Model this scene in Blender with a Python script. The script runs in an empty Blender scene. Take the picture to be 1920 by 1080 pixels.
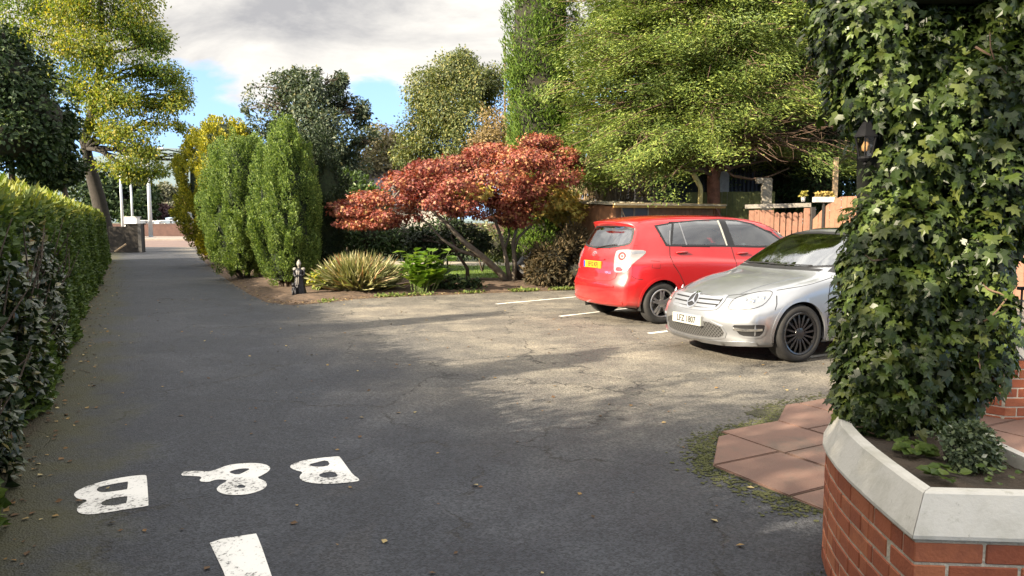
import bpy, bmesh, math, random
import numpy as np
from mathutils import Vector, Matrix, noise
from mathutils.bvhtree import BVHTree
from mathutils.geometry import delaunay_2d_cdt

R = math.radians
scene = bpy.context.scene
col = scene.collection
rng = np.random.default_rng(7)
random.seed(7)

# ------------------------------------------------------------------ camera
FPX, PITCH, EYE = 1400.0, math.atan(126.0 / 1400.0), 1.56
cam_d = bpy.data.cameras.new('camera')
cam = bpy.data.objects.new('camera', cam_d)
col.objects.link(cam)
cam.location = (0, 0, EYE)
cam.rotation_euler = (R(90) - PITCH, 0, 0)
cam_d.sensor_width = 36.0
cam_d.lens = 36.0 * FPX / 1920.0
cam_d.clip_start = 0.05
cam_d.clip_end = 6000
scene.camera = cam

# ------------------------------------------------------------------ light
SUN_EL = R(25.5)
SUN_AZ = R(56.0)                     # shadows run 56 degrees right of straight ahead
sun_dir = Vector((-math.sin(SUN_AZ) * math.cos(SUN_EL), -math.cos(SUN_AZ) * math.cos(SUN_EL), math.sin(SUN_EL)))
sd = bpy.data.lights.new('sun', 'SUN')
sd.energy = 4.3
sd.angle = R(0.55)
sd.color = (1.0, 0.86, 0.66)
sun = bpy.data.objects.new('sun', sd)
col.objects.link(sun)
sun.rotation_euler = sun_dir.to_track_quat('Z', 'Y').to_euler()
sun.location = (-20, -14, 20)

scene.view_settings.view_transform = 'Standard'
scene.view_settings.look = 'None'
scene.view_settings.exposure = 2.15
scene.view_settings.gamma = 1.0
scene.view_settings.use_curve_mapping = False
scene.cycles.max_bounces = 8
scene.cycles.transparent_max_bounces = 12
scene.cycles.caustics_reflective = False
scene.cycles.caustics_refractive = False

world = bpy.data.worlds.new('World')
scene.world = world
world.use_nodes = True
wn, wl = world.node_tree.nodes, world.node_tree.links
wn.clear()


def wnode(t, **kw):
    n = wn.new(t)
    for k, v in kw.items():
        setattr(n, k, v)
    return n


w_out = wnode('ShaderNodeOutputWorld')
w_bg = wnode('ShaderNodeBackground')
w_sky = wnode('ShaderNodeTexSky', sky_type='NISHITA', sun_disc=False)
w_sky.sun_elevation = SUN_EL
w_sky.sun_rotation = math.atan2(sun_dir.x, sun_dir.y)
w_sky.air_density = 1.0
w_sky.dust_density = 0.6
w_sky.ozone_density = 1.5
w_bg.inputs['Strength'].default_value = 0.105
# a broken bank of cloud over the blue
w_tc = wnode('ShaderNodeTexCoord')
w_sep = wnode('ShaderNodeSeparateXYZ')
wl.new(w_tc.outputs['Generated'], w_sep.inputs[0])
w_map = wnode('ShaderNodeMapping')
w_map.inputs['Scale'].default_value = (1.0, 1.0, 2.1)
w_map.inputs['Location'].default_value = (0.35, 0.1, 0.22)
wl.new(w_tc.outputs['Generated'], w_map.inputs[0])
w_n1 = wnode('ShaderNodeTexNoise')
w_n1.inputs['Scale'].default_value = 4.2
w_n1.inputs['Detail'].default_value = 9
w_n1.inputs['Roughness'].default_value = 0.52
w_n1.inputs['Distortion'].default_value = 0.25
wl.new(w_map.outputs[0], w_n1.inputs['Vector'])


def wmath(op, a, b=None, clamp=False):
    n = wnode('ShaderNodeMath', operation=op, use_clamp=clamp)
    for i, v in enumerate((a, b)):
        if v is None:
            continue
        if isinstance(v, (int, float)):
            n.inputs[i].default_value = v
        else:
            wl.new(v, n.inputs[i])
    return n.outputs[0]


# more cloud higher up, an open blue band low in the sky
w_el = wnode('ShaderNodeMapRange', interpolation_type='SMOOTHSTEP')
w_el.inputs['From Min'].default_value = 0.135
w_el.inputs['From Max'].default_value = 0.255
w_el.inputs['To Min'].default_value = -0.17
w_el.inputs['To Max'].default_value = 0.30
wl.new(w_sep.outputs[2], w_el.inputs['Value'])
w_sum = wmath('ADD', w_n1.outputs['Fac'], w_el.outputs[0])
w_mask = wnode('ShaderNodeMapRange', interpolation_type='SMOOTHSTEP')
w_mask.inputs['From Min'].default_value = 0.50
w_mask.inputs['From Max'].default_value = 0.60
wl.new(w_sum, w_mask.inputs['Value'])
w_n2 = wnode('ShaderNodeTexNoise')
w_n2.inputs['Scale'].default_value = 3.1
w_n2.inputs['Detail'].default_value = 7
w_n2.inputs['Roughness'].default_value = 0.6
w_n2.inputs['Distortion'].default_value = 0.5
w_m2 = wnode('ShaderNodeMapping')
w_m2.inputs['Scale'].default_value = (1.0, 1.0, 2.4)
w_m2.inputs['Location'].default_value = (3.1, 1.7, 0.4)
wl.new(w_tc.outputs['Generated'], w_m2.inputs[0])
wl.new(w_m2.outputs[0], w_n2.inputs['Vector'])
w_cr = wnode('ShaderNodeValToRGB')
w_cr.color_ramp.elements[0].position = 0.35
w_cr.color_ramp.elements[0].color = (1.20, 1.19, 1.22, 1)
w_cr.color_ramp.elements[1].position = 0.64
w_cr.color_ramp.elements[1].color = (2.75, 2.62, 2.4, 1)
wl.new(w_n2.outputs['Fac'], w_cr.inputs[0])
w_mix = wnode('ShaderNodeMix', data_type='RGBA')
wl.new(w_mask.outputs[0], w_mix.inputs['Factor'])
wl.new(w_sky.outputs[0], w_mix.inputs['A'])
w_up = wnode('ShaderNodeVectorMath', operation='ADD')
w_up.inputs[1].default_value = (0, 0, 0.25)
w_nm = wnode('ShaderNodeVectorMath', operation='NORMALIZE')
wl.new(w_tc.outputs['Generated'], w_up.inputs[0])
wl.new(w_up.outputs[0], w_nm.inputs[0])
wl.new(w_nm.outputs[0], w_sky.inputs['Vector'])
# cloud overhead, out of view, brightened to lift the light in the shade
w_hi = wnode('ShaderNodeMapRange', interpolation_type='SMOOTHSTEP')
w_hi.inputs['From Min'].default_value = 0.34
w_hi.inputs['From Max'].default_value = 0.75
w_hi.inputs['To Min'].default_value = 1.0
w_hi.inputs['To Max'].default_value = 2.6
wl.new(w_sep.outputs[2], w_hi.inputs['Value'])
w_sc = wnode('ShaderNodeVectorMath', operation='SCALE')
wl.new(w_cr.outputs[0], w_sc.inputs[0])
wl.new(w_hi.outputs[0], w_sc.inputs['Scale'])
wl.new(w_sc.outputs[0], w_mix.inputs['B'])
wl.new(w_mix.outputs['Result'], w_bg.inputs['Color'])
wl.new(w_bg.outputs[0], w_out.inputs[0])


# ------------------------------------------------------------------ survey helpers
def G(px, py, z=0.0):
    """point of the level z seen at a pixel of the 1920 wide survey"""
    x = (px - 960) / FPX
    u = (540 - py) / FPX
    Y = math.cos(PITCH) + u * math.sin(PITCH)
    Z = -math.sin(PITCH) + u * math.cos(PITCH)
    t = (z - EYE) / Z
    return Vector((x * t, Y * t, z))


def P(px, py, d):
    """point at ground distance d ahead"""
    x = (px - 960) / FPX
    u = (540 - py) / FPX
    Y = math.cos(PITCH) + u * math.sin(PITCH)
    Z = -math.sin(PITCH) + u * math.cos(PITCH)
    t = d / Y
    return Vector((x * t, d, EYE + Z * t))


# ------------------------------------------------------------------ materials
def mat_new(name):
    m = bpy.data.materials.new(name)
    m.use_nodes = True
    nt = m.node_tree
    b = nt.nodes['Principled BSDF']
    return m, nt, b


def c4(c):
    return (c[0], c[1], c[2], 1.0)


def plain(name, c, rough=0.6, metal=0.0, var=0.0, scale=8.0, bump=0.0, bscale=60.0, coat=0.0, spec=None):
    m, nt, b = mat_new(name)
    b.inputs['Base Color'].default_value = c4(c)
    b.inputs['Roughness'].default_value = rough
    b.inputs['Metallic'].default_value = metal
    b.inputs['Coat Weight'].default_value = coat
    b.inputs['Coat Roughness'].default_value = 0.04
    if spec is not None:
        b.inputs['Specular IOR Level'].default_value = spec
    tc = nt.nodes.new('ShaderNodeTexCoord')
    if var > 0:
        n = nt.nodes.new('ShaderNodeTexNoise')
        n.inputs['Scale'].default_value = scale
        n.inputs['Detail'].default_value = 6
        n.inputs['Roughness'].default_value = 0.65
        nt.links.new(tc.outputs['Object'], n.inputs['Vector'])
        r = nt.nodes.new('ShaderNodeValToRGB')
        r.color_ramp.elements[0].position = 0.3
        r.color_ramp.elements[1].position = 0.7
        r.color_ramp.elements[0].color = c4([x * (1 - var) for x in c])
        r.color_ramp.elements[1].color = c4([min(1, x * (1 + var)) for x in c])
        nt.links.new(n.outputs['Fac'], r.inputs[0])
        nt.links.new(r.outputs[0], b.inputs['Base Color'])
    if bump > 0:
        n = nt.nodes.new('ShaderNodeTexNoise')
        n.inputs['Scale'].default_value = bscale
        n.inputs['Detail'].default_value = 5
        nt.links.new(tc.outputs['Object'], n.inputs['Vector'])
        bp = nt.nodes.new('ShaderNodeBump')
        bp.inputs['Strength'].default_value = bump
        bp.inputs['Distance'].default_value = 0.02
        nt.links.new(n.outputs['Fac'], bp.inputs['Height'])
        nt.links.new(bp.outputs[0], b.inputs['Normal'])
    return m


def leafy(name, stops, rough=0.5, trans=0.25, patch=None, pscale=0.6, spec=0.35, tint=None):
    """leaf material: colour varies from leaf to leaf along `stops`, and in drifts through the plant when patch is given"""
    m, nt, b = mat_new(name)
    geo = nt.nodes.new('ShaderNodeNewGeometry')
    r = nt.nodes.new('ShaderNodeValToRGB')
    cr = r.color_ramp
    while len(cr.elements) < len(stops):
        cr.elements.new(0.5)
    for e, (p, c) in zip(cr.elements, stops):
        e.position = p
        e.color = c4(c)
    nt.links.new(geo.outputs['Random Per Island'], r.inputs[0])
    out = r.outputs[0]
    if patch:
        tc = nt.nodes.new('ShaderNodeTexCoord')
        n = nt.nodes.new('ShaderNodeTexNoise')
        n.inputs['Scale'].default_value = pscale
        n.inputs['Detail'].default_value = 3
        nt.links.new(tc.outputs['Object'], n.inputs['Vector'])
        mr = nt.nodes.new('ShaderNodeMapRange')
        mr.inputs['From Min'].default_value = 0.45
        mr.inputs['From Max'].default_value = 0.65
        nt.links.new(n.outputs['Fac'], mr.inputs['Value'])
        mx = nt.nodes.new('ShaderNodeMix')
        mx.data_type = 'RGBA'
        nt.links.new(mr.outputs[0], mx.inputs['Factor'])
        nt.links.new(out, mx.inputs['A'])
        mx2 = nt.nodes.new('ShaderNodeMix')
        mx2.data_type = 'RGBA'
        mx2.blend_type = 'MULTIPLY'
        mx2.inputs['Factor'].default_value = 1.0
        nt.links.new(out, mx2.inputs['A'])
        mx2.inputs['B'].default_value = c4(patch)
        nt.links.new(mx2.outputs['Result'], mx.inputs['B'])
        out = mx.outputs['Result']
    nt.links.new(out, b.inputs['Base Color'])
    b.inputs['Roughness'].default_value = rough
    b.inputs['Specular IOR Level'].default_value = spec
    if trans > 0:
        t = nt.nodes.new('ShaderNodeBsdfTranslucent')
        g = nt.nodes.new('ShaderNodeMix')
        g.data_type = 'RGBA'
        g.blend_type = 'MULTIPLY'
        g.inputs['Factor'].default_value = 1.0
        nt.links.new(out, g.inputs['A'])
        g.inputs['B'].default_value = c4(tint or (1.25, 1.3, 0.6))
        nt.links.new(g.outputs['Result'], t.inputs['Color'])
        ms = nt.nodes.new('ShaderNodeMixShader')
        ms.inputs[0].default_value = trans
        nt.links.new(b.outputs[0], ms.inputs[1])
        nt.links.new(t.outputs[0], ms.inputs[2])
        nt.links.new(ms.outputs[0], nt.nodes['Material Output'].inputs[0])
    return m


# ------------------------------------------------------------------ object helpers
def tag(o, label=None, cat=None, group=None, kind=None):
    if label: o['label'] = label
    if cat: o['category'] = cat
    if group: o['group'] = group
    if kind: o['kind'] = kind
    return o


def empty(name, loc=(0, 0, 0), rz=0.0):
    o = bpy.data.objects.new(name, None)
    o.empty_display_size = 0.2
    col.objects.link(o)
    o.location = loc
    o.rotation_euler = (0, 0, rz)
    return o


def link(name, me, mats, parent=None, loc=None, smooth=False):
    o = bpy.data.objects.new(name, me)
    col.objects.link(o)
    if mats is not None:
        for m in (mats if isinstance(mats, (list, tuple)) else [mats]):
            me.materials.append(m)
    if parent is not None:
        o.parent = parent
    if loc is not None:
        o.location = loc
    if smooth:
        for p in me.polygons:
            p.use_smooth = True
    return o


def from_bm(name, bm, mats, parent=None, loc=None, smooth=False):
    me = bpy.data.meshes.new(name)
    bmesh.ops.recalc_face_normals(bm, faces=bm.faces[:])
    bm.to_mesh(me)
    bm.free()
    return link(name, me, mats, parent, loc, smooth)


def np_mesh(name, verts, faces_flat, nside, smooth=False):
    """mesh from arrays; every face has nside corners"""
    me = bpy.data.meshes.new(name)
    verts = np.asarray(verts, dtype=np.float32)
    faces_flat = np.asarray(faces_flat, dtype=np.int32).ravel()
    nf = len(faces_flat) // nside
    me.vertices.add(len(verts))
    me.vertices.foreach_set('co', verts.ravel())
    me.loops.add(len(faces_flat))
    me.loops.foreach_set('vertex_index', faces_flat)
    me.polygons.add(nf)
    me.polygons.foreach_set('loop_start', np.arange(0, nf * nside, nside, dtype=np.int32))
    me.polygons.foreach_set('use_smooth', np.full(nf, smooth))
    me.update(calc_edges=True)
    return me


def bm_box(bm, x0, x1, y0, y1, z0, z1, M=None):
    vs = [bm.verts.new(Vector(c) if M is None else M @ Vector(c)) for c in
          ((x0, y0, z0), (x1, y0, z0), (x1, y1, z0), (x0, y1, z0), (x0, y0, z1), (x1, y0, z1), (x1, y1, z1), (x0, y1, z1))]
    for f in ((3, 2, 1, 0), (4, 5, 6, 7), (0, 1, 5, 4), (1, 2, 6, 5), (2, 3, 7, 6), (3, 0, 4, 7)):
        bm.faces.new([vs[i] for i in f])
    return vs


def bm_tube(bm, pts, rads, n=8, cap=True):
    """tapered tube through pts"""
    pts = [Vector(p) for p in pts]
    if isinstance(rads, (int, float)):
        rads = [rads] * len(pts)
    rings = []
    up = Vector((0.13, 0.27, 0.95))
    for i, p in enumerate(pts):
        t = (pts[min(i + 1, len(pts) - 1)] - pts[max(i - 1, 0)])
        if t.length < 1e-9: t = Vector((0, 0, 1))
        t.normalize()
        a = t.cross(up)
        if a.length < 1e-3: a = t.cross(Vector((1, 0, 0)))
        a.normalize()
        b = t.cross(a)
        rings.append([bm.verts.new(p + (a * math.cos(2 * math.pi * k / n) + b * math.sin(2 * math.pi * k / n)) * rads[i]) for k in range(n)])
    for i in range(len(rings) - 1):
        for k in range(n):
            bm.faces.new((rings[i][k], rings[i][(k + 1) % n], rings[i + 1][(k + 1) % n], rings[i + 1][k]))
    if cap:
        bm.faces.new(rings[0][::-1])
        bm.faces.new(rings[-1])


def bm_lathe(bm, prof, n=24, M=None, axis='z', closed=False):
    """prof: (r, h) pairs"""
    rings = []
    for r, h in prof:
        ring = []
        for k in range(n):
            a = 2 * math.pi * k / n
            if axis == 'z': v = Vector((r * math.cos(a), r * math.sin(a), h))
            elif axis == 'y': v = Vector((r * math.cos(a), h, r * math.sin(a)))
            else: v = Vector((h, r * math.cos(a), r * math.sin(a)))
            ring.append(bm.verts.new(M @ v if M is not None else v))
        rings.append(ring)
    m = len(rings)
    for i in range(m if closed else m - 1):
        j = (i + 1) % m
        for k in range(n):
            bm.faces.new((rings[i][k], rings[i][(k + 1) % n], rings[j][(k + 1) % n], rings[j][k]))
    if not closed:
        if prof[0][0] > 1e-5: bm.faces.new(rings[0][::-1])
        if prof[-1][0] > 1e-5: bm.faces.new(rings[-1])


def bm_poly(bm, pts, z0, z1):
    """prism over an outline in plan"""
    a = [bm.verts.new((p[0], p[1], z0)) for p in pts]
    b = [bm.verts.new((p[0], p[1], z1)) for p in pts]
    bm.faces.new(a[::-1])
    bm.faces.new(b)
    for i in range(len(pts)):
        j = (i + 1) % len(pts)
        bm.faces.new((a[i], a[j], b[j], b[i]))


def sheet(name, pts, z, m, kind='structure'):
    """flat sheet over an outline"""
    V, F = fill2d(pts)
    me = bpy.data.meshes.new(name)
    me.from_pydata([(x, y, z) for x, y in V], [], F)
    o = link(name, me, m)
    for p in o.data.polygons:
        if p.normal.z < 0:
            o.data.flip_normals()
            break
    if kind: o['kind'] = kind
    return o


def copy_tree(o, parent=None):
    c = o.copy()
    col.objects.link(c)
    c.parent = parent
    for ch in list(o.children):
        copy_tree(ch, c)
    return c


def unit(v):
    return v / np.maximum(np.linalg.norm(v, axis=-1, keepdims=True), 1e-9)


# ------------------------------------------------------------------ leaves
LEAF = {
    # verts (along, across, up), triangles
    'diamond': (np.array([(0, 0, 0), (.5, .32, .06), (1, 0, -.05), (.5, -.32, .06)]), [(0, 2, 1), (0, 3, 2)]),
    'needle': (np.array([(0, .09, 0), (1, 0, 0), (0, -.09, 0)]), [(0, 1, 2)]),
    'blade': (np.array([(0, .05, 0), (.55, .05, .02), (1, 0, -.06), (.55, -.05, .02), (0, -.05, 0)]), [(0, 4, 3), (0, 3, 1), (1, 3, 2)]),
    'spray': (np.array([(0, 0, 0), (.35, .20, .0), (.62, .12, -.02), (1, 0, -.10), (.62, -.12, -.02), (.35, -.20, 0)]), [(0, 2, 1), (0, 3, 2), (0, 4, 3), (0, 5, 4)]),
    'ivy': (np.array([(0, 0, .03), (-.14, .30, -.03), (.16, .52, -.05), (.30, .26, .03), (.62, .40, -.04), (.60, .17, .03), (1.0, 0, -.10),
                      (.60, -.17, .03), (.62, -.40, -.04), (.30, -.26, .03), (.16, -.52, -.05), (-.14, -.30, -.03), (.38, 0, .05)]),
            [(12, 1, 0), (12, 2, 1), (12, 3, 2), (12, 4, 3), (12, 5, 4), (12, 6, 5), (12, 7, 6), (12, 8, 7), (12, 9, 8), (12, 10, 9), (12, 11, 10), (12, 0, 11)]),
    'broad': (np.array([(0, 0, 0), (.25, .17, .05), (.6, .19, .05), (1, 0, -.14), (.6, -.19, .05), (.25, -.17, .05), (.45, 0, -.01)]),
              [(6, 1, 0), (6, 2, 1), (6, 3, 2), (6, 4, 3), (6, 5, 4), (6, 0, 5)]),
    'palm': (np.array([(0, 0, 0), (.45, .10, .0), (.25, .55, -.05), (.55, .16, .02), (1.0, 0, -.08), (.55, -.16, .02), (.25, -.55, -.05), (.45, -.10, 0)]),
             [(0, 1, 2), (1, 3, 2), (0, 7, 1), (7, 3, 1), (7, 5, 3), (5, 4, 3), (0, 6, 7), (6, 5, 7)]),
}


def leaves_mesh(name, pos, along, normal, size, shape='diamond', width=1.0):
    """one mesh of many separate leaves; along = direction of the midrib, normal = upper face"""
    tv, tf = LEAF[shape]
    pos = np.asarray(pos, float)
    n = len(pos)
    a = unit(np.asarray(along, float))
    nn = np.asarray(normal, float)
    nn = nn - (nn * a).sum(1, keepdims=True) * a
    nn = unit(nn + 1e-6)
    b = np.cross(nn, a)
    s = np.broadcast_to(np.asarray(size, float).reshape(-1, 1), (n, 1))
    V = (pos[:, None, :] + (a[:, None, :] * tv[None, :, 0:1] + b[:, None, :] * (tv[None, :, 1:2] * width) + nn[:, None, :] * tv[None, :, 2:3]) * s[:, :, None])
    V = V.reshape(-1, 3)
    k = len(tv)
    F = (np.array(tf)[None] + (np.arange(n) * k)[:, None, None]).reshape(-1)
    return np_mesh(name, V, F, 3)


def rand_dirs(n):
    return unit(rng.normal(size=(n, 3)))


def value_noise(p, scale, seed=0):
    """cheap smooth 3d noise, about -1..1"""
    q = np.asarray(p) * scale + seed * 17.31
    out = np.zeros(len(q))
    for i, (fx, fy, fz, ph, w) in enumerate(((1.0, .7, .4, .3, .5), (-.6, 1.1, .5, 1.9, .4), (.4, -.8, 1.2, 4.2, .4), (1.7, 1.3, -1.1, 2.7, .25), (-1.9, .9, 1.6, 5.5, .25), (2.7, -2.3, 2.1, .8, .15))):
        out += w * np.sin(q[:, 0] * fx + q[:, 1] * fy + q[:, 2] * fz + ph + seed)
    return out


def blob_points(blobs, n, shell=0.45, gap=-0.35, gscale=1.6, seed=0, flat=0.0):
    """points spread through a set of ellipsoids (x,y,z,rx,ry,rz), denser towards their skins, with gaps; also the outward direction"""
    B = np.asarray(blobs, float)
    vol = (B[:, 3] * B[:, 4] * B[:, 5]) ** (2 / 3)
    idx = rng.choice(len(B), size=int(n * 1.7), p=vol / vol.sum())
    d = rand_dirs(len(idx))
    r = 1 - shell * rng.random(len(idx)) ** 1.6
    r *= 1 + 0.10 * rng.normal(size=len(idx))
    p = B[idx, :3] + d * B[idx, 3:6] * r[:, None]
    keep = value_noise(p, gscale, seed) > gap
    p, d, idx = p[keep][:n], d[keep][:n], idx[keep][:n]
    out = unit(d / B[idx, 3:6])
    return p, out
# ------------------------------------------------------------------ fills
def inside(poly, x, y):
    """vectorised point in polygon"""
    x = np.asarray(x, float)
    y = np.asarray(y, float)
    r = np.zeros(x.shape, bool)
    n = len(poly)
    for i in range(n):
        x0, y0 = poly[i][0], poly[i][1]
        x1, y1 = poly[(i + 1) % n][0], poly[(i + 1) % n][1]
        if y0 == y1: continue
        c = ((y0 > y) != (y1 > y)) & (x < (x1 - x0) * (y - y0) / (y1 - y0) + x0)
        r ^= c
    return r


def fill2d(outer, holes=(), step=0.0):
    """triangles filling an outline with holes, with inner points on a grid"""
    pts, edges = [], []
    for loop in (outer,) + tuple(holes):
        k = len(pts)
        dense = []
        for i in range(len(loop)):
            a, b = loop[i], loop[(i + 1) % len(loop)]
            m = max(1, int(math.dist(a[:2], b[:2]) / step)) if step else 1
            for j in range(m):
                dense.append((a[0] + (b[0] - a[0]) * j / m, a[1] + (b[1] - a[1]) * j / m))
        pts += dense
        edges += [(k + i, k + (i + 1) % len(dense)) for i in range(len(dense))]
    if step:
        o = np.array([p[:2] for p in outer])
        gx, gy = np.meshgrid(np.arange(o[:, 0].min() + step / 2, o[:, 0].max(), step), np.arange(o[:, 1].min() + step / 2, o[:, 1].max(), step))
        gx, gy = gx.ravel(), gy.ravel()
        ok = inside(outer, gx, gy)
        for h in holes: ok &= ~inside(h, gx, gy)
        B = np.array(pts)
        for x, y in zip(gx[ok], gy[ok]):
            if ((B[:, 0] - x) ** 2 + (B[:, 1] - y) ** 2).min() > (0.45 * step) ** 2:
                pts.append((x, y))
    v, e, f, *_ = delaunay_2d_cdt([Vector(p) for p in pts], edges, [], 0, 1e-6)
    c = np.array([np.mean([v[i][:] for i in t], axis=0) for t in f])
    ok = inside(outer, c[:, 0], c[:, 1])
    for h in holes: ok &= ~inside(h, c[:, 0], c[:, 1])
    F = [tuple(t) for t, k in zip(f, ok) if k]
    used = sorted({i for t in F for i in t})
    mp = {o: n for n, o in enumerate(used)}
    return [(v[i].x, v[i].y) for i in used], [tuple(mp[i] for i in t) for t in F]


def round_loop(pts, n=6, r=0.3):
    """cut the corners of a loop twice (Chaikin)"""
    for _ in range(n):
        out = []
        for i in range(len(pts)):
            a, b = pts[i], pts[(i + 1) % len(pts)]
            out.append((a[0] * .75 + b[0] * .25, a[1] * .75 + b[1] * .25))
            out.append((a[0] * .25 + b[0] * .75, a[1] * .25 + b[1] * .75))
        pts = out
    return pts


# ------------------------------------------------------------------ ground materials
def nd(nt, t, **kw):
    n = nt.nodes.new(t)
    for k, v in kw.items():
        if k in ('Scale', 'Detail', 'Roughness', 'Distortion', 'Randomness'): n.inputs[k].default_value = v
        else: setattr(n, k, v)
    return n


def mixc(nt, fac, a, b, blend='MIX'):
    m = nt.nodes.new('ShaderNodeMix')
    m.data_type = 'RGBA'
    m.blend_type = blend
    for s, v in (('Factor', fac), ('A', a), ('B', b)):
        if isinstance(v, (int, float)): m.inputs[s].default_value = v
        elif isinstance(v, tuple): m.inputs[s].default_value = c4(v)
        else: nt.links.new(v, m.inputs[s])
    return m.outputs['Result']


def rng_node(nt, v, a, b, c=0.0, d=1.0):
    m = nt.nodes.new('ShaderNodeMapRange')
    m.interpolation_type = 'SMOOTHSTEP'
    for s, x in zip(('From Min', 'From Max', 'To Min', 'To Max'), (a, b, c, d)): m.inputs[s].default_value = x
    nt.links.new(v, m.inputs['Value'])
    return m.outputs[0]


def math_node(nt, op, a, b=0.0):
    m = nt.nodes.new('ShaderNodeMath')
    m.operation = op
    for i, v in enumerate((a, b)):
        if isinstance(v, (int, float)): m.inputs[i].default_value = v
        else: nt.links.new(v, m.inputs[i])
    return m.outputs[0]


def tarmac_material():
    m, nt, b = mat_new('weathered_tarmac')
    tc = nd(nt, 'ShaderNodeTexCoord')
    big = nd(nt, 'ShaderNodeTexNoise', Scale=0.32, Detail=5, Roughness=0.6, Distortion=0.6)
    mid = nd(nt, 'ShaderNodeTexNoise', Scale=1.7, Detail=6, Roughness=0.65)
    fine = nd(nt, 'ShaderNodeTexNoise', Scale=34, Detail=4, Roughness=0.75)
    st = nd(nt, 'ShaderNodeTexVoronoi', Scale=95)
    ag = nd(nt, 'ShaderNodeTexVoronoi', Scale=78)
    nt.links.new(tc.outputs['Object'], ag.inputs['Vector'])
    for n in (big, mid, fine, st): nt.links.new(tc.outputs['Object'], n.inputs['Vector'])
    # two layings: the old dark drive and the paler parking court; the join follows the drive
    sep = nd(nt, 'ShaderNodeSeparateXYZ')
    nt.links.new(tc.outputs['Object'], sep.inputs[0])
    across = math_node(nt, 'ADD', math_node(nt, 'MULTIPLY', sep.outputs[0], 0.86), math_node(nt, 'MULTIPLY', sep.outputs[1], 0.44))
    wob = math_node(nt, 'ADD', across, math_node(nt, 'MULTIPLY', big.outputs['Fac'], 3.2))
    court = math_node(nt, 'MULTIPLY', rng_node(nt, wob, 3.0, 5.6), rng_node(nt, math_node(nt, 'ADD', sep.outputs[1], math_node(nt, 'MULTIPLY', big.outputs['Fac'], 2.5)), 5.2, 8.4, 0.12, 1.0))
    base = mixc(nt, court, (0.042, 0.0455, 0.054), (0.152, 0.138, 0.112))
    base = mixc(nt, rng_node(nt, mid.outputs['Fac'], 0.40, 0.68), mixc(nt, 1.0, base, (0.62, 0.63, 0.67), 'MULTIPLY'), base)
    base = mixc(nt, rng_node(nt, big.outputs['Fac'], 0.50, 0.60, 0.0, 0.8), base, mixc(nt, 1.0, base, (1.32, 1.29, 1.25), 'MULTIPLY'))
    # dark worn patches
    pt = nd(nt, 'ShaderNodeTexNoise', Scale=0.9, Detail=7, Roughness=0.7, Distortion=1.2)
    nt.links.new(tc.outputs['Object'], pt.inputs['Vector'])
    base = mixc(nt, rng_node(nt, pt.outputs['Fac'], 0.58, 0.64, 0.0, 0.42), base, (0.040, 0.040, 0.044))
    # cracks
    cr = nd(nt, 'ShaderNodeTexVoronoi', Scale=0.55, feature='DISTANCE_TO_EDGE')
    wv = nt.nodes.new('ShaderNodeVectorMath')
    wv.operation = 'ADD'
    nt.links.new(tc.outputs['Object'], wv.inputs[0])
    sc = nt.nodes.new('ShaderNodeVectorMath')
    sc.operation = 'SCALE'
    sc.inputs['Scale'].default_value = 0.8
    nt.links.new(mid.outputs['Color'], sc.inputs[0])
    nt.links.new(sc.outputs[0], wv.inputs[1])
    nt.links.new(wv.outputs[0], cr.inputs['Vector'])
    crack = math_node(nt, 'MULTIPLY', rng_node(nt, cr.outputs['Distance'], 0.0, 0.012, 1.0, 0.0), rng_node(nt, pt.outputs['Fac'], 0.42, 0.54, 0.0, 0.85))
    base = mixc(nt, crack, base, (0.022, 0.021, 0.02))
    # stones in the surface
    base = mixc(nt, rng_node(nt, fine.outputs['Fac'], 0.35, 0.75, 0.0, 0.55), base, mixc(nt, 1.0, base, (1.6, 1.6, 1.6), 'MULTIPLY'))
    base = mixc(nt, rng_node(nt, st.outputs['Distance'], 0.0, 0.22, 0.30, 0.0), base, mixc(nt, 1.0, base, (2.0, 1.95, 1.85), 'MULTIPLY'))
    bw = nd(nt, 'ShaderNodeRGBToBW')
    nt.links.new(ag.outputs['Color'], bw.inputs[0])
    base = mixc(nt, 1.0, base, mixc(nt, rng_node(nt, bw.outputs[0], 0.2, 0.8), (0.72, 0.72, 0.72), (1.34, 1.34, 1.33)), 'MULTIPLY')
    # moss and leaf mould along the foot of the hedge
    off = math_node(nt, 'ADD', math_node(nt, 'ADD', sep.outputs[0], math_node(nt, 'MULTIPLY', sep.outputs[1], 0.513)), 0.98 - 1.0)
    e = math_node(nt, 'ADD', off, math_node(nt, 'MULTIPLY', mid.outputs['Fac'], -1.9))
    base = mixc(nt, rng_node(nt, e, -1.75, -0.85, 0.75, 0.0), base, (0.058, 0.056, 0.024))
    base = mixc(nt, rng_node(nt, e, -2.1, -1.65, 0.7, 0.0), base, (0.045, 0.034, 0.024))
    nt.links.new(base, b.inputs['Base Color'])
    rg = rng_node(nt, mid.outputs['Fac'], 0.3, 0.7, 0.66, 0.86)
    nt.links.new(rg, b.inputs['Roughness'])
    b.inputs['Specular IOR Level'].default_value = 0.3
    bp = nd(nt, 'ShaderNodeBump')
    bp.inputs['Strength'].default_value = 0.55
    bp.inputs['Distance'].default_value = 0.012
    hh = math_node(nt, 'ADD', math_node(nt, 'MULTIPLY', fine.outputs['Fac'], 0.8), math_node(nt, 'SUBTRACT', st.outputs['Distance'], math_node(nt, 'MULTIPLY', crack, 1.5)))
    nt.links.new(hh, bp.inputs['Height'])
    nt.links.new(bp.outputs[0], b.inputs['Normal'])
    return m


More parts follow.
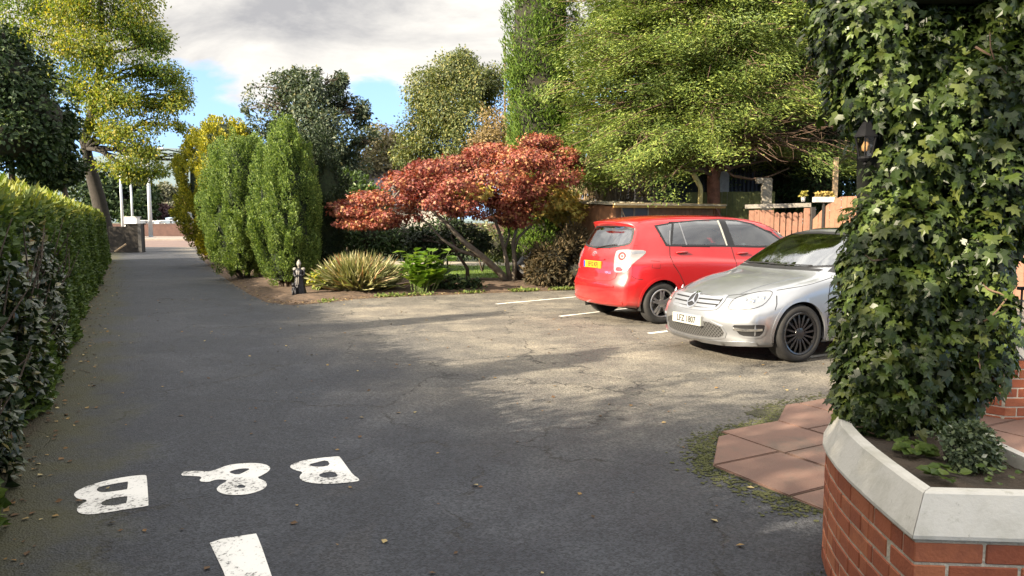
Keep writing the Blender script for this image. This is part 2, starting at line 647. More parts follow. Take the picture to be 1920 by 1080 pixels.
def paint_material(name, wear=0.60, c=(0.80, 0.79, 0.76)):
    m, nt, b = mat_new(name)
    tc = nd(nt, 'ShaderNodeTexCoord')
    n = nd(nt, 'ShaderNodeTexNoise', Scale=38, Detail=6, Roughness=0.8)
    k = nd(nt, 'ShaderNodeTexNoise', Scale=3.0, Detail=3)
    for q in (n, k): nt.links.new(tc.outputs['Object'], q.inputs['Vector'])
    s = math_node(nt, 'ADD', n.outputs['Fac'], math_node(nt, 'MULTIPLY', k.outputs['Fac'], 0.45))
    f = rng_node(nt, s, wear + 0.20, wear + 0.30)
    base = mixc(nt, rng_node(nt, k.outputs['Fac'], 0.4, 0.7), c, tuple(x * 0.82 for x in c))
    nt.links.new(mixc(nt, f, base, (0.06, 0.058, 0.055)), b.inputs['Base Color'])
    b.inputs['Roughness'].default_value = 0.62
    bp = nd(nt, 'ShaderNodeBump')
    bp.inputs['Strength'].default_value = 0.35
    bp.inputs['Distance'].default_value = 0.01
    nt.links.new(n.outputs['Fac'], bp.inputs['Height'])
    nt.links.new(bp.outputs[0], b.inputs['Normal'])
    return m


M_tar = tarmac_material()
M_earth = plain('bare_earth', (0.055, 0.040, 0.027), 0.95, var=0.5, scale=5, bump=0.9, bscale=30)
M_bed = plain('leaf_mould_soil', (0.085, 0.055, 0.034), 0.95, var=0.55, scale=7, bump=1.0, bscale=40)
M_rough = plain('rough_grass_ground', (0.045, 0.058, 0.020), 0.95, var=0.4, scale=1.5, bump=0.6, bscale=20)
M_lawn = plain('lawn_turf', (0.085, 0.135, 0.020), 0.9, var=0.3, scale=2.5, bump=0.8, bscale=60)
M_path = plain('pale_gravel_path', (0.26, 0.23, 0.18), 0.9, var=0.25, scale=10, bump=0.6, bscale=60)
M_road = plain('red_road_surface', (0.135, 0.092, 0.080), 0.85, var=0.2, scale=1.0, bump=0.2, bscale=40)
M_pave = plain('pavement_flags', (0.22, 0.185, 0.16), 0.85, var=0.15, scale=2)
M_paint = paint_material('white_road_paint', 0.565, (0.70, 0.69, 0.66))
M_line = paint_material('worn_line_paint', 0.62, (0.72, 0.70, 0.64))

# ------------------------------------------------------------------ ground
HEDGE_A, HEDGE_DIR = Vector((-3.9, 5.7)), Vector((-0.4565, 0.8897))
HEDGE_OUT = Vector((-HEDGE_DIR.y, HEDGE_DIR.x))          # away from the drive
def on_hedge(t, off=0.0):
    """point t metres along the hedge foot, off metres behind its face"""
    q = HEDGE_A + HEDGE_DIR * t + HEDGE_OUT * off
    return (q.x, q.y)


bm = bmesh.new()
bmesh.ops.create_grid(bm, x_segments=8, y_segments=8, size=1500)
o = from_bm('ground', bm, M_rough, loc=(0, 0, -0.03))
o['kind'] = 'structure'

EDGE_PX = [(372, 468), (384, 492), (408, 512), (436, 532), (468, 552), (500, 567), (545, 572), (600, 569), (665, 561), (760, 556), (860, 552), (960, 548), (1080, 544)]
bed_edge = [tuple(G(*p).xy) for p in EDGE_PX]
drive = [on_hedge(-16, 0.25), on_hedge(0, 0.25), on_hedge(26, 0.25), (-20.3, 36), (-22, 44.5), (-11, 44.5), (-14.5, 38)] + bed_edge + [(3.6, 17.2), (12, 15.8), (14, 9), (14, -6), (6, -14), (-3, -14)]
sheet('driveway', drive, 0.0, M_tar)

# planted bed, softly mounded behind a litter edge
bed = bed_edge + [(3.6, 17.2), (3.2, 18.9), (1.2, 19.15), (-3.6, 19.2), (-6.0, 24.5), (-11.5, 31), (-14.9, 37.5)]
V, F = fill2d(bed, (), 0.28)
V3 = []
be = np.array(bed_edge)
for x, y in V:
    q = np.array((x, y))
    ab = be[1:] - be[:-1]
    tt = np.clip(((q - be[:-1]) * ab).sum(1) / (ab ** 2).sum(1), 0, 1)
    d = np.sqrt(((be[:-1] + ab * tt[:, None] - q) ** 2).sum(1)).min()
    if d < .01:
        V3.append((x, y, -.012))
        continue
    z = 0.008 + 0.09 * (1 - math.exp(-max(0, d - 0.12) / 0.5)) + 0.025 * noise.noise(Vector((x * 2.3, y * 2.3, 0))) * min(1, d * 2)
    V3.append((x, y, z))
me = bpy.data.meshes.new('garden_bed')
me.from_pydata(V3, [], F)
o = link('garden_bed', me, M_bed, smooth=True)
o['kind'] = 'structure'

sheet('lawn', [(-3.6, 19.22), (1.2, 19.17), (3.2, 18.92), (4.2, 22.5), (3.4, 26), (-5, 28), (-7.5, 26), (-5.98, 24.5)], 0.045, M_lawn)
sheet('garden_path', [(-6, 25.6), (3.6, 24.6), (3.6, 26.6), (-6, 28.4)], 0.050, M_path)
sheet('road', [(-140, 44.5), (90, 44.5), (90, 60), (-140, 60)], -0.008, M_road)
bm = bmesh.new()
bm_box(bm, -140, 90, 60, 70, -0.1, 0.12)
from_bm('pavement', bm, M_pave)['kind'] = 'structure'
# a low rise far off
bm = bmesh.new()
hx = np.linspace(-700, 500, 60)
prev = None
for x in hx:
    top = 8 + 85 * math.exp(-((x + 400) / 170) ** 2) + 6 * math.sin(x * 0.021)
    ring = [bm.verts.new((x, 560, -1)), bm.verts.new((x, 700, top * 0.55)), bm.verts.new((x, 900, top)), bm.verts.new((x, 1300, -1))]
    if prev:
        for i in range(3): bm.faces.new((prev[i], ring[i], ring[i + 1], prev[i + 1]))
    prev = ring
o = from_bm('hill', bm, plain('far_hillside', (0.10, 0.14, 0.15), 1.0, var=0.25, scale=0.02), smooth=True)
o['kind'] = 'structure'

# ------------------------------------------------------------------ painted markings
def zpt(p):
    """survey sheet of the lettering, enlarged 1920/620 from corner (100,820)"""
    g = G(100 + p[0] * 620 / 1920, 820 + p[1] * 620 / 1920)
    return (g.x, g.y)


def mark(name, outer, holes, label, cat, m, group=None, soft=2):
    outer = round_loop([zpt(p) for p in outer], soft)
    holes = [round_loop([zpt(p) for p in h], soft) for h in holes]
    V, F = fill2d(outer, holes, 0.03)
    c = np.mean(np.array(V), axis=0)
    me = bpy.data.meshes.new(name)
    me.from_pydata([(x - c[0], y - c[1], 0.004) for x, y in V], [], F)
    o = link(name, me, m, loc=(c[0], c[1], 0))
    for p in me.polygons:
        if p.normal.z < 0:
            me.flip_normals()
            break
    tag(o, label, cat, group)
    return o


mark('painted_letter', [(536, 224), (542, 228), (549, 320), (553, 396), (550, 402), (400, 425), (290, 443), (215, 452), (155, 447), (133, 425), (150, 400), (208, 367), (140, 362), (116, 335), (135, 315), (200, 285), (300, 255), (420, 232), (500, 223), (530, 222)],
     [[(434, 262), (430, 304), (424, 306), (330, 320), (275, 324), (246, 308), (270, 290), (340, 275), (430, 260)], [(431, 347), (425, 383), (420, 387), (340, 398), (290, 401), (273, 385), (310, 365), (370, 352), (428, 345)]],
     'white painted letter B on the drive nearest the hedge, largest of the lettering', 'painted letter', M_paint, 'letters painted on the drive', 1)
mark('painted_ampersand', [(733, 225), (765, 197), (880, 200), (905, 203), (960, 185), (1010, 165), (1080, 155), (1160, 151), (1230, 158), (1262, 178), (1252, 200), (1215, 222), (1180, 238), (1228, 255), (1243, 277), (1228, 300), (1180, 322), (1110, 337), (1030, 339), (975, 330), (945, 308), (960, 285), (1000, 262), (1010, 252), (965, 247), (930, 252), (900, 264), (842, 258), (868, 232), (800, 227)],
     [[(1148, 184), (1110, 205), (1070, 222), (1016, 207), (1040, 195), (1090, 184)], [(1058, 294), (1085, 273), (1121, 288), (1105, 299)]],
     'white painted ampersand on the drive between the two letters B', 'painted symbol', M_paint, 'letters painted on the drive', 1)
mark('painted_letter', [(1655, 113), (1664, 116), (1710, 180), (1740, 220), (1783, 250), (1760, 261), (1650, 271), (1560, 274), (1480, 266), (1434, 249), (1429, 226), (1452, 205), (1400, 193), (1370, 175), (1390, 157), (1450, 137), (1550, 122), (1640, 114)],
     [[(1590, 134), (1609, 165), (1550, 176), (1498, 171), (1483, 160), (1530, 148)], [(1630, 201), (1659, 231), (1600, 238), (1555, 236), (1538, 220), (1575, 207)]],
     'smaller white painted letter B on the drive right of the ampersand', 'painted letter', M_paint, 'letters painted on the drive', 1)
mark('painted_dash', [(903, 606), (1174, 562), (1180, 564), (1214, 650), (1258, 780), (1310, 930), (1360, 1060), (1070, 1090), (1010, 830), (925, 652)], [],
     'thick white painted bar on the drive below the lettering', 'road marking', M_paint, None, 1)

LINES = [((930, 570.5), (1105, 554.5), 4.3), ((1050, 593.5), (1200, 576), 4.6), ((1217, 625.5), (1290, 616.5), 4.6), ((1486, 673), (1600, 659), 4.6)]
line_labels = ['worn white parking line beyond the red car, nearest the planted bed',
               'worn white parking line running under the red hatchback',
               'worn white parking line between the red car and the silver saloon',
               'worn white parking line on the near side of the silver saloon']
for (a, b, ln), lab in zip(LINES, line_labels):
    A, B = G(*a), G(*b)
    d = (B - A).xy.normalized()
    n = Vector((-d.y, d.x))
    w = 0.042
    k = 14
    bm = bmesh.new()
    pr = None
    for i in range(k + 1):
        q = d * (ln * i / k)
        j = [w * (1 + 0.18 * random.uniform(-1, 1)) for _ in (0, 1)]
        pair = [bm.verts.new((q.x + n.x * j[0], q.y + n.y * j[0], 0.004)), bm.verts.new((q.x - n.x * j[1], q.y - n.y * j[1], 0.004))]
        if pr: bm.faces.new((pr[0], pr[1], pair[1], pair[0]))
        pr = pair
    o = from_bm('parking_line', bm, M_line, loc=(A.x, A.y, 0))
    if o.data.polygons[0].normal.z < 0: o.data.flip_normals()
    tag(o, lab, 'parking line', 'lines marking the parking bays')

# ------------------------------------------------------------------ red patio slabs
def slab_material():
    m, nt, b = mat_new('red_concrete_slab')
    geo = nd(nt, 'ShaderNodeNewGeometry')
    r = nt.nodes.new('ShaderNodeValToRGB')
    r.color_ramp.elements[0].color = (0.128, 0.070, 0.053, 1)
    r.color_ramp.elements[1].color = (0.175, 0.098, 0.072, 1)
    nt.links.new(geo.outputs['Random Per Island'], r.inputs[0])
    tc = nd(nt, 'ShaderNodeTexCoord')
    n = nd(nt, 'ShaderNodeTexNoise', Scale=5, Detail=7, Roughness=0.7)
    f = nd(nt, 'ShaderNodeTexNoise', Scale=120, Detail=3)
    for q in (n, f): nt.links.new(tc.outputs['Object'], q.inputs['Vector'])
    base = mixc(nt, rng_node(nt, n.outputs['Fac'], 0.38, 0.72, 0, 0.55), r.outputs[0], (0.13, 0.082, 0.062))
    sp = nd(nt, 'ShaderNodeTexNoise', Scale=1.6, Detail=8, Roughness=0.75, Distortion=0.6)
    nt.links.new(tc.outputs['Object'], sp.inputs['Vector'])
    base = mixc(nt, rng_node(nt, sp.outputs['Fac'], 0.52, 0.66, 0, 0.6), base, (0.085, 0.070, 0.055))
    base = mixc(nt, rng_node(nt, f.outputs['Fac'], 0.45, 0.75, 0, 0.4), base, (0.20, 0.14, 0.11))
    nt.links.new(base, b.inputs['Base Color'])
    b.inputs['Roughness'].default_value = 0.85
    bp = nd(nt, 'ShaderNodeBump')
    bp.inputs['Strength'].default_value = 0.25
    bp.inputs['Distance'].default_value = 0.01
    nt.links.new(f.outputs['Fac'], bp.inputs['Height'])
    nt.links.new(bp.outputs[0], b.inputs['Normal'])
    return m


M_slab = slab_material()
a0 = G(1347, 822).xy
vdir = (G(1465, 800).xy - a0).normalized()
udir = Vector((vdir.y, -vdir.x))
bm = bmesh.new()
starts = [0.46, -0.10, -0.42 , -0.42, -0.42, -0.42, -0.42, -1.02, -1.02, -1.02]
for k in range(10):
    v0 = -0.49 + 0.6 * k
    for j in range(8):
        u0 = starts[k] + 0.60 * j
        if u0 > 3.4: continue
        if k == 2 and j == 0: continue
        t = random.uniform(-0.004, 0.004)
        q = [a0 + udir * (u0 + du) + vdir * (v0 + dv) for du, dv in ((.006, .006), (.594, .006), (.594, .594), (.006, .594))]
        lo = [bm.verts.new((p.x, p.y, -0.02)) for p in q]
        hi = [bm.verts.new((p.x, p.y, 0.018 + t + random.uniform(-.003, .003))) for p in q]
        bm.faces.new(hi)
        for i in range(4): bm.faces.new((lo[i], lo[(i + 1) % 4], hi[(i + 1) % 4], hi[i]))
for cut_ in ([(0, 0), (-.006, .104), (.454, .104), (.454, -.484)], [(-.10, .716), (-.42, 1.17), (-.42, 1.304), (.174, 1.304), (.174, .716)]):
    q = [a0 + udir * u + vdir * v for u, v in cut_]
    lo = [bm.verts.new((p.x, p.y, -0.02)) for p in q]
    hi = [bm.verts.new((p.x, p.y, 0.017)) for p in q]
    bm.faces.new(hi)
    for i in range(len(q)): bm.faces.new((lo[i], lo[(i + 1) % len(q)], hi[(i + 1) % len(q)], hi[i]))
bmesh.ops.recalc_face_normals(bm, faces=bm.faces[:])
bmesh.ops.bevel(bm, geom=[e for e in bm.edges if all(v.co.z > 0 for v in e.verts)], offset=0.006, segments=2, affect='EDGES')
from_bm('patio', bm, M_slab)['kind'] = 'structure'
# dark bedding under the joints
q = [a0 + udir * 0.44 + vdir * (-0.5), a0 + udir * 4.1 + vdir * (-0.5), a0 + udir * 4.1 + vdir * 5.5, a0 + udir * (-.44) + vdir * 5.5, a0 + udir * (-.44) + vdir * .7, a0 + udir * (-.12) + vdir * .7, a0 + udir * (-.12) + vdir * .10, a0 + udir * .44 + vdir * .10]
sheet('patio_bedding', [(p.x, p.y) for p in q], 0.005, plain('mossy_joint_sand', (0.035, 0.034, 0.018), 0.95, var=0.4, scale=9, bump=.5))

# ------------------------------------------------------------------ brick walls with white copings
def brick_material():
    m, nt, b = mat_new('orange_red_brick')
    geo = nd(nt, 'ShaderNodeNewGeometry')
    r = nt.nodes.new('ShaderNodeValToRGB')
    els = r.color_ramp.elements
    els[0].color = (0.29, 0.080, 0.036, 1)
    els[1].color = (0.42, 0.145, 0.065, 1)
    e = els.new(0.5)
    e.color = (0.36, 0.105, 0.048, 1)
    nt.links.new(geo.outputs['Random Per Island'], r.inputs[0])
    tc = nd(nt, 'ShaderNodeTexCoord')
    n = nd(nt, 'ShaderNodeTexNoise', Scale=9, Detail=7, Roughness=0.7)
    f = nd(nt, 'ShaderNodeTexNoise', Scale=90, Detail=4)
    for q in (n, f): nt.links.new(tc.outputs['Object'], q.inputs['Vector'])
    nt.links.new(mixc(nt, rng_node(nt, n.outputs['Fac'], 0.4, 0.75, 0, 0.6), r.outputs[0], (0.17, 0.05, 0.03)), b.inputs['Base Color'])
    b.inputs['Roughness'].default_value = 0.8
    bp = nd(nt, 'ShaderNodeBump')
    bp.inputs['Strength'].default_value = 0.5
    bp.inputs['Distance'].default_value = 0.006
    nt.links.new(f.outputs['Fac'], bp.inputs['Height'])
    nt.links.new(bp.outputs[0], b.inputs['Normal'])
    return m


def cope_material():
    m, nt, b = mat_new('white_masonry_paint')
    tc = nd(nt, 'ShaderNodeTexCoord')
    n = nd(nt, 'ShaderNodeTexNoise', Scale=3.5, Detail=8, Roughness=0.7, Distortion=0.5)
    f = nd(nt, 'ShaderNodeTexNoise', Scale=45, Detail=5, Roughness=0.7)
    k = nd(nt, 'ShaderNodeTexNoise', Scale=14, Detail=6, Roughness=0.75)
    for q in (n, f, k): nt.links.new(tc.outputs['Object'], q.inputs['Vector'])
    base = mixc(nt, rng_node(nt, n.outputs['Fac'], 0.42, 0.68), (0.57, 0.545, 0.49), (0.44, 0.42, 0.36))
    base = mixc(nt, rng_node(nt, k.outputs['Fac'], 0.60, 0.72, 0, .55), base, (0.27, 0.26, 0.19))
    base = mixc(nt, rng_node(nt, f.outputs['Fac'], 0.66, 0.74, 0, .5), base, (0.20, 0.19, 0.15))
    nt.links.new(base, b.inputs['Base Color'])
    b.inputs['Roughness'].default_value = 0.72
    bp = nd(nt, 'ShaderNodeBump')
    bp.inputs['Strength'].default_value = 0.25
    bp.inputs['Distance'].default_value = 0.01
    nt.links.new(f.outputs['Fac'], bp.inputs['Height'])
    nt.links.new(bp.outputs[0], b.inputs['Normal'])
    return m


M_brick = brick_material()
M_mortar = plain('grey_mortar', (0.50, 0.45, 0.36), 0.95, var=0.25, scale=14, bump=0.5, bscale=80)
M_cope = cope_material()


def offset_loop(path, d):
    """closed loop moved inwards by d (path counter-clockwise)"""
    out = []
    n = len(path)
    for i in range(n):
        p0, p1, p2 = Vector(path[i - 1]), Vector(path[i]), Vector(path[(i + 1) % n])
        e1, e2 = (p1 - p0).normalized(), (p2 - p1).normalized()
        n1, n2 = Vector((-e1.y, e1.x)), Vector((-e2.y, e2.x))
        b = (n1 + n2)
        b = b / max(0.35, b.dot(n1))
        out.append((p1.x + b.x * d, p1.y + b.y * d))
    return out


def brick_loop(root, path, z1, thick, rows, faces):
    """brick skin on the named faces of a closed wall and the mortar core"""
    inner = offset_loop(path, thick)
    core = offset_loop(path, 0.0035)
    bm = bmesh.new()
    n = len(path)
    for i in range(n):
        j = (i + 1) % n
        lo = [bm.verts.new((p[0], p[1], -0.05)) for p in (core[i], core[j], inner[j], inner[i])]
        hi = [bm.verts.new((p[0], p[1], z1 - 0.004)) for p in (core[i], core[j], inner[j], inner[i])]
        for a, b in ((0, 1), (2, 3)): bm.faces.new((lo[a], lo[b], hi[b], hi[a]))
        bm.faces.new(hi)
    wall = from_bm('wall', bm, M_mortar, root)
    bm = bmesh.new()
    run = 0.0
    for i in faces:
        a, b = Vector(path[i]), Vector(path[(i + 1) % n])
        L = (b - a).length
        d = (b - a).normalized()
        nrm = Vector((d.y, -d.x))
        for r_ in range(rows):
            z = z1 - 0.010 - 0.075 * (r_ + 1)
            x = -((run + (0.1125 if r_ % 2 else 0.0)) % 0.225)
            while x < L:
                x0, x1 = max(0, x), min(L, x + 0.215)
                if x1 - x0 > 0.03:
                    p = random.uniform(-.0015, .0015)
                    M = Matrix(((d.x, -nrm.x, 0, a.x), (d.y, -nrm.y, 0, a.y), (0, 0, 1, 0), (0, 0, 0, 1)))
                    bm_box(bm, x0, x1, -0.001 + p, 0.05, z, z + 0.065, M)
                x += 0.225
        run += L
    bmesh.ops.bevel(bm, geom=bm.edges[:], offset=0.0035, segments=1, affect='EDGES')
    bk = from_bm('brickwork', bm, M_brick, root)
    return wall


def coping(root, path, z_out, z_top, batter, width, seams):
    """steep white upstand, battered outwards; seams = corners that show a joint"""
    rings = [(offset_loop(path, -.014), z_out - .012), (offset_loop(path, -.014), z_out), (offset_loop(path, batter), z_top - .006), (offset_loop(path, batter + .010), z_top), (offset_loop(path, batter + width), z_top), (offset_loop(path, batter + width), z_out + .02)]
    n = len(path)
    for i in range(n):
        j = (i + 1) % n
        bm = bmesh.new()
        pr = [[bm.verts.new((r[k][0], r[k][1], z)) for r, z in rings] for k in (i, j)]
        m = len(rings)
        for q in range(m):
            bm.faces.new((pr[0][q], pr[0][(q + 1) % m], pr[1][(q + 1) % m], pr[1][q]))
        bm.faces.new(pr[0][::-1])
        bm.faces.new(pr[1])
        d = (Vector(path[j]) - Vector(path[i])).normalized()
        for v in pr[0]: v.co.xy += d * (.0016 if i in seams else .00015)
        for v in pr[1]: v.co.xy -= d * (.0016 if j in seams else .00015)
        from_bm('coping', bm, M_cope, root)


planter_path = [(1.60, 2.865), (2.46, 2.80), (2.46, 4.05), (2.25, 4.45), (1.98, 4.42), (1.84, 4.27), (1.76, 4.09), (1.704, 3.90), (1.664, 3.70), (1.638, 3.50), (1.620, 3.28), (1.607, 3.06)]
PK = 0.82
planter_path = [(x * PK, y * PK) for x, y in planter_path]
planter = empty('raised_planter')
tag(planter, 'raised orange brick planter with white sloped coping holding ivy and a small shrub', 'planter')
brick_loop(planter, planter_path, 0.535, 0.12, 7, list(range(12)))
coping(planter, planter_path, 0.545, 0.672, 0.042, 0.045, (0, 1, 2, 3))
inn = offset_loop(planter_path, 0.075)
V, F = fill2d(inn, (), 0.05)
me = bpy.data.meshes.new('soil')
me.from_pydata([(x, y, 0.622 + 0.02 * noise.noise(Vector((x * 9, y * 9, 1)))) for x, y in V], [], F)
link('soil', me, M_earth, planter, smooth=True)

# low wall across the patio, behind the ivy
w2 = [(3.52, 6.05), (3.85, 5.72), (6.6, 5.72), (6.6, 5.95), (3.95, 5.95), (3.68, 6.22), (3.68, 7.4), (3.52, 7.4)]
patio_wall = empty('garden_wall')
tag(patio_wall, 'low orange brick wall with white coping at the right edge behind the ivy', 'brick wall')
brick_loop(patio_wall, w2, 0.50, 0.1, 7, [0, 1, 7])
bm = bmesh.new()
bm_poly(bm, offset_loop(w2, -0.03), 0.502, 0.62)
bmesh.ops.bevel(bm, geom=[e for e in bm.edges if all(v.co.z > 0.6 for v in e.verts)], offset=0.015, segments=2, affect='EDGES')
from_bm('coping', bm, M_cope, patio_wall)
# ------------------------------------------------------------------ car building kit
def pchip(xs, ys, x):
    xs, ys, x = np.asarray(xs, float), np.asarray(ys, float), np.asarray(x, float)
    h = np.diff(xs)
    dl = np.diff(ys) / h
    d = np.zeros(len(xs))
    for i in range(1, len(xs) - 1):
        if dl[i - 1] * dl[i] > 0:
            w1, w2 = 2 * h[i] + h[i - 1], h[i] + 2 * h[i - 1]
            d[i] = (w1 + w2) / (w1 / dl[i - 1] + w2 / dl[i])
    d[0], d[-1] = dl[0], dl[-1]
    i = np.clip(np.searchsorted(xs, x) - 1, 0, len(h) - 1)
    t = np.clip((x - xs[i]) / h[i], 0, 1)
    return (ys[i] * (1 + 2 * t) * (1 - t) ** 2 + d[i] * h[i] * t * (1 - t) ** 2 + ys[i + 1] * t * t * (3 - 2 * t) - d[i + 1] * h[i] * t * t * (1 - t))


def crom(pts, per):
    """smooth curve through points, `per` samples on each span"""
    pts = np.asarray(pts, float)
    out = []
    for i in range(len(pts) - 1):
        p0, p1, p2, p3 = pts[max(i - 1, 0)], pts[i], pts[i + 1], pts[min(i + 2, len(pts) - 1)]
        for k in range(per[i]):
            t = k / per[i]
            m1, m2 = (p2 - p0) * 0.42, (p3 - p1) * 0.42
            lim = np.linalg.norm(p2 - p1)
            for m in (m1, m2):
                l = np.linalg.norm(m)
                if l > lim: m *= lim / l
            out.append(p1 * (2 * t ** 3 - 3 * t * t + 1) + m1 * (t ** 3 - 2 * t * t + t) + p2 * (-2 * t ** 3 + 3 * t * t) + m2 * (t ** 3 - t * t))
    out.append(pts[-1])
    return np.array(out)


class Car:
    """a body skin from stations along x (0 at the end that faces us), with lamps, glass and trim laid on the skin"""

    def __init__(self, S, length, end0, end1, dx=0.022):
        self.S, self.L = S, length
        xs = np.unique(np.r_[np.linspace(0, 0.12, 7), np.arange(0.12, length - .12, dx), np.linspace(length - .12, length, 7)])
        per = [3, 2, 3, 5, 8, 4, 8, 3, 3, 4, 6]
        rows = []
        g = {k: pchip([p[0] for p in v], [p[1] for p in v], xs) for k, v in S.items()}
        for i in range(len(xs)):
            zb, hw, zbelt, yb, zt, yt, cr = (g[k][i] for k in ('zb', 'hw', 'zbelt', 'yb', 'zt', 'yt', 'crown'))
            zte = zt - cr
            zm = zb + 0.52 * (zbelt - zb)
            sec = [(0, zb), (hw * .80, zb), (hw * .945, zb + .025), (hw * .975, zb + .12), (hw, zm), (hw * .992, zbelt - .09 * min(1, (zbelt - zm) / .2)), (yb, zbelt),
                   (yb * .42 + yt * .58 + .012, zbelt * .45 + zte * .55), (yt + .012, zte - .035 * min(1, (zte - zbelt) / .2)), (yt - .055, zte + cr * .22), (yt * .5, zt - cr * .16), (0, zt)]
            half = crom(sec, per)
            ring = np.vstack([half, (half * [-1, 1])[-2:0:-1]])
            rows.append(np.c_[np.full(len(ring), xs[i]), ring])
        rows = np.array(rows)
        n = rows.shape[1]
        V = [rows.reshape(-1, 3)]
        F = []
        m = len(xs)
        for i in range(m - 1):
            for k in range(n):
                F.append((i * n + k, i * n + (k + 1) % n, (i + 1) * n + (k + 1) % n, (i + 1) * n + k))
        cnt = m * n
        for end, sgn in ((0, -1), (m - 1, 1)):
            ring = rows[end]
            zc = 0.5 * (ring[:, 2].min() + ring[:, 2].max())
            prev = np.arange(end * n, end * n + n)
            steps = np.linspace(1, 0, 15)[1:]
            for s in steps:
                dome = 0.045 * (1 - s ** 4)
                if s < 1e-6:
                    V.append(np.array([[ring[0, 0] + sgn * dome, 0, zc]]))
                    for k in range(n):
                        F.append((prev[k], prev[(k + 1) % n], cnt) if sgn > 0 else (prev[(k + 1) % n], prev[k], cnt))
                    cnt += 1
                else:
                    V.append(np.c_[np.full(n, ring[0, 0] + sgn * dome), ring[:, 1] * s, zc + (ring[:, 2] - zc) * s])
                    cur = np.arange(cnt, cnt + n)
                    for k in range(n):
                        q = (prev[k], prev[(k + 1) % n], cur[(k + 1) % n], cur[k])
                        F.append(q if sgn > 0 else q[::-1])
                    prev = cur
                    cnt += n
        V = np.vstack(V)
        # rake and plan curve of the two ends
        for (bow, pw, hwid, prof, fade), end in ((end0, 0), (end1, 1)):
            d = V[:, 0] if end == 0 else length - V[:, 0]
            w = np.clip(1 - d / fade, 0, 1)
            w = w * w * (3 - 2 * w)
            off = bow * (np.abs(V[:, 1]) / hwid) ** pw + pchip([p[0] for p in prof], [p[1] for p in prof], V[:, 2])
            V[:, 0] += (off if end == 0 else -off) * w
        self.V, self.F = V, F
        self.bvh = BVHTree.FromPolygons([tuple(v) for v in V], F)
        self.holes = []

    # --- projection of flat drawings onto the skin: 's' side (x,z), 'e' the end at x=0 (y,z), 'f' the far end, 't' top (x,y)
    def hit(self, p, mode, side=-1):
        if mode == 's': o, d = Vector((p[0], side * 2.0, p[1])), Vector((0, -side, 0))
        elif mode == 'e': o, d = Vector((-2, p[0], p[1])), Vector((1, 0, 0))
        elif mode == 'f': o, d = Vector((self.L + 2, p[0], p[1])), Vector((-1, 0, 0))
        elif mode == 'c': o, d = Vector((p[0] * .7071 - 2, side * (p[0] * .7071 + 2), p[1])), Vector((.7071, -side * .7071, 0))
        else: o, d = Vector((p[0], p[1], 3)), Vector((0, 0, -1))
        loc, nrm, idx, dist = self.bvh.ray_cast(o, d)
        if loc is None:
            loc, nrm, idx, dist = self.bvh.find_nearest(o + d * 1.6)
        if nrm.dot(d) > 0: nrm = -nrm
        return loc, nrm

    def patch(self, outer, mode, side=-1, holes=(), step=0.03, off=0.003, thick=0.0, soft=1):
        """mesh data (verts, faces) of a drawing laid on the skin, lifted by off; thick gives it an edge"""
        if soft: outer, holes = round_loop(outer, soft), [round_loop(h, soft) for h in holes]
        V, F = fill2d(outer, holes, step)
        top, nr = [], []
        for p in V:
            l, n = self.hit(p, mode, side)
            top.append(l + n * off)
            nr.append(n)
        return top, F, nr

    def add(self, name, mat, root, outer, mode, side=-1, holes=(), step=0.03, off=0.003, soft=1, smooth=True, label=None, both=False, depth=0.010):
        if both:
            for sd_ in (-1, 1):
                if sd_ == 1 and mode == 't': mir = lambda q: [(p[0], -p[1]) for p in q]
                elif sd_ == 1 and mode in ('e', 'f'): mir = lambda q: [(-p[0], p[1]) for p in q]
                else: mir = lambda q: q
                o = self.add(name, mat, root, mir(outer), mode, sd_, [mir(h) for h in holes], step, off, soft, smooth, label, False, depth)
            return o
        bm = bmesh.new()
        for sd_ in (side,):
            oo, hh = outer, holes
            T, F, N = self.patch(oo, mode, sd_, hh, step, off, 0, soft)
            vs = [bm.verts.new(p) for p in T]
            lo = [bm.verts.new(p - n * depth) for p, n in zip(T, N)]
            edges = {}
            for t in F:
                a, b, c = (vs[i] for i in t)
                f = bm.faces.new((a, b, c))
                f.normal_update()
                if f.normal.dot(N[t[0]]) < 0: f.normal_flip()
                for i in range(3):
                    e = (t[i], t[(i + 1) % 3])
                    k = tuple(sorted(e))
                    edges[k] = edges.get(k, 0) + 1
            for (i, j), c in edges.items():
                if c == 1: bm.faces.new((vs[i], vs[j], lo[j], lo[i]))
        bm.normal_update()
        me = bpy.data.meshes.new(name)
        bm.to_mesh(me)
        bm.free()
        o = link(name, me, mat, root)
        if smooth:
            for p in me.polygons: p.use_smooth = True
            me.set_sharp_from_angle(angle=R(35))
        if label: o['label'] = label
        return o

    def cut(self, outer, mode, side=0, margin=1.0):
        self.holes.append((outer, mode, side))

    def wheel_cut(self, x, z, r):
        self.holes.append((x, z, r))

    def body(self, name, mat, root):
        V, F = self.V, self.F
        C = np.array([V[list(f)].mean(0) for f in F])
        kill = np.zeros(len(F), bool)
        for h in self.holes:
            if isinstance(h[0], (int, float)):
                kill |= ((C[:, 0] - h[0]) ** 2 + (C[:, 2] - h[1]) ** 2 < h[2] ** 2) & (np.abs(C[:, 1]) > 0.55)
            else:
                poly, mode, side = h
                if mode == 's': kill |= inside(poly, C[:, 0], C[:, 2]) & (np.abs(C[:, 1]) > 0.45) & (C[:, 2] > 0.7)
                elif mode == 'e': kill |= inside(poly, C[:, 1], C[:, 2]) & (C[:, 0] < side)
                elif mode == 'w': kill |= inside(poly, C[:, 1], C[:, 2]) & (C[:, 0] > side[0]) & (C[:, 0] < side[1])
                elif mode == 't': kill |= inside(poly, C[:, 0], C[:, 1]) & (C[:, 2] > side)
        me = bpy.data.meshes.new(name)
        me.from_pydata([tuple(v) for v in V], [], [f for f, k in zip(F, kill) if not k])
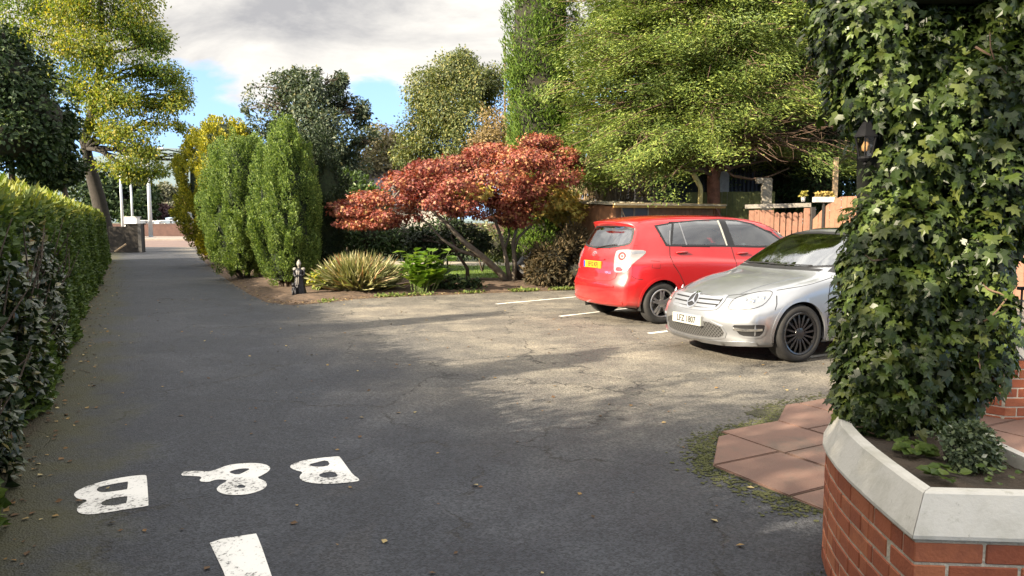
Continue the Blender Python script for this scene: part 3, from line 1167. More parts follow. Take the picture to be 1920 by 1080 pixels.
        bm = bmesh.new()
        bm.from_mesh(me)
        loose = [v for v in bm.verts if not v.link_faces]
        bmesh.ops.delete(bm, geom=loose, context='VERTS')
        bmesh.ops.recalc_face_normals(bm, faces=bm.faces[:])
        bm.to_mesh(me)
        bm.free()
        o = link(name, me, mat, root, smooth=True)
        return o


def strip(pts, w):
    """outline of a thin line drawn along pts"""
    a, b = [], []
    for i in range(len(pts)):
        p0, p1 = Vector(pts[max(0, i - 1)]), Vector(pts[min(len(pts) - 1, i + 1)])
        d = (p1 - p0).normalized()
        n = Vector((-d.y, d.x)) * w
        p = Vector(pts[i])
        a.append((p + n)[:])
        b.append((p - n)[:])
    return [tuple(p) for p in a] + [tuple(p) for p in b[::-1]]


def arc(cx, cz, r, a0, a1, n=20):
    return [(cx + r * math.cos(R(a0 + (a1 - a0) * i / n)), cz + r * math.sin(R(a0 + (a1 - a0) * i / n))) for i in range(n + 1)]


def shrink(poly, d):
    """move an outline inwards by about d"""
    c = np.mean(np.array(poly), axis=0)
    area = sum(poly[i][0] * poly[(i + 1) % len(poly)][1] - poly[(i + 1) % len(poly)][0] * poly[i][1] for i in range(len(poly)))
    return offset_loop(poly, d if area > 0 else -d)


def car_paint(name, c, metal=0.0, rough=0.35, coat=1.0):
    m, nt, b = mat_new(name)
    tc = nd(nt, 'ShaderNodeTexCoord')
    n = nd(nt, 'ShaderNodeTexNoise', Scale=4, Detail=5)
    nt.links.new(tc.outputs['Object'], n.inputs['Vector'])
    sep = nd(nt, 'ShaderNodeSeparateXYZ')
    nt.links.new(tc.outputs['Object'], sep.inputs[0])
    # road dirt low on the panels
    dirt = math_node(nt, 'MULTIPLY', rng_node(nt, math_node(nt, 'ADD', sep.outputs[2], math_node(nt, 'MULTIPLY', n.outputs['Fac'], 0.5)), 0.40, 0.85, 0.30, 0.0), 1.0)
    nt.links.new(mixc(nt, dirt, c, (0.12, 0.10, 0.08)), b.inputs['Base Color'])
    b.inputs['Metallic'].default_value = metal
    b.inputs['Roughness'].default_value = rough
    b.inputs['Coat Weight'].default_value = coat
    b.inputs['Coat Roughness'].default_value = 0.02
    f = nd(nt, 'ShaderNodeTexNoise', Scale=300, Detail=2)
    nt.links.new(tc.outputs['Object'], f.inputs['Vector'])
    nt.links.new(rng_node(nt, n.outputs['Fac'], 0.3, 0.8, rough, rough + 0.12), b.inputs['Roughness'])
    return m


def glass_material(name, tint, gloss_min=0.10, rough=0.01):
    m = bpy.data.materials.new(name)
    m.use_nodes = True
    nt = m.node_tree
    nt.nodes.clear()
    out = nt.nodes.new('ShaderNodeOutputMaterial')
    t = nt.nodes.new('ShaderNodeBsdfTransparent')
    t.inputs[0].default_value = c4(tint)
    g = nt.nodes.new('ShaderNodeBsdfGlossy')
    g.inputs['Roughness'].default_value = rough
    g.inputs['Color'].default_value = (0.95, 0.97, 1, 1)
    fr = nt.nodes.new('ShaderNodeLayerWeight')
    fr.inputs['Blend'].default_value = 0.30
    mr = nt.nodes.new('ShaderNodeMapRange')
    mr.inputs['To Min'].default_value = gloss_min
    mr.inputs['To Max'].default_value = 1.0
    nt.links.new(fr.outputs['Fresnel'], mr.inputs['Value'])
    mx = nt.nodes.new('ShaderNodeMixShader')
    nt.links.new(mr.outputs[0], mx.inputs[0])
    nt.links.new(t.outputs[0], mx.inputs[1])
    nt.links.new(g.outputs[0], mx.inputs[2])
    nt.links.new(mx.outputs[0], out.inputs[0])
    return m


M_glass = glass_material('tinted_car_glass', (0.46, 0.50, 0.50), 0.20)
M_screen = glass_material('windscreen_glass', (0.46, 0.51, 0.48), 0.24)
M_lens = glass_material('clear_lens', (0.86, 0.88, 0.88), 0.08, 0.03)
M_rubber = plain('tyre_rubber', (0.017, 0.0165, 0.016), 0.85, var=0.3, scale=15, bump=0.15)
M_black = plain('black_plastic', (0.012, 0.012, 0.013), 0.45)
M_matt = plain('matt_black', (0.008, 0.008, 0.008), 0.9)
M_chrome = plain('chrome', (0.72, 0.73, 0.75), 0.12, metal=1.0)
M_alloy = plain('silver_alloy', (0.36, 0.36, 0.37), 0.28, metal=0.85)
M_darkalloy = plain('black_alloy', (0.010, 0.010, 0.011), 0.28, coat=0.5)
M_disc = plain('brake_disc', (0.30, 0.29, 0.28), 0.4, metal=1.0)
M_seat = plain('dark_seat_cloth', (0.035, 0.036, 0.042), 0.9, var=0.2, scale=30)
M_redlamp = plain('red_lamp_lens', (0.24, 0.022, 0.020), 0.12, coat=1.0)
M_whitelamp = plain('pale_lamp_lens', (0.30, 0.28, 0.27), 0.15, metal=0.35, coat=1.0)
M_reflector = plain('lamp_reflector', (0.34, 0.35, 0.36), 0.2, metal=0.8)
M_bulb = plain('lamp_lens_glass', (0.55, 0.57, 0.58), 0.05, metal=0.6, coat=1.0)
M_shut = plain('shut_line', (0.006, 0.006, 0.006), 0.9)
M_liner = plain('arch_liner', (0.010, 0.010, 0.010), 0.95)


def make_wheel(root, x, y, r, w, rim_r, style, out, mrim):
    """wheel with its axle along y; out = -1 or 1 is the side that faces outwards"""
    wh = bpy.data.objects.new('wheel', None)
    col.objects.link(wh)
    wh.parent = root
    wh.location = (x, y, r)
    bm = bmesh.new()
    h = w / 2
    bm_lathe(bm, [(rim_r - .012, -h * .8), (rim_r + .012, -h * .96), (r - .035, -h), (r - .010, -h * .86), (r, -h * .55), (r, h * .55), (r - .010, h * .86), (r - .035, h), (rim_r + .012, h * .96), (rim_r - .012, h * .8)], 40, axis='y', closed=True)
    t = from_bm('tyre', bm, M_rubber, wh, smooth=True)
    bm = bmesh.new()
    # barrel and lip
    bm_lathe(bm, [(rim_r - .004, out * h * .97), (rim_r + .004, out * h * .90), (rim_r - .010, out * h * .70), (rim_r - .028, -out * h * .6), (rim_r - .034, -out * h * .6), (rim_r - .022, out * h * .70), (rim_r - .020, out * h * .93)], 40, axis='y', closed=True)
    # spokes
    face = out * (h * .78)
    def spoke(a, wid, wid2, r0, r1, rise=0.018):
        ca, sa = math.cos(a), math.sin(a)
        def pt(rr, s, yy): return Vector((rr * ca - s * sa, yy, rr * sa + s * ca))
        y0, y1 = face - out * 0.0, face + out * rise * .4
        a_ = [pt(r0, -wid, y1), pt(r0, wid, y1), pt(r0, wid, y1 - out * .03), pt(r0, -wid, y1 - out * .03)]
        m_ = [pt((r0 + r1) / 2, -(wid + wid2) / 2, y0 + out * rise), pt((r0 + r1) / 2, (wid + wid2) / 2, y0 + out * rise), pt((r0 + r1) / 2, (wid + wid2) / 2, y0 - out * .02), pt((r0 + r1) / 2, -(wid + wid2) / 2, y0 - out * .02)]
        b_ = [pt(r1, -wid2, y0 + out * .004), pt(r1, wid2, y0 + out * .004), pt(r1, wid2, y0 - out * .03), pt(r1, -wid2, y0 - out * .03)]
        A, Mm, B = ([bm.verts.new(p) for p in q] for q in (a_, m_, b_))
        for s, t_ in ((A, Mm), (Mm, B)):
            for k in range(4): bm.faces.new((s[k], s[(k + 1) % 4], t_[(k + 1) % 4], t_[k]))
        bm.faces.new(A)
        bm.faces.new(B[::-1])
    if style == 'twin':
        for k in range(5):
            a = 2 * math.pi * k / 5 + .3
            for s in (-.17, .17): spoke(a + s * .9, .016, .017, .052, rim_r - .012)
    else:
        for k in range(16): spoke(2 * math.pi * k / 16 + .1, .009, .011, .055, rim_r - .012, .012)
    bm_lathe(bm, [(0, face + out * .012), (.032, face + out * .012), (.062, face + out * .008), (.070, face - out * .01), (.070, face - out * .04), (0, face - out * .04)], 24, axis='y')
    for k in range(5):
        a = 2 * math.pi * k / 5 + .6
        M = Matrix.Translation((.052 * math.cos(a), 0, .052 * math.sin(a)))
        bm_lathe(bm, [(0, face + out * .014), (.008, face + out * .014), (.009, face)], 8, M, axis='y')
    rim = from_bm('rim', bm, mrim, wh)
    for p in rim.data.polygons: p.use_smooth = True
    rim.data.set_sharp_from_angle(angle=R(40))
    bm = bmesh.new()
    bm_lathe(bm, [(0, out * .01), (rim_r * .72, out * .01), (rim_r * .72, -out * .012), (0, -out * .012)], 32, axis='y')
    from_bm('brake_disc', bm, M_disc if mrim is not M_darkalloy else M_black, wh)
    return wh


def wheel_arch(car, root, x, z, r, mat, z_low=0.16):
    """lip laid round the opening and the dark liner inside it"""
    a_low = math.degrees(math.asin(max(-1, (z_low - z) / r)))
    for_lip = arc(x, z, r - .012, a_low, 180 - a_low, 28) + arc(x, z, r + .026, 180 - a_low, a_low, 28)
    car.add('arch_lip', mat, root, for_lip, 's', both=True, step=0.035, off=0.006, soft=0, depth=0.03)
    for sy in (-1, 1):
        bm = bmesh.new()
        pr = None
        for k in range(25):
            a = R(a_low - 4 + (188 - 2 * a_low) * k / 24)
            q = [bm.verts.new((x + (r + .004) * math.cos(a), sy * yy, z + (r + .004) * math.sin(a))) for yy in (.50, .845)]
            if pr: bm.faces.new((pr[0], pr[1], q[1], q[0]))
            pr = q
        c = [v for v in bm.verts if abs(v.co.y) < .51]
        bm.faces.new(c)
        from_bm('arch_liner', bm, M_liner, root)


def text_part(name, body, size, mat, root, M, squeeze=1.0, extrude=0.0008, bold=0.0):
    """lettering as a thin mesh; M places its x (along), y (up), z (out)"""
    cu = bpy.data.curves.new(name, 'FONT')
    cu.body = body
    cu.size = size
    cu.align_x = 'CENTER'
    cu.align_y = 'CENTER'
    cu.extrude = extrude
    cu.offset = bold
    cu.resolution_u = 3
    tmp = bpy.data.objects.new(name, cu)
    col.objects.link(tmp)
    dg = bpy.context.evaluated_depsgraph_get()
    me = bpy.data.meshes.new_from_object(tmp.evaluated_get(dg))
    bpy.data.objects.remove(tmp)
    bpy.data.curves.remove(cu)
    me.transform(M @ Matrix.Scale(squeeze, 4, (1, 0, 0)))
    me.materials.clear()
    o = link(name, me, mat, root)
    return o


def frame_at(loc, xdir, zdir):
    x = Vector(xdir).normalized()
    z = Vector(zdir).normalized()
    y = z.cross(x).normalized()
    x = y.cross(z)
    return Matrix(((x.x, y.x, z.x, loc[0]), (x.y, y.y, z.y, loc[1]), (x.z, y.z, z.z, loc[2]), (0, 0, 0, 1)))


def rounded_box(bm, x0, x1, y0, y1, z0, z1, b, M=None, seg=3):
    vs = bm_box(bm, x0, x1, y0, y1, z0, z1, M)
    es = list({e for v in vs for e in v.link_edges})
    bmesh.ops.bevel(bm, geom=es, offset=b, segments=seg, affect='EDGES')


def make_seats(root, spots):
    for x, y, facing in spots:
        bm = bmesh.new()
        rounded_box(bm, x - .26, x + .26, y - .25, y + .25, .40, .54, .05)
        T = Matrix.Translation((x - facing * .24, y, .50)) @ Matrix.Rotation(-facing * .28, 4, 'Y')
        rounded_box(bm, -.06, .06, -.24, .24, .0, .58, .045, T)
        rounded_box(bm, -.045, .045, -.14, .14, .62, .80, .035, T)
        from_bm('seat', bm, M_seat, root, smooth=True)


def make_steering(root, x, y, z, facing):
    bm = bmesh.new()
    T = Matrix.Translation((x, y, z)) @ Matrix.Rotation(facing * R(65), 4, 'Y')
    n, m = 24, 6
    rings = [[bm.verts.new(T @ Vector(((.18 + .014 * math.cos(2 * math.pi * j / m)) * math.cos(2 * math.pi * i / n), (.18 + .014 * math.cos(2 * math.pi * j / m)) * math.sin(2 * math.pi * i / n), .014 * math.sin(2 * math.pi * j / m)))) for j in range(m)] for i in range(n)]
    for i in range(n):
        for j in range(m):
            bm.faces.new((rings[i][j], rings[(i + 1) % n][j], rings[(i + 1) % n][(j + 1) % m], rings[i][(j + 1) % m]))
    for a in (90, 210, 330):
        bm_tube(bm, [T @ Vector((0, 0, 0)), T @ Vector((.18 * math.cos(R(a)), .18 * math.sin(R(a)), 0))], .012, 6)
    from_bm('steering_wheel', bm, M_black, root, smooth=True)
# ------------------------------------------------------------------ the red hatchback
M_red = car_paint('red_car_paint', (0.36, 0.008, 0.010), 0.0, 0.30)
red = empty('hatchback_car', (1.25, 11.66, 0), R(90 - 66))
tag(red, 'red five door hatchback parked with its rear towards the drive', 'car')
S = {
    'zb': [(0, .27), (.25, .24), (.6, .21), (3.7, .20), (4.2, .22), (4.44, .27)],
    'hw': [(0, .795), (.12, .845), (.45, .885), (1.2, .895), (3.2, .895), (3.9, .88), (4.3, .83), (4.44, .74)],
    'zbelt': [(0, 1.00), (.6, 1.015), (1.3, 1.005), (2.2, .965), (3.4, .925), (3.8, .90), (4.44, .68)],
    'yb': [(0, .75), (.3, .80), (.9, .835), (2.2, .845), (3.4, .835), (3.9, .80), (4.44, .66)],
    'zt': [(0, 1.55), (.25, 1.59), (.9, 1.64), (1.7, 1.655), (2.4, 1.635), (2.9, 1.56), (3.2, 1.44), (3.5, 1.23), (3.78, 1.045), (3.95, .985), (4.25, .88), (4.40, .78), (4.44, .75)],
    'yt': [(0, .60), (.4, .62), (1.5, .635), (2.6, .63), (3.2, .62), (3.75, .70), (4.44, .60)],
    'crown': [(0, .05), (.6, .065), (2.6, .06), (3.3, .04), (3.8, .03), (4.44, .03)],
}
car = Car(S, 4.44, (.20, 2.6, .85, [(.2, .06), (.36, .01), (.55, 0.0), (.63, .015), (.72, .055), (.98, .10), (1.05, .125), (1.30, .27), (1.46, .36), (1.51, .31), (1.56, .20), (1.6, .20)], 1.15),
          (.36, 2.4, .85, [(.2, .05), (.45, 0), (.6, .02), (.78, .10), (1.0, .10)], 0.9))
RC = car
# ------------------------------------------------------------------ the silver saloon
M_silver = car_paint('silver_car_paint', (0.30, 0.315, 0.34), 0.72, 0.34)
sal = empty('saloon_car', (2.08, 8.60, 0), R(90 - 66))
tag(sal, 'silver saloon with black alloy wheels parked nose towards the drive', 'car')
S = {
    'zb': [(0, .19), (.3, .17), (.6, .18), (3.8, .19), (4.3, .24), (4.59, .30)],
    'hw': [(0, .80), (.10, .845), (.4, .872), (.9, .885), (3.6, .885), (4.2, .86), (4.59, .76)],
    'zbelt': [(0, .66), (.15, .70), (.5, .78), (.9, .845), (1.3, .90), (2.0, .925), (3.2, .955), (4.0, .95), (4.59, .90)],
    'yb': [(0, .70), (.2, .76), (.6, .82), (1.1, .845), (2.0, .855), (3.4, .85), (4.1, .82), (4.59, .70)],
    'zt': [(0, .715), (.12, .755), (.4, .835), (.8, .91), (1.12, .965), (1.22, 1.00), (1.45, 1.15), (1.75, 1.325), (2.0, 1.425), (2.3, 1.475), (2.7, 1.48), (3.1, 1.44), (3.5, 1.29), (3.85, 1.12), (4.0, 1.075), (4.45, 1.035), (4.59, .97)],
    'yt': [(0, .62), (.4, .70), (.9, .745), (1.15, .73), (1.45, .66), (1.9, .59), (2.4, .575), (3.0, .58), (3.6, .64), (4.0, .70), (4.59, .60)],
    'crown': [(0, .03), (.5, .045), (1.1, .05), (1.5, .05), (2.2, .055), (3.2, .05), (4.0, .03), (4.59, .03)],
}
car = Car(S, 4.59, (.29, 2.7, .87, [(.15, .07), (.22, .02), (.30, .025), (.45, 0.0), (.54, .02), (.60, .055), (.72, .095), (.9, .10)], 1.0),
          (.30, 2.5, .85, [(.25, .08), (.55, 0), (.75, .02), (.95, .09), (1.1, .10)], 0.8))
SC = car
car, root = RC, red
root.location = (1.23, 11.70, 0)
DLO = [(.735, 1.490), (1.07, 1.538), (1.55, 1.575), (2.0, 1.588), (2.33, 1.573), (2.63, 1.520), (3.03, 1.362), (3.27, 1.225), (3.25, 1.15), (3.0, 1.13), (2.64, 1.13), (2.03, 1.152), (.96, 1.172), (.865, 1.178)]
WIN = {'quarter': [(.775, 1.478), (1.052, 1.520), (.948, 1.200), (.887, 1.203)],
       'rear': [(1.085, 1.524), (1.55, 1.560), (1.95, 1.570), (2.005, 1.178), (.978, 1.199)],
       'front': [(2.085, 1.568), (2.33, 1.555), (2.61, 1.504), (3.01, 1.348), (3.20, 1.238), (3.17, 1.155), (2.64, 1.152), (2.175, 1.170)]}
RG = [(-.565, 1.474), (0, 1.488), (.565, 1.474), (.615, 1.38), (.660, 1.250), (.645, 1.190), (.40, 1.142), (0, 1.122), (-.40, 1.142), (-.645, 1.190), (-.660, 1.250), (-.615, 1.38)]
WS = [(-.60, 1.46), (.60, 1.46), (.70, 1.10), (.3, 1.06), (-.3, 1.06), (-.70, 1.10)]
car.holes += [(shrink(DLO, .014), 's', 0), (shrink(RG, .02), 'e', .62), (WS, 'w', (2.85, 3.75))]
car.wheel_cut(.75, .318, .372)
car.wheel_cut(3.53, .318, .372)
car.body('body', M_red, root)
fr = car.add('window_surround', M_black, root, DLO, 's', both=True, holes=[shrink(w, .004) for w in WIN.values()], step=.03, off=.004, soft=0)
for k, w in WIN.items():
    car.add('window', M_glass, root, w, 's', both=True, step=.04, off=.001, soft=0, depth=.004)
car.add('window_bar', M_alloy, root, strip([(1.185, 1.530), (1.215, 1.36), (1.245, 1.190)], .009), 's', both=True, step=0.05, off=.006, soft=0)
car.add('window_bar', M_alloy, root, strip([(.985, 1.41), (.958, 1.30), (.938, 1.190)], .006), 's', both=True, step=0.05, off=.007, soft=0)
car.add('pillar_trim', plain('pale_pillar_trim', (.42, .41, .36), .5), root, strip([(1.945, 1.565), (1.985, 1.37), (2.02, 1.172)], .014), 's', both=True, step=.05, off=.006, soft=0)
rw = car.add('rear_window', M_glass, root, RG, 'e', step=.04, off=.002, depth=.004)
fr = car.add('rear_window_border', M_black, root, RG, 'e', holes=[shrink(RG, .030)], step=.035, off=.0045)
car.add('windscreen', M_screen, root, [(p[0] * 1.04, p[1] + (.012 if p[1] > 1.2 else -.01)) for p in WS], 'f', step=.06, off=.003, soft=0, depth=.004)
# rear wiper
bm = bmesh.new()
pts = []
for y, z in ((.02, 1.125), (-.12, 1.150), (-.30, 1.178), (-.44, 1.20)):
    l, n = car.hit((y, z), 'e')
    pts.append(l + n * .018)
bm_tube(bm, pts, [.014, .010, .008, .006], 6)
from_bm('rear_wiper', bm, M_black, root)
# tail lamps, wrapping the corners
LAMP = [(.455, 1.085), (.50, 1.118), (.60, 1.128), (.74, 1.126), (.905, 1.118), (.895, 1.06), (.78, .955), (.715, .88), (.655, .795), (.575, .79), (.47, .785), (.445, .84)]
for s in (-1, 1):
    l = car.add('tail_lamp', M_whitelamp, root, LAMP, 'c', side=s, step=.03, off=.006, soft=1)
    ring = [(.575 + .062 * math.cos(t), 1.03 + .060 * math.sin(t)) for t in np.linspace(0, 6.283, 20)[:-1]]
    car.add('red_lens', M_redlamp, l, ring, 'c', side=s, step=.02, off=.010, soft=0, holes=[[(.575 + .038 * math.cos(t), 1.03 + .036 * math.sin(t)) for t in np.linspace(0, 6.283, 16)[:-1]]])
    car.add('red_lens', M_redlamp, l, [(.575 + .014 * math.cos(t), 1.03 + .013 * math.sin(t)) for t in np.linspace(0, 6.283, 14)[:-1]], 'c', side=s, step=.02, off=.011, soft=0)
    car.add('red_lens', M_redlamp, l, [(.48, .805), (.60, .808), (.585, .865), (.49, .87)], 'c', side=s, step=.02, off=.010, soft=1)
    car.add('lamp_bezel', M_alloy, l, strip([(.49, .955), (.60, .935), (.72, .93)], .006), 'c', side=s, step=.03, off=.009, soft=0)
    car.add('lamp_bezel', M_alloy, l, strip([(.65, 1.075), (.76, 1.085), (.88, 1.095)], .018), 'c', side=s, step=.03, off=.009, soft=0)
# number plate recess, plate and characters
M_plate_y = plain('yellow_plate', (.40, .22, .010), .5, coat=.5)
M_plate_blue = plain('blue_band', (.02, .05, .30), .4)
bm = bmesh.new()
px = .028
rounded_box(bm, px, px + .05, -.262, .262, .826, .940, .006)
pl = from_bm('number_plate', bm, M_plate_y, root)
M = frame_at((px - .0015, -.030, .883), (0, -1, 0), (-1, 0, 0))
text_part('plate_lettering', 'EF12 KFJ', .098, M_black, pl, M, .82, bold=.0012)
bm = bmesh.new()
bm_box(bm, px - .0012, px, .215, .258, .832, .934)
from_bm('country_band', bm, M_plate_blue, pl)
car.add('plate_trim', M_red, root, [(-.31, .950), (.31, .950), (.33, .985), (-.33, .985)], 'e', step=.03, off=.018, depth=.03)
# oval badge and small script
def ring_badge(yc, zc, ry, rz, mode, off, mat, parent, t=.2):
    o = [(yc + ry * math.cos(a), zc + rz * math.sin(a)) for a in np.linspace(0, 6.283, 25)[:-1]]
    h = [(yc + ry * (1 - t) * math.cos(a), zc + rz * (1 - t * 1.2) * math.sin(a)) for a in np.linspace(0, 6.283, 25)[:-1]]
    return car.add('badge', mat, parent, o, mode, holes=[h], step=.02, off=off, soft=0)
bd = ring_badge(0, 1.045, .058, .041, 'e', .008, M_chrome, root)
car.add('badge_bar', M_chrome, bd, [(.04 * math.cos(a), 1.060 + .017 * math.sin(a)) for a in np.linspace(0, 6.283, 20)[:-1]], 'e', holes=[[(.029 * math.cos(a), 1.060 + .009 * math.sin(a)) for a in np.linspace(0, 6.283, 18)[:-1]]], step=.02, off=.008, soft=0)
car.add('badge_bar', M_chrome, bd, [(.016 * math.cos(a), 1.043 + .033 * math.sin(a)) for a in np.linspace(0, 6.283, 20)[:-1]], 'e', holes=[[(.008 * math.cos(a), 1.043 + .024 * math.sin(a)) for a in np.linspace(0, 6.283, 18)[:-1]]], step=.02, off=.0085, soft=0)
l, n = car.hit((-.43, .775), 'e')
text_part('script', 'VERSO', .046, M_chrome, root, frame_at(l + n * .004, (0, -1, 0), n), 1.0)
l, n = car.hit((.50, .800), 'e')
text_part('script', 'TOYOTA', .034, M_chrome, root, frame_at(l + n * .004, (0, -1, 0), n), 1.0)
# shut lines, creases
sh = lambda pts, mode, w=.005, both=False, off=.0016: car.add('shut_line', M_shut, root, strip(pts, w), mode, both=both, step=.04, off=off, soft=0, depth=.004)
sh([(-.705, 1.19), (-.66, 1.0), (-.60, .80), (-.585, .70), (-.50, .655), (0, .640), (.50, .655), (.585, .70), (.60, .80), (.66, 1.0), (.705, 1.19)], 'e')
sh([(.93, 1.17), (.905, 1.03), (.93, .90), (1.04, .76), (1.13, .60), (1.16, .36), (2.10, .33)], 's', both=True)
sh([(2.105, 1.15), (2.135, .9), (2.12, .36), (2.1, .33)], 's', both=True)
sh([(3.20, 1.10), (3.19, .8), (3.10, .36), (2.1, .33)], 's', both=True)
sh([(.40, .69), (.30, .70), (.24, .745)], 's', .004, True)
sh([(.56, .965), (.555, .86), (.69, .85), (.70, .95), (.56, .965)], 's', .0035)
# rear bumper: step, lower valance and reflectors
car.add('bumper_step', M_red, root, strip([(-.60, .575), (0, .560), (.60, .575)], .012), 'e', step=.04, off=.012, soft=0, depth=.02)
car.add('lower_valance', M_red, root, strip([(-.72, .335), (-.3, .312), (.3, .312), (.72, .335)], .020), 'e', step=.04, off=.012, soft=0, depth=.02)
# side rub and sill
car.add('sill_strip', M_red, root, strip([(1.15, .285), (3.1, .270)], .035), 's', both=True, step=.06, off=.010, soft=0, depth=.02)
# handles
for x in (1.13, 2.30):
    for s in (-1, 1):
        l, n = car.hit((x, 1.075 - .028 * (x - 1.1)), 's', s)
        car.add('handle_recess', M_red, root, [(x + .075 * math.cos(a), l.z + .030 * math.sin(a)) for a in np.linspace(0, 6.283, 18)[:-1]], 's', side=s, holes=[[(x + .062 * math.cos(a), l.z - .003 + .022 * math.sin(a)) for a in np.linspace(0, 6.283, 18)[:-1]]], step=.03, off=.004, soft=0)
        bm = bmesh.new()
        M = frame_at(l + n * .022, (1, 0, 0), n)
        rounded_box(bm, -.105, .105, -.014, .014, -.012, .010, .008, M)
        rounded_box(bm, -.105, -.075, -.012, .012, -.03, .0, .004, M)
        rounded_box(bm, .075, .105, -.012, .012, -.03, .0, .004, M)
        from_bm('door_handle', bm, M_red, root, smooth=True)
# mirrors
for s in (-1, 1):
    bm = bmesh.new()
    rounded_box(bm, 3.03, 3.15, s * .98 - .10, s * .98 + .10, 1.10, 1.25, .045)
    rounded_box(bm, 3.06, 3.12, min(s * .80, s * .92), max(s * .80, s * .92), 1.13, 1.17, .015)
    from_bm('door_mirror', bm, M_red, root, smooth=True)
# roof gutters, aerial
for s in (-1, 1):
    bm = bmesh.new()
    pts = []
    for x in np.linspace(.5, 2.9, 14):
        l, n = car.hit((x, s * .575), 't')
        pts.append(l + n * .002)
    bm_tube(bm, pts, .008, 6)
    from_bm('roof_gutter', bm, M_red, root)
bm = bmesh.new()
l, n = car.hit((2.55, 0), 't')
bm_tube(bm, [l, l + Vector((-.16, 0, .20))], [.006, .003], 6)
from_bm('aerial', bm, M_black, root)
# front lamps (hidden from the drive, still there)
for s in (-1, 1):
    car.add('headlight', M_bulb, root, [(s * .52, .66), (s * .76, .72), (s * .82, .84), (s * .62, .80)], 'f', step=.04, off=.006)
car.add('front_grille', M_black, root, [(-.45, .36), (.45, .36), (.5, .52), (-.5, .52)], 'f', step=.04, off=.004)
# cabin
bm = bmesh.new()
bm_box(bm, .35, 3.6, -.70, .70, .30, .40)
bm_box(bm, .30, .95, -.70, .70, .40, .92)
bm_box(bm, 3.05, 3.62, -.70, .70, .40, 1.06)
for s in (-1, 1): bm_box(bm, .9, 3.1, s * .76 - .02, s * .76 + .02, .4, 1.12)
from_bm('cabin_trim', bm, M_black, root)
make_seats(root, [(2.35, -.37, 1), (2.35, .37, 1), (1.45, -.40, 1), (1.45, .40, 1), (1.45, 0, 1)])
make_steering(root, 2.85, -.37, 1.02, -1)
bm = bmesh.new()
bm_box(bm, .5, 3.9, -.6, .6, .19, .30)
bm_tube(bm, [(.30, .30, .24), (.12, .36, .23)], .035, 10)
from_bm('underbody', bm, M_matt, root)
for x in (.75, 3.53):
    wheel_arch(car, root, x, .318, .372, M_red, .24)
    for s in (-1, 1): make_wheel(root, x, s * .775, .318, .205, .215, 'twin', s, M_alloy)
car, root = SC, sal
DLO = [(1.33, .985), (1.55, 1.10), (1.85, 1.265), (2.08, 1.36), (2.5, 1.40), (2.9, 1.395), (3.3, 1.30), (3.66, 1.12), (3.62, 1.03), (2.5, .99), (1.5, .955)]
WIN = {'front': [(1.45, 1.0), (1.62, 1.11), (1.90, 1.262), (2.10, 1.345), (2.40, 1.378), (2.42, 1.005), (1.5, .975)],
       'rear': [(2.50, 1.382), (2.9, 1.376), (3.27, 1.285), (3.58, 1.12), (3.56, 1.045), (2.52, 1.01)]}
WS = [(-.545, 1.408), (0, 1.425), (.545, 1.408), (.66, 1.20), (.725, 1.035), (.4, 1.003), (0, .995), (-.4, 1.003), (-.725, 1.035), (-.66, 1.20)]
RW = [(-.52, 1.39), (.52, 1.39), (.66, 1.15), (-.66, 1.15)]
car.holes += [(shrink(DLO, .014), 's', 0), (shrink(WS, .012), 'w', (1.0, 2.25)), (RW, 'w', (3.0, 4.0))]
car.wheel_cut(.81, .322, .368)
car.wheel_cut(3.57, .322, .368)
car.body('body', M_silver, root)
car.add('window_surround', M_black, root, DLO, 's', both=True, holes=list(WIN.values()), step=.03, off=.004, soft=0)
for w in WIN.values(): car.add('window', M_glass, root, w, 's', both=True, step=.05, off=.001, soft=0, depth=.004)
car.add('window_trim', M_chrome, root, strip([(1.40, .965), (2.5, .985), (3.62, 1.03)], .008), 's', both=True, step=.06, off=.008, soft=0)
car.add('windscreen', M_screen, root, WS, 'e', step=.05, off=.003, soft=0, depth=.004)
car.add('windscreen_border', M_black, root, WS, 'e', holes=[shrink(WS, .022)], step=.04, off=.005, soft=0)
car.add('rear_window', M_glass, root, [(p[0] * 1.03, p[1]) for p in RW], 'f', step=.06, off=.003, soft=0, depth=.004)
car.add('glass_roof', plain('black_glass_roof', (.006, .006, .007), .06, coat=1.0), root, [(2.14, -.53), (2.14, .53), (3.05, .53), (3.05, -.53)], 't', step=.06, off=.003)
# wipers in the cowl
car.add('cowl_panel', M_black, root, [(1.265, -.66), (1.195, -.3), (1.180, 0), (1.195, .3), (1.265, .66), (1.315, .68), (1.24, .3), (1.222, 0), (1.24, -.3), (1.315, -.68)], 't', step=.03, off=.002, soft=0)
for ya, yb in ((.10, -.52), (.62, .05)):
    bm = bmesh.new()
    pts = []
    for t in np.linspace(0, 1, 6):
        l, n = car.hit((ya + (yb - ya) * t, 1.02 + .012 * t), 'e')
        pts.append(l + n * .016)
    bm_tube(bm, pts, .007, 6)
    from_bm('wiper', bm, M_black, root)
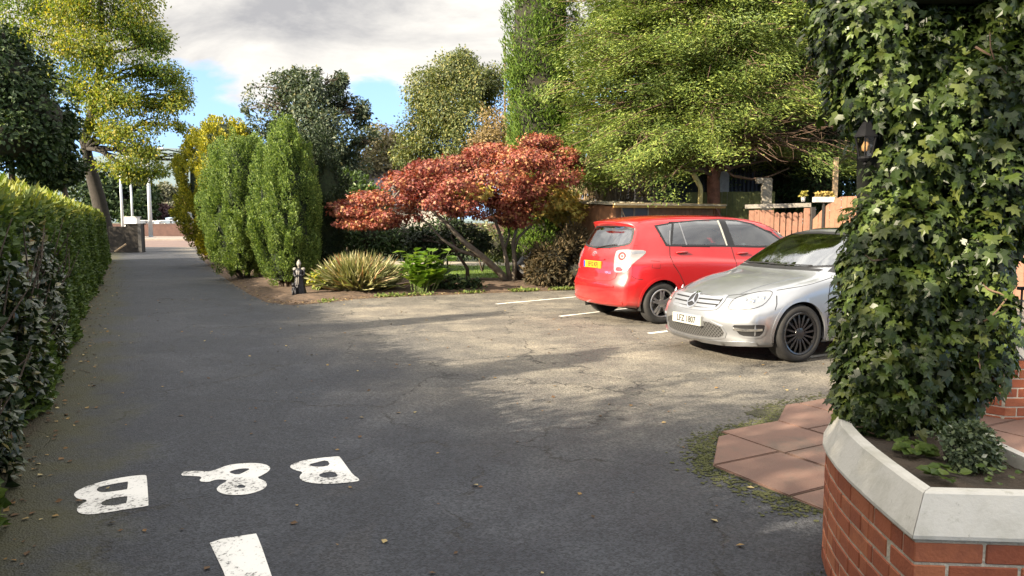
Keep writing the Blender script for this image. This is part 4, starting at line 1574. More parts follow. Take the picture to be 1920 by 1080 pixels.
# grille: silver surround, three black slots with silver bars, round star
GR = [(-.395, .722), (0, .738), (.395, .722), (.432, .690), (.412, .61), (.385, .578), (.22, .560), (0, .553), (-.22, .560), (-.385, .578), (-.412, .61), (-.432, .690)]
g = car.add('grille', M_black, root, shrink(GR, .018), 'e', step=.04, off=.002)
car.add('grille_surround', M_silver, root, shrink(GR, -.012), 'e', holes=[shrink(GR, .016)], step=.035, off=.010, depth=.02)
for z, hwid, t in ((.694, .395, .0160), (.646, .395, .0160), (.599, .375, .0160)):
    car.add('grille_bar', M_silver, g, strip([(-hwid, z), (0, z - .006), (hwid, z)], t), 'e', step=.03, off=.014, soft=0, depth=.02)
sx, sz, sr = 0.0, .640, .086
o = [(sx + sr * math.cos(a), sz + sr * math.sin(a)) for a in np.linspace(0, 6.283, 33)[:-1]]
st = car.add('star_emblem', M_black, root, [(sx + (p[0] - sx) * .95, sz + (p[1] - sz) * .95) for p in o], 'e', step=.03, off=.018, soft=0)
car.add('emblem_ring', M_chrome, st, o, 'e', holes=[[(sx + (p[0] - sx) * .86, sz + (p[1] - sz) * .86) for p in o]], step=.02, off=.026, soft=0, depth=.02)
star = []
for k in range(3):
    a = math.pi / 2 + k * 2 * math.pi / 3
    star += [(sx + sr * .93 * math.cos(a), sz + sr * .93 * math.sin(a)), (sx + sr * .17 * math.cos(a + math.pi / 3), sz + sr * .17 * math.sin(a + math.pi / 3))]
car.add('emblem_star', M_chrome, st, star, 'e', step=.02, off=.027, soft=0, depth=.014)
# headlights
HL = [(.425, .590), (.455, .655), (.49, .700), (.56, .728), (.65, .756), (.78, .785), (.885, .788), (.88, .745), (.81, .655), (.73, .622), (.665, .605), (.54, .590)]
for s in (-1, 1):
    h = car.add('headlight', M_reflector, root, HL, 'c', side=s, step=.03, off=.0025, soft=1)
    car.add('headlight_rim', M_black, h, shrink(HL, -.003), 'c', side=s, holes=[shrink(HL, .002)], step=.03, off=.004, soft=1)
    for t, z, r in ((.665, .690, .048), (.775, .722, .040)):
        l, n = car.hit((t, z), 'c', s)
        bm = bmesh.new()
        M = frame_at(l + n * .0, (0, 0, 1), Vector((-.8, s * .5, .15)))
        bm_lathe(bm, [(0, .022), (r * .35, .020), (r * .62, .010), (r * .66, .004)], 20, M)
        from_bm('headlight_bulb', bm, M_bulb, h, smooth=True)
        bm = bmesh.new()
        bm_lathe(bm, [(r * .72, .012), (r, .014), (r * 1.05, .004), (r * .72, .002)], 20, M)
        from_bm('headlight_ring', bm, M_chrome, h, smooth=True)
    car.add('indicator', plain('indicator_lens', (.62, .60, .55), .2, metal=.4), h, strip([(.48, .612), (.58, .612), (.68, .628)], .010), 'c', side=s, step=.03, off=.006, soft=0)
# bumper openings
IN = [(-.47, .425), (0, .445), (.47, .425), (.525, .30), (.42, .262), (0, .250), (-.42, .262), (-.525, .30)]
im = bpy.data.materials.new('mesh_intake')
im.use_nodes = True
nt = im.node_tree
b = nt.nodes['Principled BSDF']
tc = nd(nt, 'ShaderNodeTexCoord')
mp = nd(nt, 'ShaderNodeMapping')
mp.inputs['Rotation'].default_value = (R(45), 0, 0)
nt.links.new(tc.outputs['Object'], mp.inputs[0])
ck = nd(nt, 'ShaderNodeSeparateXYZ')
nt.links.new(mp.outputs[0], ck.inputs[0])
mods = [math_node(nt, 'LESS_THAN', math_node(nt, 'MODULO', math_node(nt, 'ADD', ck.outputs[i], 5.0), .030), .007) for i in (1, 2)]
nt.links.new(mixc(nt, math_node(nt, 'MAXIMUM', mods[0], mods[1]), (.005, .005, .005), (.085, .085, .085)), b.inputs['Base Color'])
b.inputs['Roughness'].default_value = .5
car.add('lower_intake', im, root, IN, 'e', step=.04, off=.002)
car.add('intake_rim', M_silver, root, shrink(IN, -.022), 'e', holes=[shrink(IN, -.002)], step=.035, off=.008, depth=.02)
DR = [(.475, .432), (.60, .440), (.81, .452), (.835, .43), (.80, .318), (.70, .308), (.575, .312), (.53, .37)]
for s in (-1, 1):
    d = car.add('fog_lamp_recess', M_black, root, DR, 'c', side=s, step=.03, off=.002)
    car.add('lamp_surround', M_silver, d, shrink(DR, -.016), 'c', side=s, holes=[shrink(DR, .004)], step=.03, off=.008, depth=.02)
    car.add('daytime_lamp', M_chrome, d, strip([(.50, .385), (.62, .378), (.80, .392)], .013), 'c', side=s, step=.03, off=.012, soft=0, depth=.02)
car.add('front_splitter', M_silver, root, strip([(-.78, .235), (-.45, .213), (0, .207), (.45, .213), (.78, .235)], .020), 'e', step=.04, off=.018, soft=0, depth=.03)
bm = bmesh.new()
# number plate
M_plate_w = plain('white_plate', (.30, .30, .28), .5, coat=.5)
l, n = car.hit((0, .455), 'e')
px = l.x - .030
rounded_box(bm, px, px + .06, -.262, .262, .375, .488, .005)
pl = from_bm('number_plate', bm, M_plate_w, root)
text_part('plate_lettering', 'LFZ 1807', .104, M_black, pl, frame_at((px - .0015, 0, .432), (0, -1, 0), (-1, 0, 0)), .86, bold=.0012)
# shut lines
sh = lambda pts, mode, w=.005, both=False: car.add('shut_line', M_shut, root, strip(pts, w), mode, both=both, step=.04, off=.0016, soft=0, depth=.004)
sh([(.60, .797), (.75, .825), (1.0, .866), (1.30, .925)], 's', .0016, True)
sh([(.20, -.40), (.17, 0), (.20, .40)], 't', .005)
sh([(.20, -.40), (.30, -.50), (.42, -.60)], 't', .005, True)
sh([(1.29, .915), (1.22, .84), (1.19, .72), (1.20, .34)], 's', .005, True)
sh([(2.42, .98), (2.44, .6), (2.40, .33), (1.20, .33)], 's', .005, True)
sh([(.545, .745), (.50, .66), (.455, .60)], 's', .004, True)
car.add('sill_strip', M_silver, root, strip([(1.21, .275), (2.2, .255), (3.18, .275)], .045), 's', both=True, step=.06, off=.014, soft=0, depth=.03)
# a crease on each side of the bonnet
for s in (-1, 1):
    car.add('bonnet_crease', M_silver, root, strip([(.30, s * .47), (.6, s * .52), (1.08, s * .60)], .012), 't', step=.05, off=.006, soft=0, depth=.012)
for x in (1.98, 3.05):
    for s in (-1, 1):
        l, n = car.hit((x, .865), 's', s)
        M = frame_at(l + n * .022, (1, 0, 0), n)
        bm = bmesh.new()
        rounded_box(bm, -.10, .10, -.013, .013, -.012, .010, .008, M)
        rounded_box(bm, -.10, -.07, -.012, .012, -.03, .0, .004, M)
        rounded_box(bm, .07, .10, -.012, .012, -.03, .0, .004, M)
        from_bm('door_handle', bm, M_silver, root, smooth=True)
for s in (-1, 1):
    bm = bmesh.new()
    rounded_box(bm, 1.72, 1.92, s * .905 - .05, s * .905 + .05, .97, 1.10, .045)
    rounded_box(bm, 1.70, 1.76, min(s * .82, s * .89), max(s * .82, s * .89), .96, 1.0, .015)
    from_bm('door_mirror', bm, M_silver, root, smooth=True)
# cabin
bm = bmesh.new()
bm_box(bm, 1.2, 4.0, -.72, .72, .26, .34)
bm_box(bm, 1.22, 1.62, -.70, .70, .34, .93)
bm_box(bm, 3.6, 4.1, -.70, .70, .34, .96)
for s in (-1, 1): bm_box(bm, 1.4, 3.6, s * .77 - .02, s * .77 + .02, .34, .94)
from_bm('cabin_trim', bm, M_black, root)
make_seats(root, [(2.25, -.38, -1), (2.25, .38, -1), (3.15, -.38, -1), (3.15, .38, -1)])
make_steering(root, 1.72, .38, .92, 1)
bm = bmesh.new()
bm_box(bm, 1.85, 1.87, -.12, .12, 1.27, 1.33)
from_bm('inside_mirror', bm, M_black, root)
bm = bmesh.new()
bm_box(bm, .5, 4.1, -.6, .6, .17, .26)
from_bm('underbody', bm, M_matt, root)
for x in (.81, 3.57):
    wheel_arch(car, root, x, .322, .368, M_silver, .24)
    for s in (-1, 1): make_wheel(root, x, s * .765, .322, .225, .236, 'multi', s, M_darkalloy)
# ------------------------------------------------------------------ plants
M_bark = plain('brown_bark', (0.075, 0.055, 0.040), 0.9, var=0.45, scale=9, bump=0.9, bscale=25)
M_barkgrey = plain('grey_bark', (0.16, 0.135, 0.105), 0.9, var=0.4, scale=8, bump=0.8, bscale=25)
M_barkred = plain('red_brown_bark', (0.17, 0.075, 0.045), 0.9, var=0.4, scale=9, bump=0.9, bscale=25)
M_twig = plain('dead_twig', (0.105, 0.065, 0.042), 0.9, var=0.4, scale=20)
M_straw = plain('dry_stem', (0.30, 0.215, 0.13), 0.9, var=0.35, scale=15)
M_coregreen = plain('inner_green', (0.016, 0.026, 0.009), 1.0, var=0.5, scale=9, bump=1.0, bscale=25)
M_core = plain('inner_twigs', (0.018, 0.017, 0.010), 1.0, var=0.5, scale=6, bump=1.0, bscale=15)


def PB(px, py, d, rx, rz, ry):
    """ellipsoid: middle by survey pixel at distance d, half sizes rx, rz in survey pixels, ry in metres"""
    c = P(px, py, d)
    return (c.x, c.y, c.z, rx * d / FPX, ry, rz * d / FPX)


def foliage(name, root, blobs, n, size, shape, mat, droop=0.3, out=0.6, rnd=0.7, up=0.5, svar=0.35, width=1.0, **kw):
    p, d = blob_points(blobs, n, **kw)
    k = len(p)
    al = unit(rand_dirs(k) * rnd + d * out + np.array([0, 0, -droop]))
    nr = unit(d * 0.5 + np.array([0, 0, up]) + rand_dirs(k) * 0.55)
    sz = size * (1 + svar * rng.uniform(-1, 1, k))
    me = leaves_mesh(name, p - np.array(root.location) if root is not None else p, al, nr, sz, shape, width)
    return link(name, me, mat, root)


def bent(a, b, sag=0.0, wob=0.06, k=6):
    a, b = Vector(a), Vector(b)
    L = (b - a).length
    o = [Vector((random.uniform(-1, 1), random.uniform(-1, 1), random.uniform(-1, 1))) * L * wob for _ in range(2)]
    pts = []
    for i in range(k + 1):
        t = i / k
        s = math.sin(math.pi * t)
        pts.append(a.lerp(b, t) + o[0] * s + o[1] * math.sin(2 * math.pi * t) * .5 + Vector((0, 0, sag * s * L)))
    return pts


def wood(name, root, trunk, r0, r1, blobs, mat, limbs=1.0, twigs=5, fork=0.45, sag=0.06, sides=9, flare=1.35):
    """trunk, a limb to the heart of each clump, and twigs out of the limbs; one mesh"""
    bm = bmesh.new()
    loc = Vector(root.location)
    tp = [Vector(p) - loc for p in trunk]
    n = len(tp)
    rad = [r0 + (r1 - r0) * i / (n - 1) for i in range(n)]
    rad[0] *= flare
    bm_tube(bm, tp, rad, sides)
    for b in blobs:
        c = Vector(b[:3]) - loc
        cand = [(tp[i].lerp(tp[i + 1], t), rad[i] + (rad[i + 1] - rad[i]) * t) for i in range(n - 1) for t in (0.0, 0.33, 0.66)] + [(tp[-1], rad[-1])]
        cand = [q for k, q in enumerate(cand) if k >= fork * len(cand)] or cand
        st, rs = min(cand, key=lambda q: (q[0] - c).length + 0.9 * max(0, q[0].z - c.z + .2 * (c - q[0]).length))
        rl = min(rs * .75, 0.02 + 0.028 * (c - st).length) * limbs
        lp = bent(st, c, sag, .07)
        bm_tube(bm, lp, [rl * (1 - .75 * i / (len(lp) - 1)) for i in range(len(lp))], 6)
        for _ in range(twigs):
            d = rand_dirs(1)[0]
            e = c + Vector((d[0] * b[3], d[1] * b[4], abs(d[2]) * b[5] * .9)) * random.uniform(.55, .95)
            s = lp[random.randint(2, len(lp) - 1)]
            q = bent(s, e, .05, .1, 4)
            bm_tube(bm, q, [rl * .34 * (1 - .8 * i / 4) + .003 for i in range(5)], 4)
    return from_bm(name, bm, mat, root, smooth=True)


def ellipsoid(bm, c, r, seg=20, rough=0.12, seed=0.0, fs=1.6):
    vs = []
    rings = seg // 2
    for i in range(rings + 1):
        t = math.pi * i / rings
        row = []
        for j in range(seg):
            f = 2 * math.pi * j / seg
            d = Vector((math.sin(t) * math.cos(f), math.sin(t) * math.sin(f), math.cos(t)))
            k = 1 + rough * noise.noise(d * fs + Vector((seed, seed * 1.3, 0)))
            row.append(bm.verts.new(Vector(c) + Vector((d.x * r[0], d.y * r[1], d.z * r[2])) * k))
        vs.append(row)
    for i in range(rings):
        for j in range(seg):
            bm.faces.new((vs[i][j], vs[i][(j + 1) % seg], vs[i + 1][(j + 1) % seg], vs[i + 1][j]))
    bmesh.ops.remove_doubles(bm, verts=bm.verts[:], dist=1e-5)


def core(root, blobs, k=0.72, mat=None, name='dark_core'):
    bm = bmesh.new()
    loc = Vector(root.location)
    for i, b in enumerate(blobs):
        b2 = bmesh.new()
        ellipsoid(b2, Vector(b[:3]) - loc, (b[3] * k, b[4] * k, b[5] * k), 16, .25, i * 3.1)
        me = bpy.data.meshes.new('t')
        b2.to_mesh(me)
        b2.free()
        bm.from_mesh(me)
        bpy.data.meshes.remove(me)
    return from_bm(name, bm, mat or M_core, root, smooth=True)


# ---- the clipped hedge and the glossy laurel in front of it
M_hedge = leafy('clipped_conifer_green', [(0, (.030, .056, .013)), (.5, (.060, .098, .020)), (1, (.105, .150, .028))], .6, .25)
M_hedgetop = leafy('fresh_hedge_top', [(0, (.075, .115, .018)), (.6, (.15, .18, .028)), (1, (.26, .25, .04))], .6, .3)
M_laurel = leafy('glossy_laurel', [(0, (.012, .024, .010)), (.55, (.024, .042, .016)), (.85, (.045, .060, .018)), (1, (.13, .11, .035))], .32, .12, spec=.6)
hedge = empty('clipped_hedge', (*on_hedge(0), 0))
tag(hedge, 'long clipped conifer hedge with sunlit yellow green top beside the drive', 'hedge')


def hedge_pts(n, t0, t1, faces):
    """points on the hedge box: front face, top, back; local to the hedge root"""
    W, H = 1.25, 1.76
    out_p, out_d = [], []
    D, O = np.array(HEDGE_DIR), np.array(HEDGE_OUT)
    for face, w in faces:
        k = int(n * w)
        t = rng.uniform(t0, t1, k)
        if face == 'front':
            u, z, nr = np.zeros(k), rng.uniform(.02, H, k) ** 1.0, np.array([-O[0], -O[1], .12])
            u = u + .16 * (1 - z / H) ** 2 * -1 + .10 * np.clip((z - 1.48) / .28, 0, 1) ** 2
        elif face == 'top':
            u, z, nr = rng.uniform(.05, W, k), np.full(k, H), np.array([0, 0, 1.])
        elif face == 'end':
            u, z, nr = rng.uniform(0, W, k), rng.uniform(.02, H, k), np.array([D[0], D[1], .1])
            t = np.full(k, t1)
        else:
            u, z, nr = np.full(k, W), rng.uniform(.02, H, k), np.array([O[0], O[1], .1])
        bump = .055 * np.sin(t * 1.9 + z * 1.3) + .04 * np.sin(t * 4.7 + 2 * z) + .03 * np.sin(t * .6)
        depth = -np.abs(rng.normal(0, .05, k)) + bump
        p = np.c_[D[0] * t + O[0] * u, D[1] * t + O[1] * u, z]
        p = p + nr * depth[:, None]
        out_p.append(p)
        out_d.append(np.broadcast_to(unit(nr), p.shape))
    return np.vstack(out_p), np.vstack(out_d)


def hedge_leaves(name, n, t0, t1, faces, size, mat, up=0.35, shape='spray'):
    p, d = hedge_pts(n, t0, t1, faces)
    k = len(p)
    al = unit(d * .55 + rand_dirs(k) * .75 + np.array([0, 0, up]))
    nr = unit(d * .8 + rand_dirs(k) * .6)
    link(name, leaves_mesh(name, p, al, nr, size * rng.uniform(.6, 1.4, k), shape), mat, hedge)


hedge_leaves('leaves', 105000, -9, 27, [('front', .72), ('end', .04), ('back', .08), ('top', .16)], .068, M_hedge, shape='diamond')
p, d = hedge_pts(16000, -9, 27, [('top', 1.0)])
p2, d2 = hedge_pts(30000, -9, 27, [('front', 1.0)])
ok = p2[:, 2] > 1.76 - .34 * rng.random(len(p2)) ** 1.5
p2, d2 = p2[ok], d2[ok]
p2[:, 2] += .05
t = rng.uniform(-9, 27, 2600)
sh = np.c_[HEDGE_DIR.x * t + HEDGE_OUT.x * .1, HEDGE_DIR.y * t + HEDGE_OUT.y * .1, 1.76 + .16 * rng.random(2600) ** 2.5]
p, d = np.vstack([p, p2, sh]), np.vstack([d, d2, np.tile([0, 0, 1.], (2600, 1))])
k = len(p)
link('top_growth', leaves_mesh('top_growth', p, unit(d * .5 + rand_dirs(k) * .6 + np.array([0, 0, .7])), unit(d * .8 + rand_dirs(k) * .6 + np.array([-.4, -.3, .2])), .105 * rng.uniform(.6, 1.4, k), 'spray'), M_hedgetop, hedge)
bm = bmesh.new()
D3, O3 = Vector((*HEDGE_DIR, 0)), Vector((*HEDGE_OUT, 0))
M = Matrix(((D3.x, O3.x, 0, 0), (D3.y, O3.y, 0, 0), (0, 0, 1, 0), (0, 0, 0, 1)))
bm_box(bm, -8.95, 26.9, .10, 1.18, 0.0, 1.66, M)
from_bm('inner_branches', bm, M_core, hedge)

laurel = empty('laurel_hedge', (*on_hedge(0), 0))
tag(laurel, 'dark glossy laurel growing in front of the near end of the hedge', 'hedge')
k = 11500
t = rng.uniform(-5.5, 4.3, k)
z = 1.50 * rng.random(k) ** .9
edge = np.clip((4.3 - t) / 1.6, 0, 1) ** .5
u = -(0.15 * edge * np.sin(np.clip((z + .25) / 1.8, 0, 1) * math.pi) ** .6 + .06 * np.sin(t * 3.1 + z * 2.3) + .05 * np.sin(t * 7 + z * 4)) + rng.random(k) ** 2 * .22
zz = z * (0.92 + .10 * np.sin(t * 1.3))
p = np.c_[HEDGE_DIR.x * t + HEDGE_OUT.x * u, HEDGE_DIR.y * t + HEDGE_OUT.y * u, zz]
d = np.broadcast_to(unit(np.array([-HEDGE_OUT.x, -HEDGE_OUT.y, .25])), p.shape)
al = unit(d * .5 + rand_dirs(k) * .8 + np.array([0, 0, -.25]))
link('leaves', leaves_mesh('leaves', p, al, unit(d + rand_dirs(k) * .6 + np.array([0, 0, .4])), .078 * rng.uniform(.6, 1.35, k), 'broad', 1.5), M_laurel, laurel)
bm = bmesh.new()
for i in range(90):
    q = Vector(on_hedge(random.uniform(-5, 4.6), .15)).to_3d() - laurel.location
    e = q + Vector((*(HEDGE_OUT * random.uniform(-.5, -.1)), random.uniform(.6, 1.6))) + Vector((*(HEDGE_DIR * random.uniform(-.4, .4)), 0))
    bm_tube(bm, bent(q, e, .05, .08, 4), [.014, .012, .010, .007, .003], 5)
from_bm('stems', bm, M_bark, laurel)

# ---- big yellowing tree by the gate
M_ash = leafy('yellowing_leaf', [(0, (.080, .125, .022)), (.45, (.165, .205, .032)), (.78, (.28, .28, .04)), (1, (.44, .34, .04))], .5, .45, patch=(.55, .75, .8), pscale=.25)
base = P(203, 414, 40)
base.z = 0
tr = empty('yellowing_tree', base)
tag(tr, 'tall tree turning yellow with leaning dark trunk at the end of the hedge', 'tree')
d = base.y
trunk = [base, P(200, 440, d), P(184, 370, d), P(168, 310, d + .2), P(158, 262, d + .3), P(172, 215, d), P(185, 150, d - .3), P(190, 80, d), P(190, 0, d)]
blobs = [PB(*b) for b in ((70, 30, d, 70, 48, 1.6), (150, 10, d - 1, 75, 50, 1.8), (230, 30, d, 62, 45, 1.6), (265, 70, d + .6, 50, 36, 1.4), (110, 90, d - 1.3, 70, 42, 1.7), (190, 100, d - 1.2, 70, 45, 1.7),
                          (270, 130, d - .4, 62, 34, 1.5), (318, 145, d, 40, 22, 1.0), (140, 165, d - 1, 60, 36, 1.4), (215, 180, d - 1.5, 66, 38, 1.6), (290, 195, d - .8, 60, 24, 1.3), (330, 188, d, 30, 16, .8), (170, 235, d - 1.2, 60, 28, 1.3), (235, 250, d - 1.6, 60, 28, 1.4),
                          (300, 235, d - .6, 40, 16, 1.0), (280, 285, d - 1.2, 48, 22, 1.2), (325, 300, d - .6, 34, 17, .9), (225, 310, d - 1.2, 42, 22, 1.1), (50, -40, d, 80, 50, 1.8), (160, -60, d, 90, 60, 2), (250, -30, d, 60, 50, 1.6), (90, 145, d + 1, 55, 30, 1.4), (300, 75, d, 26, 24, .8),
                          (255, 330, d - 1.0, 30, 16, .8), (40, 75, d + .5, 40, 30, 1.2), (20, 20, d, 40, 40, 1.4), (340, 175, d, 22, 20, .8), (335, 240, d, 26, 14, .8), (345, 285, d, 20, 12, .7), (290, 320, d - .5, 30, 14, .8))]
wood('trunk', tr, trunk, .44, .10, blobs[:-5], plain('dark_furrowed_bark', (.028, .023, .018), .95, var=.4, scale=7, bump=1.0, bscale=18), twigs=9, fork=.42)
blobs = [(b[0], b[1], b[2], b[3], b[4] * 1.3, b[5]) for b in blobs]
foliage('crown', tr, blobs, 62000, .16, 'diamond', M_ash, droop=.5, out=.3, shell=.9, gap=-.52, gscale=1.5, width=.8, seed=2)

# ---- dark evergreens behind the hedge
M_holly = leafy('dark_evergreen', [(0, (.012, .026, .010)), (.6, (.030, .054, .020)), (.92, (.055, .084, .028)), (1, (.11, .13, .04))], .6, .15, spec=.2)
for (px, py, dd, bl, lab) in (((20), 330, 24.0, [(10, 150, 24, 70, 80, 1.9), (60, 215, 24.2, 62, 70, 1.8), (20, 260, 23.4, 80, 60, 1.8), (85, 275, 24.6, 36, 46, 1.4), (-50, 190, 24, 80, 110, 2), (5, 95, 24.3, 45, 45, 1.4)], 'dark glossy evergreen tree rising behind the hedge at the left edge'),
                              ((130), 330, 26.0, [(105, 255, 26, 34, 55, 1.3), (118, 305, 26.4, 26, 36, 1.1), (80, 315, 25.6, 46, 38, 1.3)], 'smaller dark evergreen behind the hedge beside the leaning trunk')):
    b0 = P(px, 414, dd)
    b0.z = 0
    o = empty('evergreen_tree', b0)
    tag(o, lab, 'tree', 'dark evergreens behind the hedge')
    blobs = [PB(*b) for b in bl]
    top = Vector(blobs[0][:3])
    wood('trunk', o, [b0, b0.lerp(top, .4) + Vector((.1, 0, 0)), top], .16, .05, blobs, M_bark, twigs=3)
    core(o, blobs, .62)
    foliage('crown', o, blobs, 16000 if dd < 25 else 7000, .15, 'broad', M_holly, droop=.3, shell=.42, gap=-.55, gscale=2.2, width=1.6)

# ---- upright yews with plumes, and the golden conifer
M_yew = leafy('yew_needles', [(0, (.048, .090, .024)), (.5, (.125, .190, .046)), (1, (.26, .33, .085))], .55, .3)
M_gold = leafy('golden_conifer', [(0, (.095, .125, .018)), (.5, (.26, .26, .028)), (1, (.52, .44, .040))], .55, .25)
M_darkcon = leafy('dark_conifer', [(0, (.010, .022, .009)), (.6, (.020, .038, .014)), (1, (.045, .065, .020))], .6, .1)


def column_shrub(name, label, base, prof, depth, n_plumes, per, mat, plume=(.42, .085), needle=.055, lean=.30, seed=1, split=0.0, hcut=None):
    """egg-shaped shrub: prof = (height, half width) list; covered with upright plumes of needles"""
    o = empty(name, base)
    tag(o, label, 'conifer')
    zs = np.array([p[0] for p in prof])
    ws = np.array([p[1] for p in prof])
    P_, D_, A_ = [], [], []
    zc = np.linspace(zs[0], zs[-1], 200)
    wc = pchip(zs, ws, zc)
    pick = rng.choice(200, n_plumes, p=(wc + .05) / (wc + .05).sum())
    for i in range(n_plumes):
        z0 = zc[pick[i]]
        w = wc[pick[i]]
        a = rng.uniform(0, 2 * math.pi)
        lump = 1 + .12 * math.sin(a * 5 + seed * 2 + z0 * .35) + .09 * math.sin(a * 9 + z0 * .9 + seed) + .05 * math.sin(z0 * 4 + a * 2)
        r = w * lump * rng.uniform(.80, 1.02)
        c = np.array([math.cos(a) * r, math.sin(a) * r * depth, z0])
        out = np.array([math.cos(a), math.sin(a), 0])
        ax = unit(np.array([0, 0, 1.0]) + out * lean * (1 - .6 * z0 / zs[-1]) + rng.normal(0, .10, 3))
        L = plume[0] * rng.uniform(.6, 1.3)
        rr = plume[1] * rng.uniform(.7, 1.25)
        s = rng.random(per)
        ang = rng.uniform(0, 2 * math.pi, per)
        e1 = unit(np.cross(ax, [0.3, .2, .9]))
        e2 = np.cross(ax, e1)
        prof_r = rr * np.sin(np.clip(s * .88 + .12, 0, 1) * math.pi) ** .6
        rad = e1 * np.cos(ang)[:, None] + e2 * np.sin(ang)[:, None]
        pos = c + ax * ((s - .35) * L)[:, None] + rad * (prof_r * rng.uniform(.75, 1, per))[:, None]
        P_.append(pos)
        A_.append(unit(rad * .6 + ax * .9 + rng.normal(0, .25, (per, 3))))
        D_.append(rad)
    p, a, dd = np.vstack(P_), np.vstack(A_), np.vstack(D_)
    ok = p[:, 2] > .05
    me = leaves_mesh('crown', p[ok], a[ok], unit(dd[ok] + rng.normal(0, .16, (ok.sum(), 3))), needle * rng.uniform(.7, 1.4, ok.sum()), 'diamond', .95)
    link('crown', me, mat, o)
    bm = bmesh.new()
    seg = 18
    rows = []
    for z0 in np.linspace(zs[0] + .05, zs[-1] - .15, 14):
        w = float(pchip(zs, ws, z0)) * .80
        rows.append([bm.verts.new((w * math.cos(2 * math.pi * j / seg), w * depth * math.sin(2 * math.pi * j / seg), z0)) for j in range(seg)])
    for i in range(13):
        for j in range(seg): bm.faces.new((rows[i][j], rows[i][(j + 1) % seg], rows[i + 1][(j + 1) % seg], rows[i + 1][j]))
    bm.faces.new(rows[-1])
    from_bm('dark_core', bm, M_coregreen, o)
    bm = bmesh.new()
    for k in range(9):
        a = k * .7 + seed
        r = ws[0] * .7
        bm_tube(bm, bent((.12 * math.cos(a), .12 * math.sin(a), 0), (r * math.cos(a), r * depth * math.sin(a), zs[0] + .55), 0, .1, 4), [.05, .045, .04, .03, .02], 6)
    from_bm('stems', bm, M_bark, o)
    return o


def gb(px, py):
    g = G(px, py)
    g.z = 0.03
    return g


b1 = gb(458, 524)
column_shrub('upright_yew', 'broad lumpy upright yew beside the drive, left of the pointed yew', b1, [(.20, .46), (.6, .72), (1.2, .84), (2.0, .86), (2.7, .79), (3.2, .62), (3.56, .36)], 1.0, 520, 210, M_yew, plume=(.50, .105), needle=.043, seed=1)
b2 = gb(541, 543)
column_shrub('upright_yew', 'pointed upright yew with bright green plumes behind the dark statue', b2, [(.16, .36), (.5, .54), (1.1, .66), (1.9, .68), (2.6, .58), (3.15, .36), (3.62, .10)], 1.0, 430, 210, M_yew, plume=(.50, .10), needle=.043, seed=4)
b3 = P(424, 414, 26.5)
b3.z = 0.03
column_shrub('golden_conifer', 'rounded golden yellow conifer behind the yews at the edge of the drive', b3, [(.25, .70), (.9, 1.12), (2.2, 1.42), (3.4, 1.38), (4.2, 1.08), (4.75, .62), (5.0, .16)], 1.0, 760, 90, M_gold, plume=(.40, .13), needle=.075, lean=.6, seed=7)
b4 = gb(592, 538)
b4.y += .6
column_shrub('dark_conifer', 'nearly black narrow conifer standing right behind the pointed yew', b4, [(.15, .42), (.8, .60), (1.8, .64), (2.7, .54), (3.3, .36), (3.7, .10)], 1.0, 240, 70, M_darkcon, plume=(.4, .09), seed=9)

# ---- the red maple
M_maple = leafy('red_maple_leaf', [(0, (.11, .032, .030)), (.3, (.235, .064, .046)), (.62, (.335, .118, .070)), (.86, (.39, .19, .088)), (1, (.35, .25, .09))], .5, .30, patch=(.62, .45, .6), pscale=.9, tint=(1.3, .7, .45))
M_maple2 = leafy('yellow_green_maple_leaf', [(0, (.17, .13, .035)), (.5, (.36, .31, .065)), (1, (.45, .26, .06))], .5, .3)
b = gb(955, 533)
d = b.y
mp_ = empty('red_maple', b)
tag(mp_, 'spreading japanese maple with red leaves and forked pale trunk', 'tree')
LY = [(672, 396, d - .9, 62, 17, .9), (650, 384, d - .5, 40, 12, .6), (720, 372, d - 1.0, 66, 22, 1.1), (690, 418, d - 1.1, 62, 15, .8), (752, 402, d - 1.3, 60, 22, .9), (775, 345, d - .8, 62, 26, 1.2), (740, 332, d - .3, 30, 16, .6), (812, 372, d - 1.5, 60, 32, 1.0), (820, 318, d - .6, 60, 24, 1.2),
      (860, 345, d - 1.4, 62, 32, 1.1), (880, 306, d - .2, 62, 24, 1.3), (868, 385, d - 1.4, 46, 28, .8), (930, 330, d - 1.3, 62, 34, 1.2), (925, 285, d + .1, 56, 20, 1.1), (985, 300, d - 1.0, 60, 28, 1.2), (1005, 268, d + .3, 50, 20, 1.0), (1045, 292, d - .2, 42, 22, 1.0),
      (1040, 330, d - .9, 50, 28, 1.0), (985, 352, d - 1.1, 50, 26, .9), (1070, 318, d + .2, 28, 26, .8), (925, 372, d - .6, 44, 26, .9), (955, 400, d - .1, 46, 28, 1.0), (900, 402, d - .9, 34, 18, .7), (1000, 385, d, 40, 26, .9), (960, 415, d - .5, 36, 16, .6)]
LY = [(a, b_, c_, e * .96, f * .74, g * 1.0) for a, b_, c_, e, f, g in LY]
blobs = [PB(*q) for q in LY]
foliage('crown', mp_, blobs, 50000, .066, 'palm', M_maple, droop=.75, out=.55, shell=.7, gap=-.22, gscale=3.0, seed=3)
foliage('yellow_leaves', mp_, [PB(1030, 372, d - .3, 46, 26, .8), PB(1060, 395, d, 36, 28, .7), PB(1015, 408, d - .3, 22, 14, .5), PB(880, 358, d - 1.5, 40, 16, .6)], 2600, .10, 'palm', M_maple2, droop=.6, shell=.6, gap=-.3, gscale=3.0)
bm = bmesh.new()
L0 = mp_.location
def W(px, py, dd): return P(px, py, dd) - L0
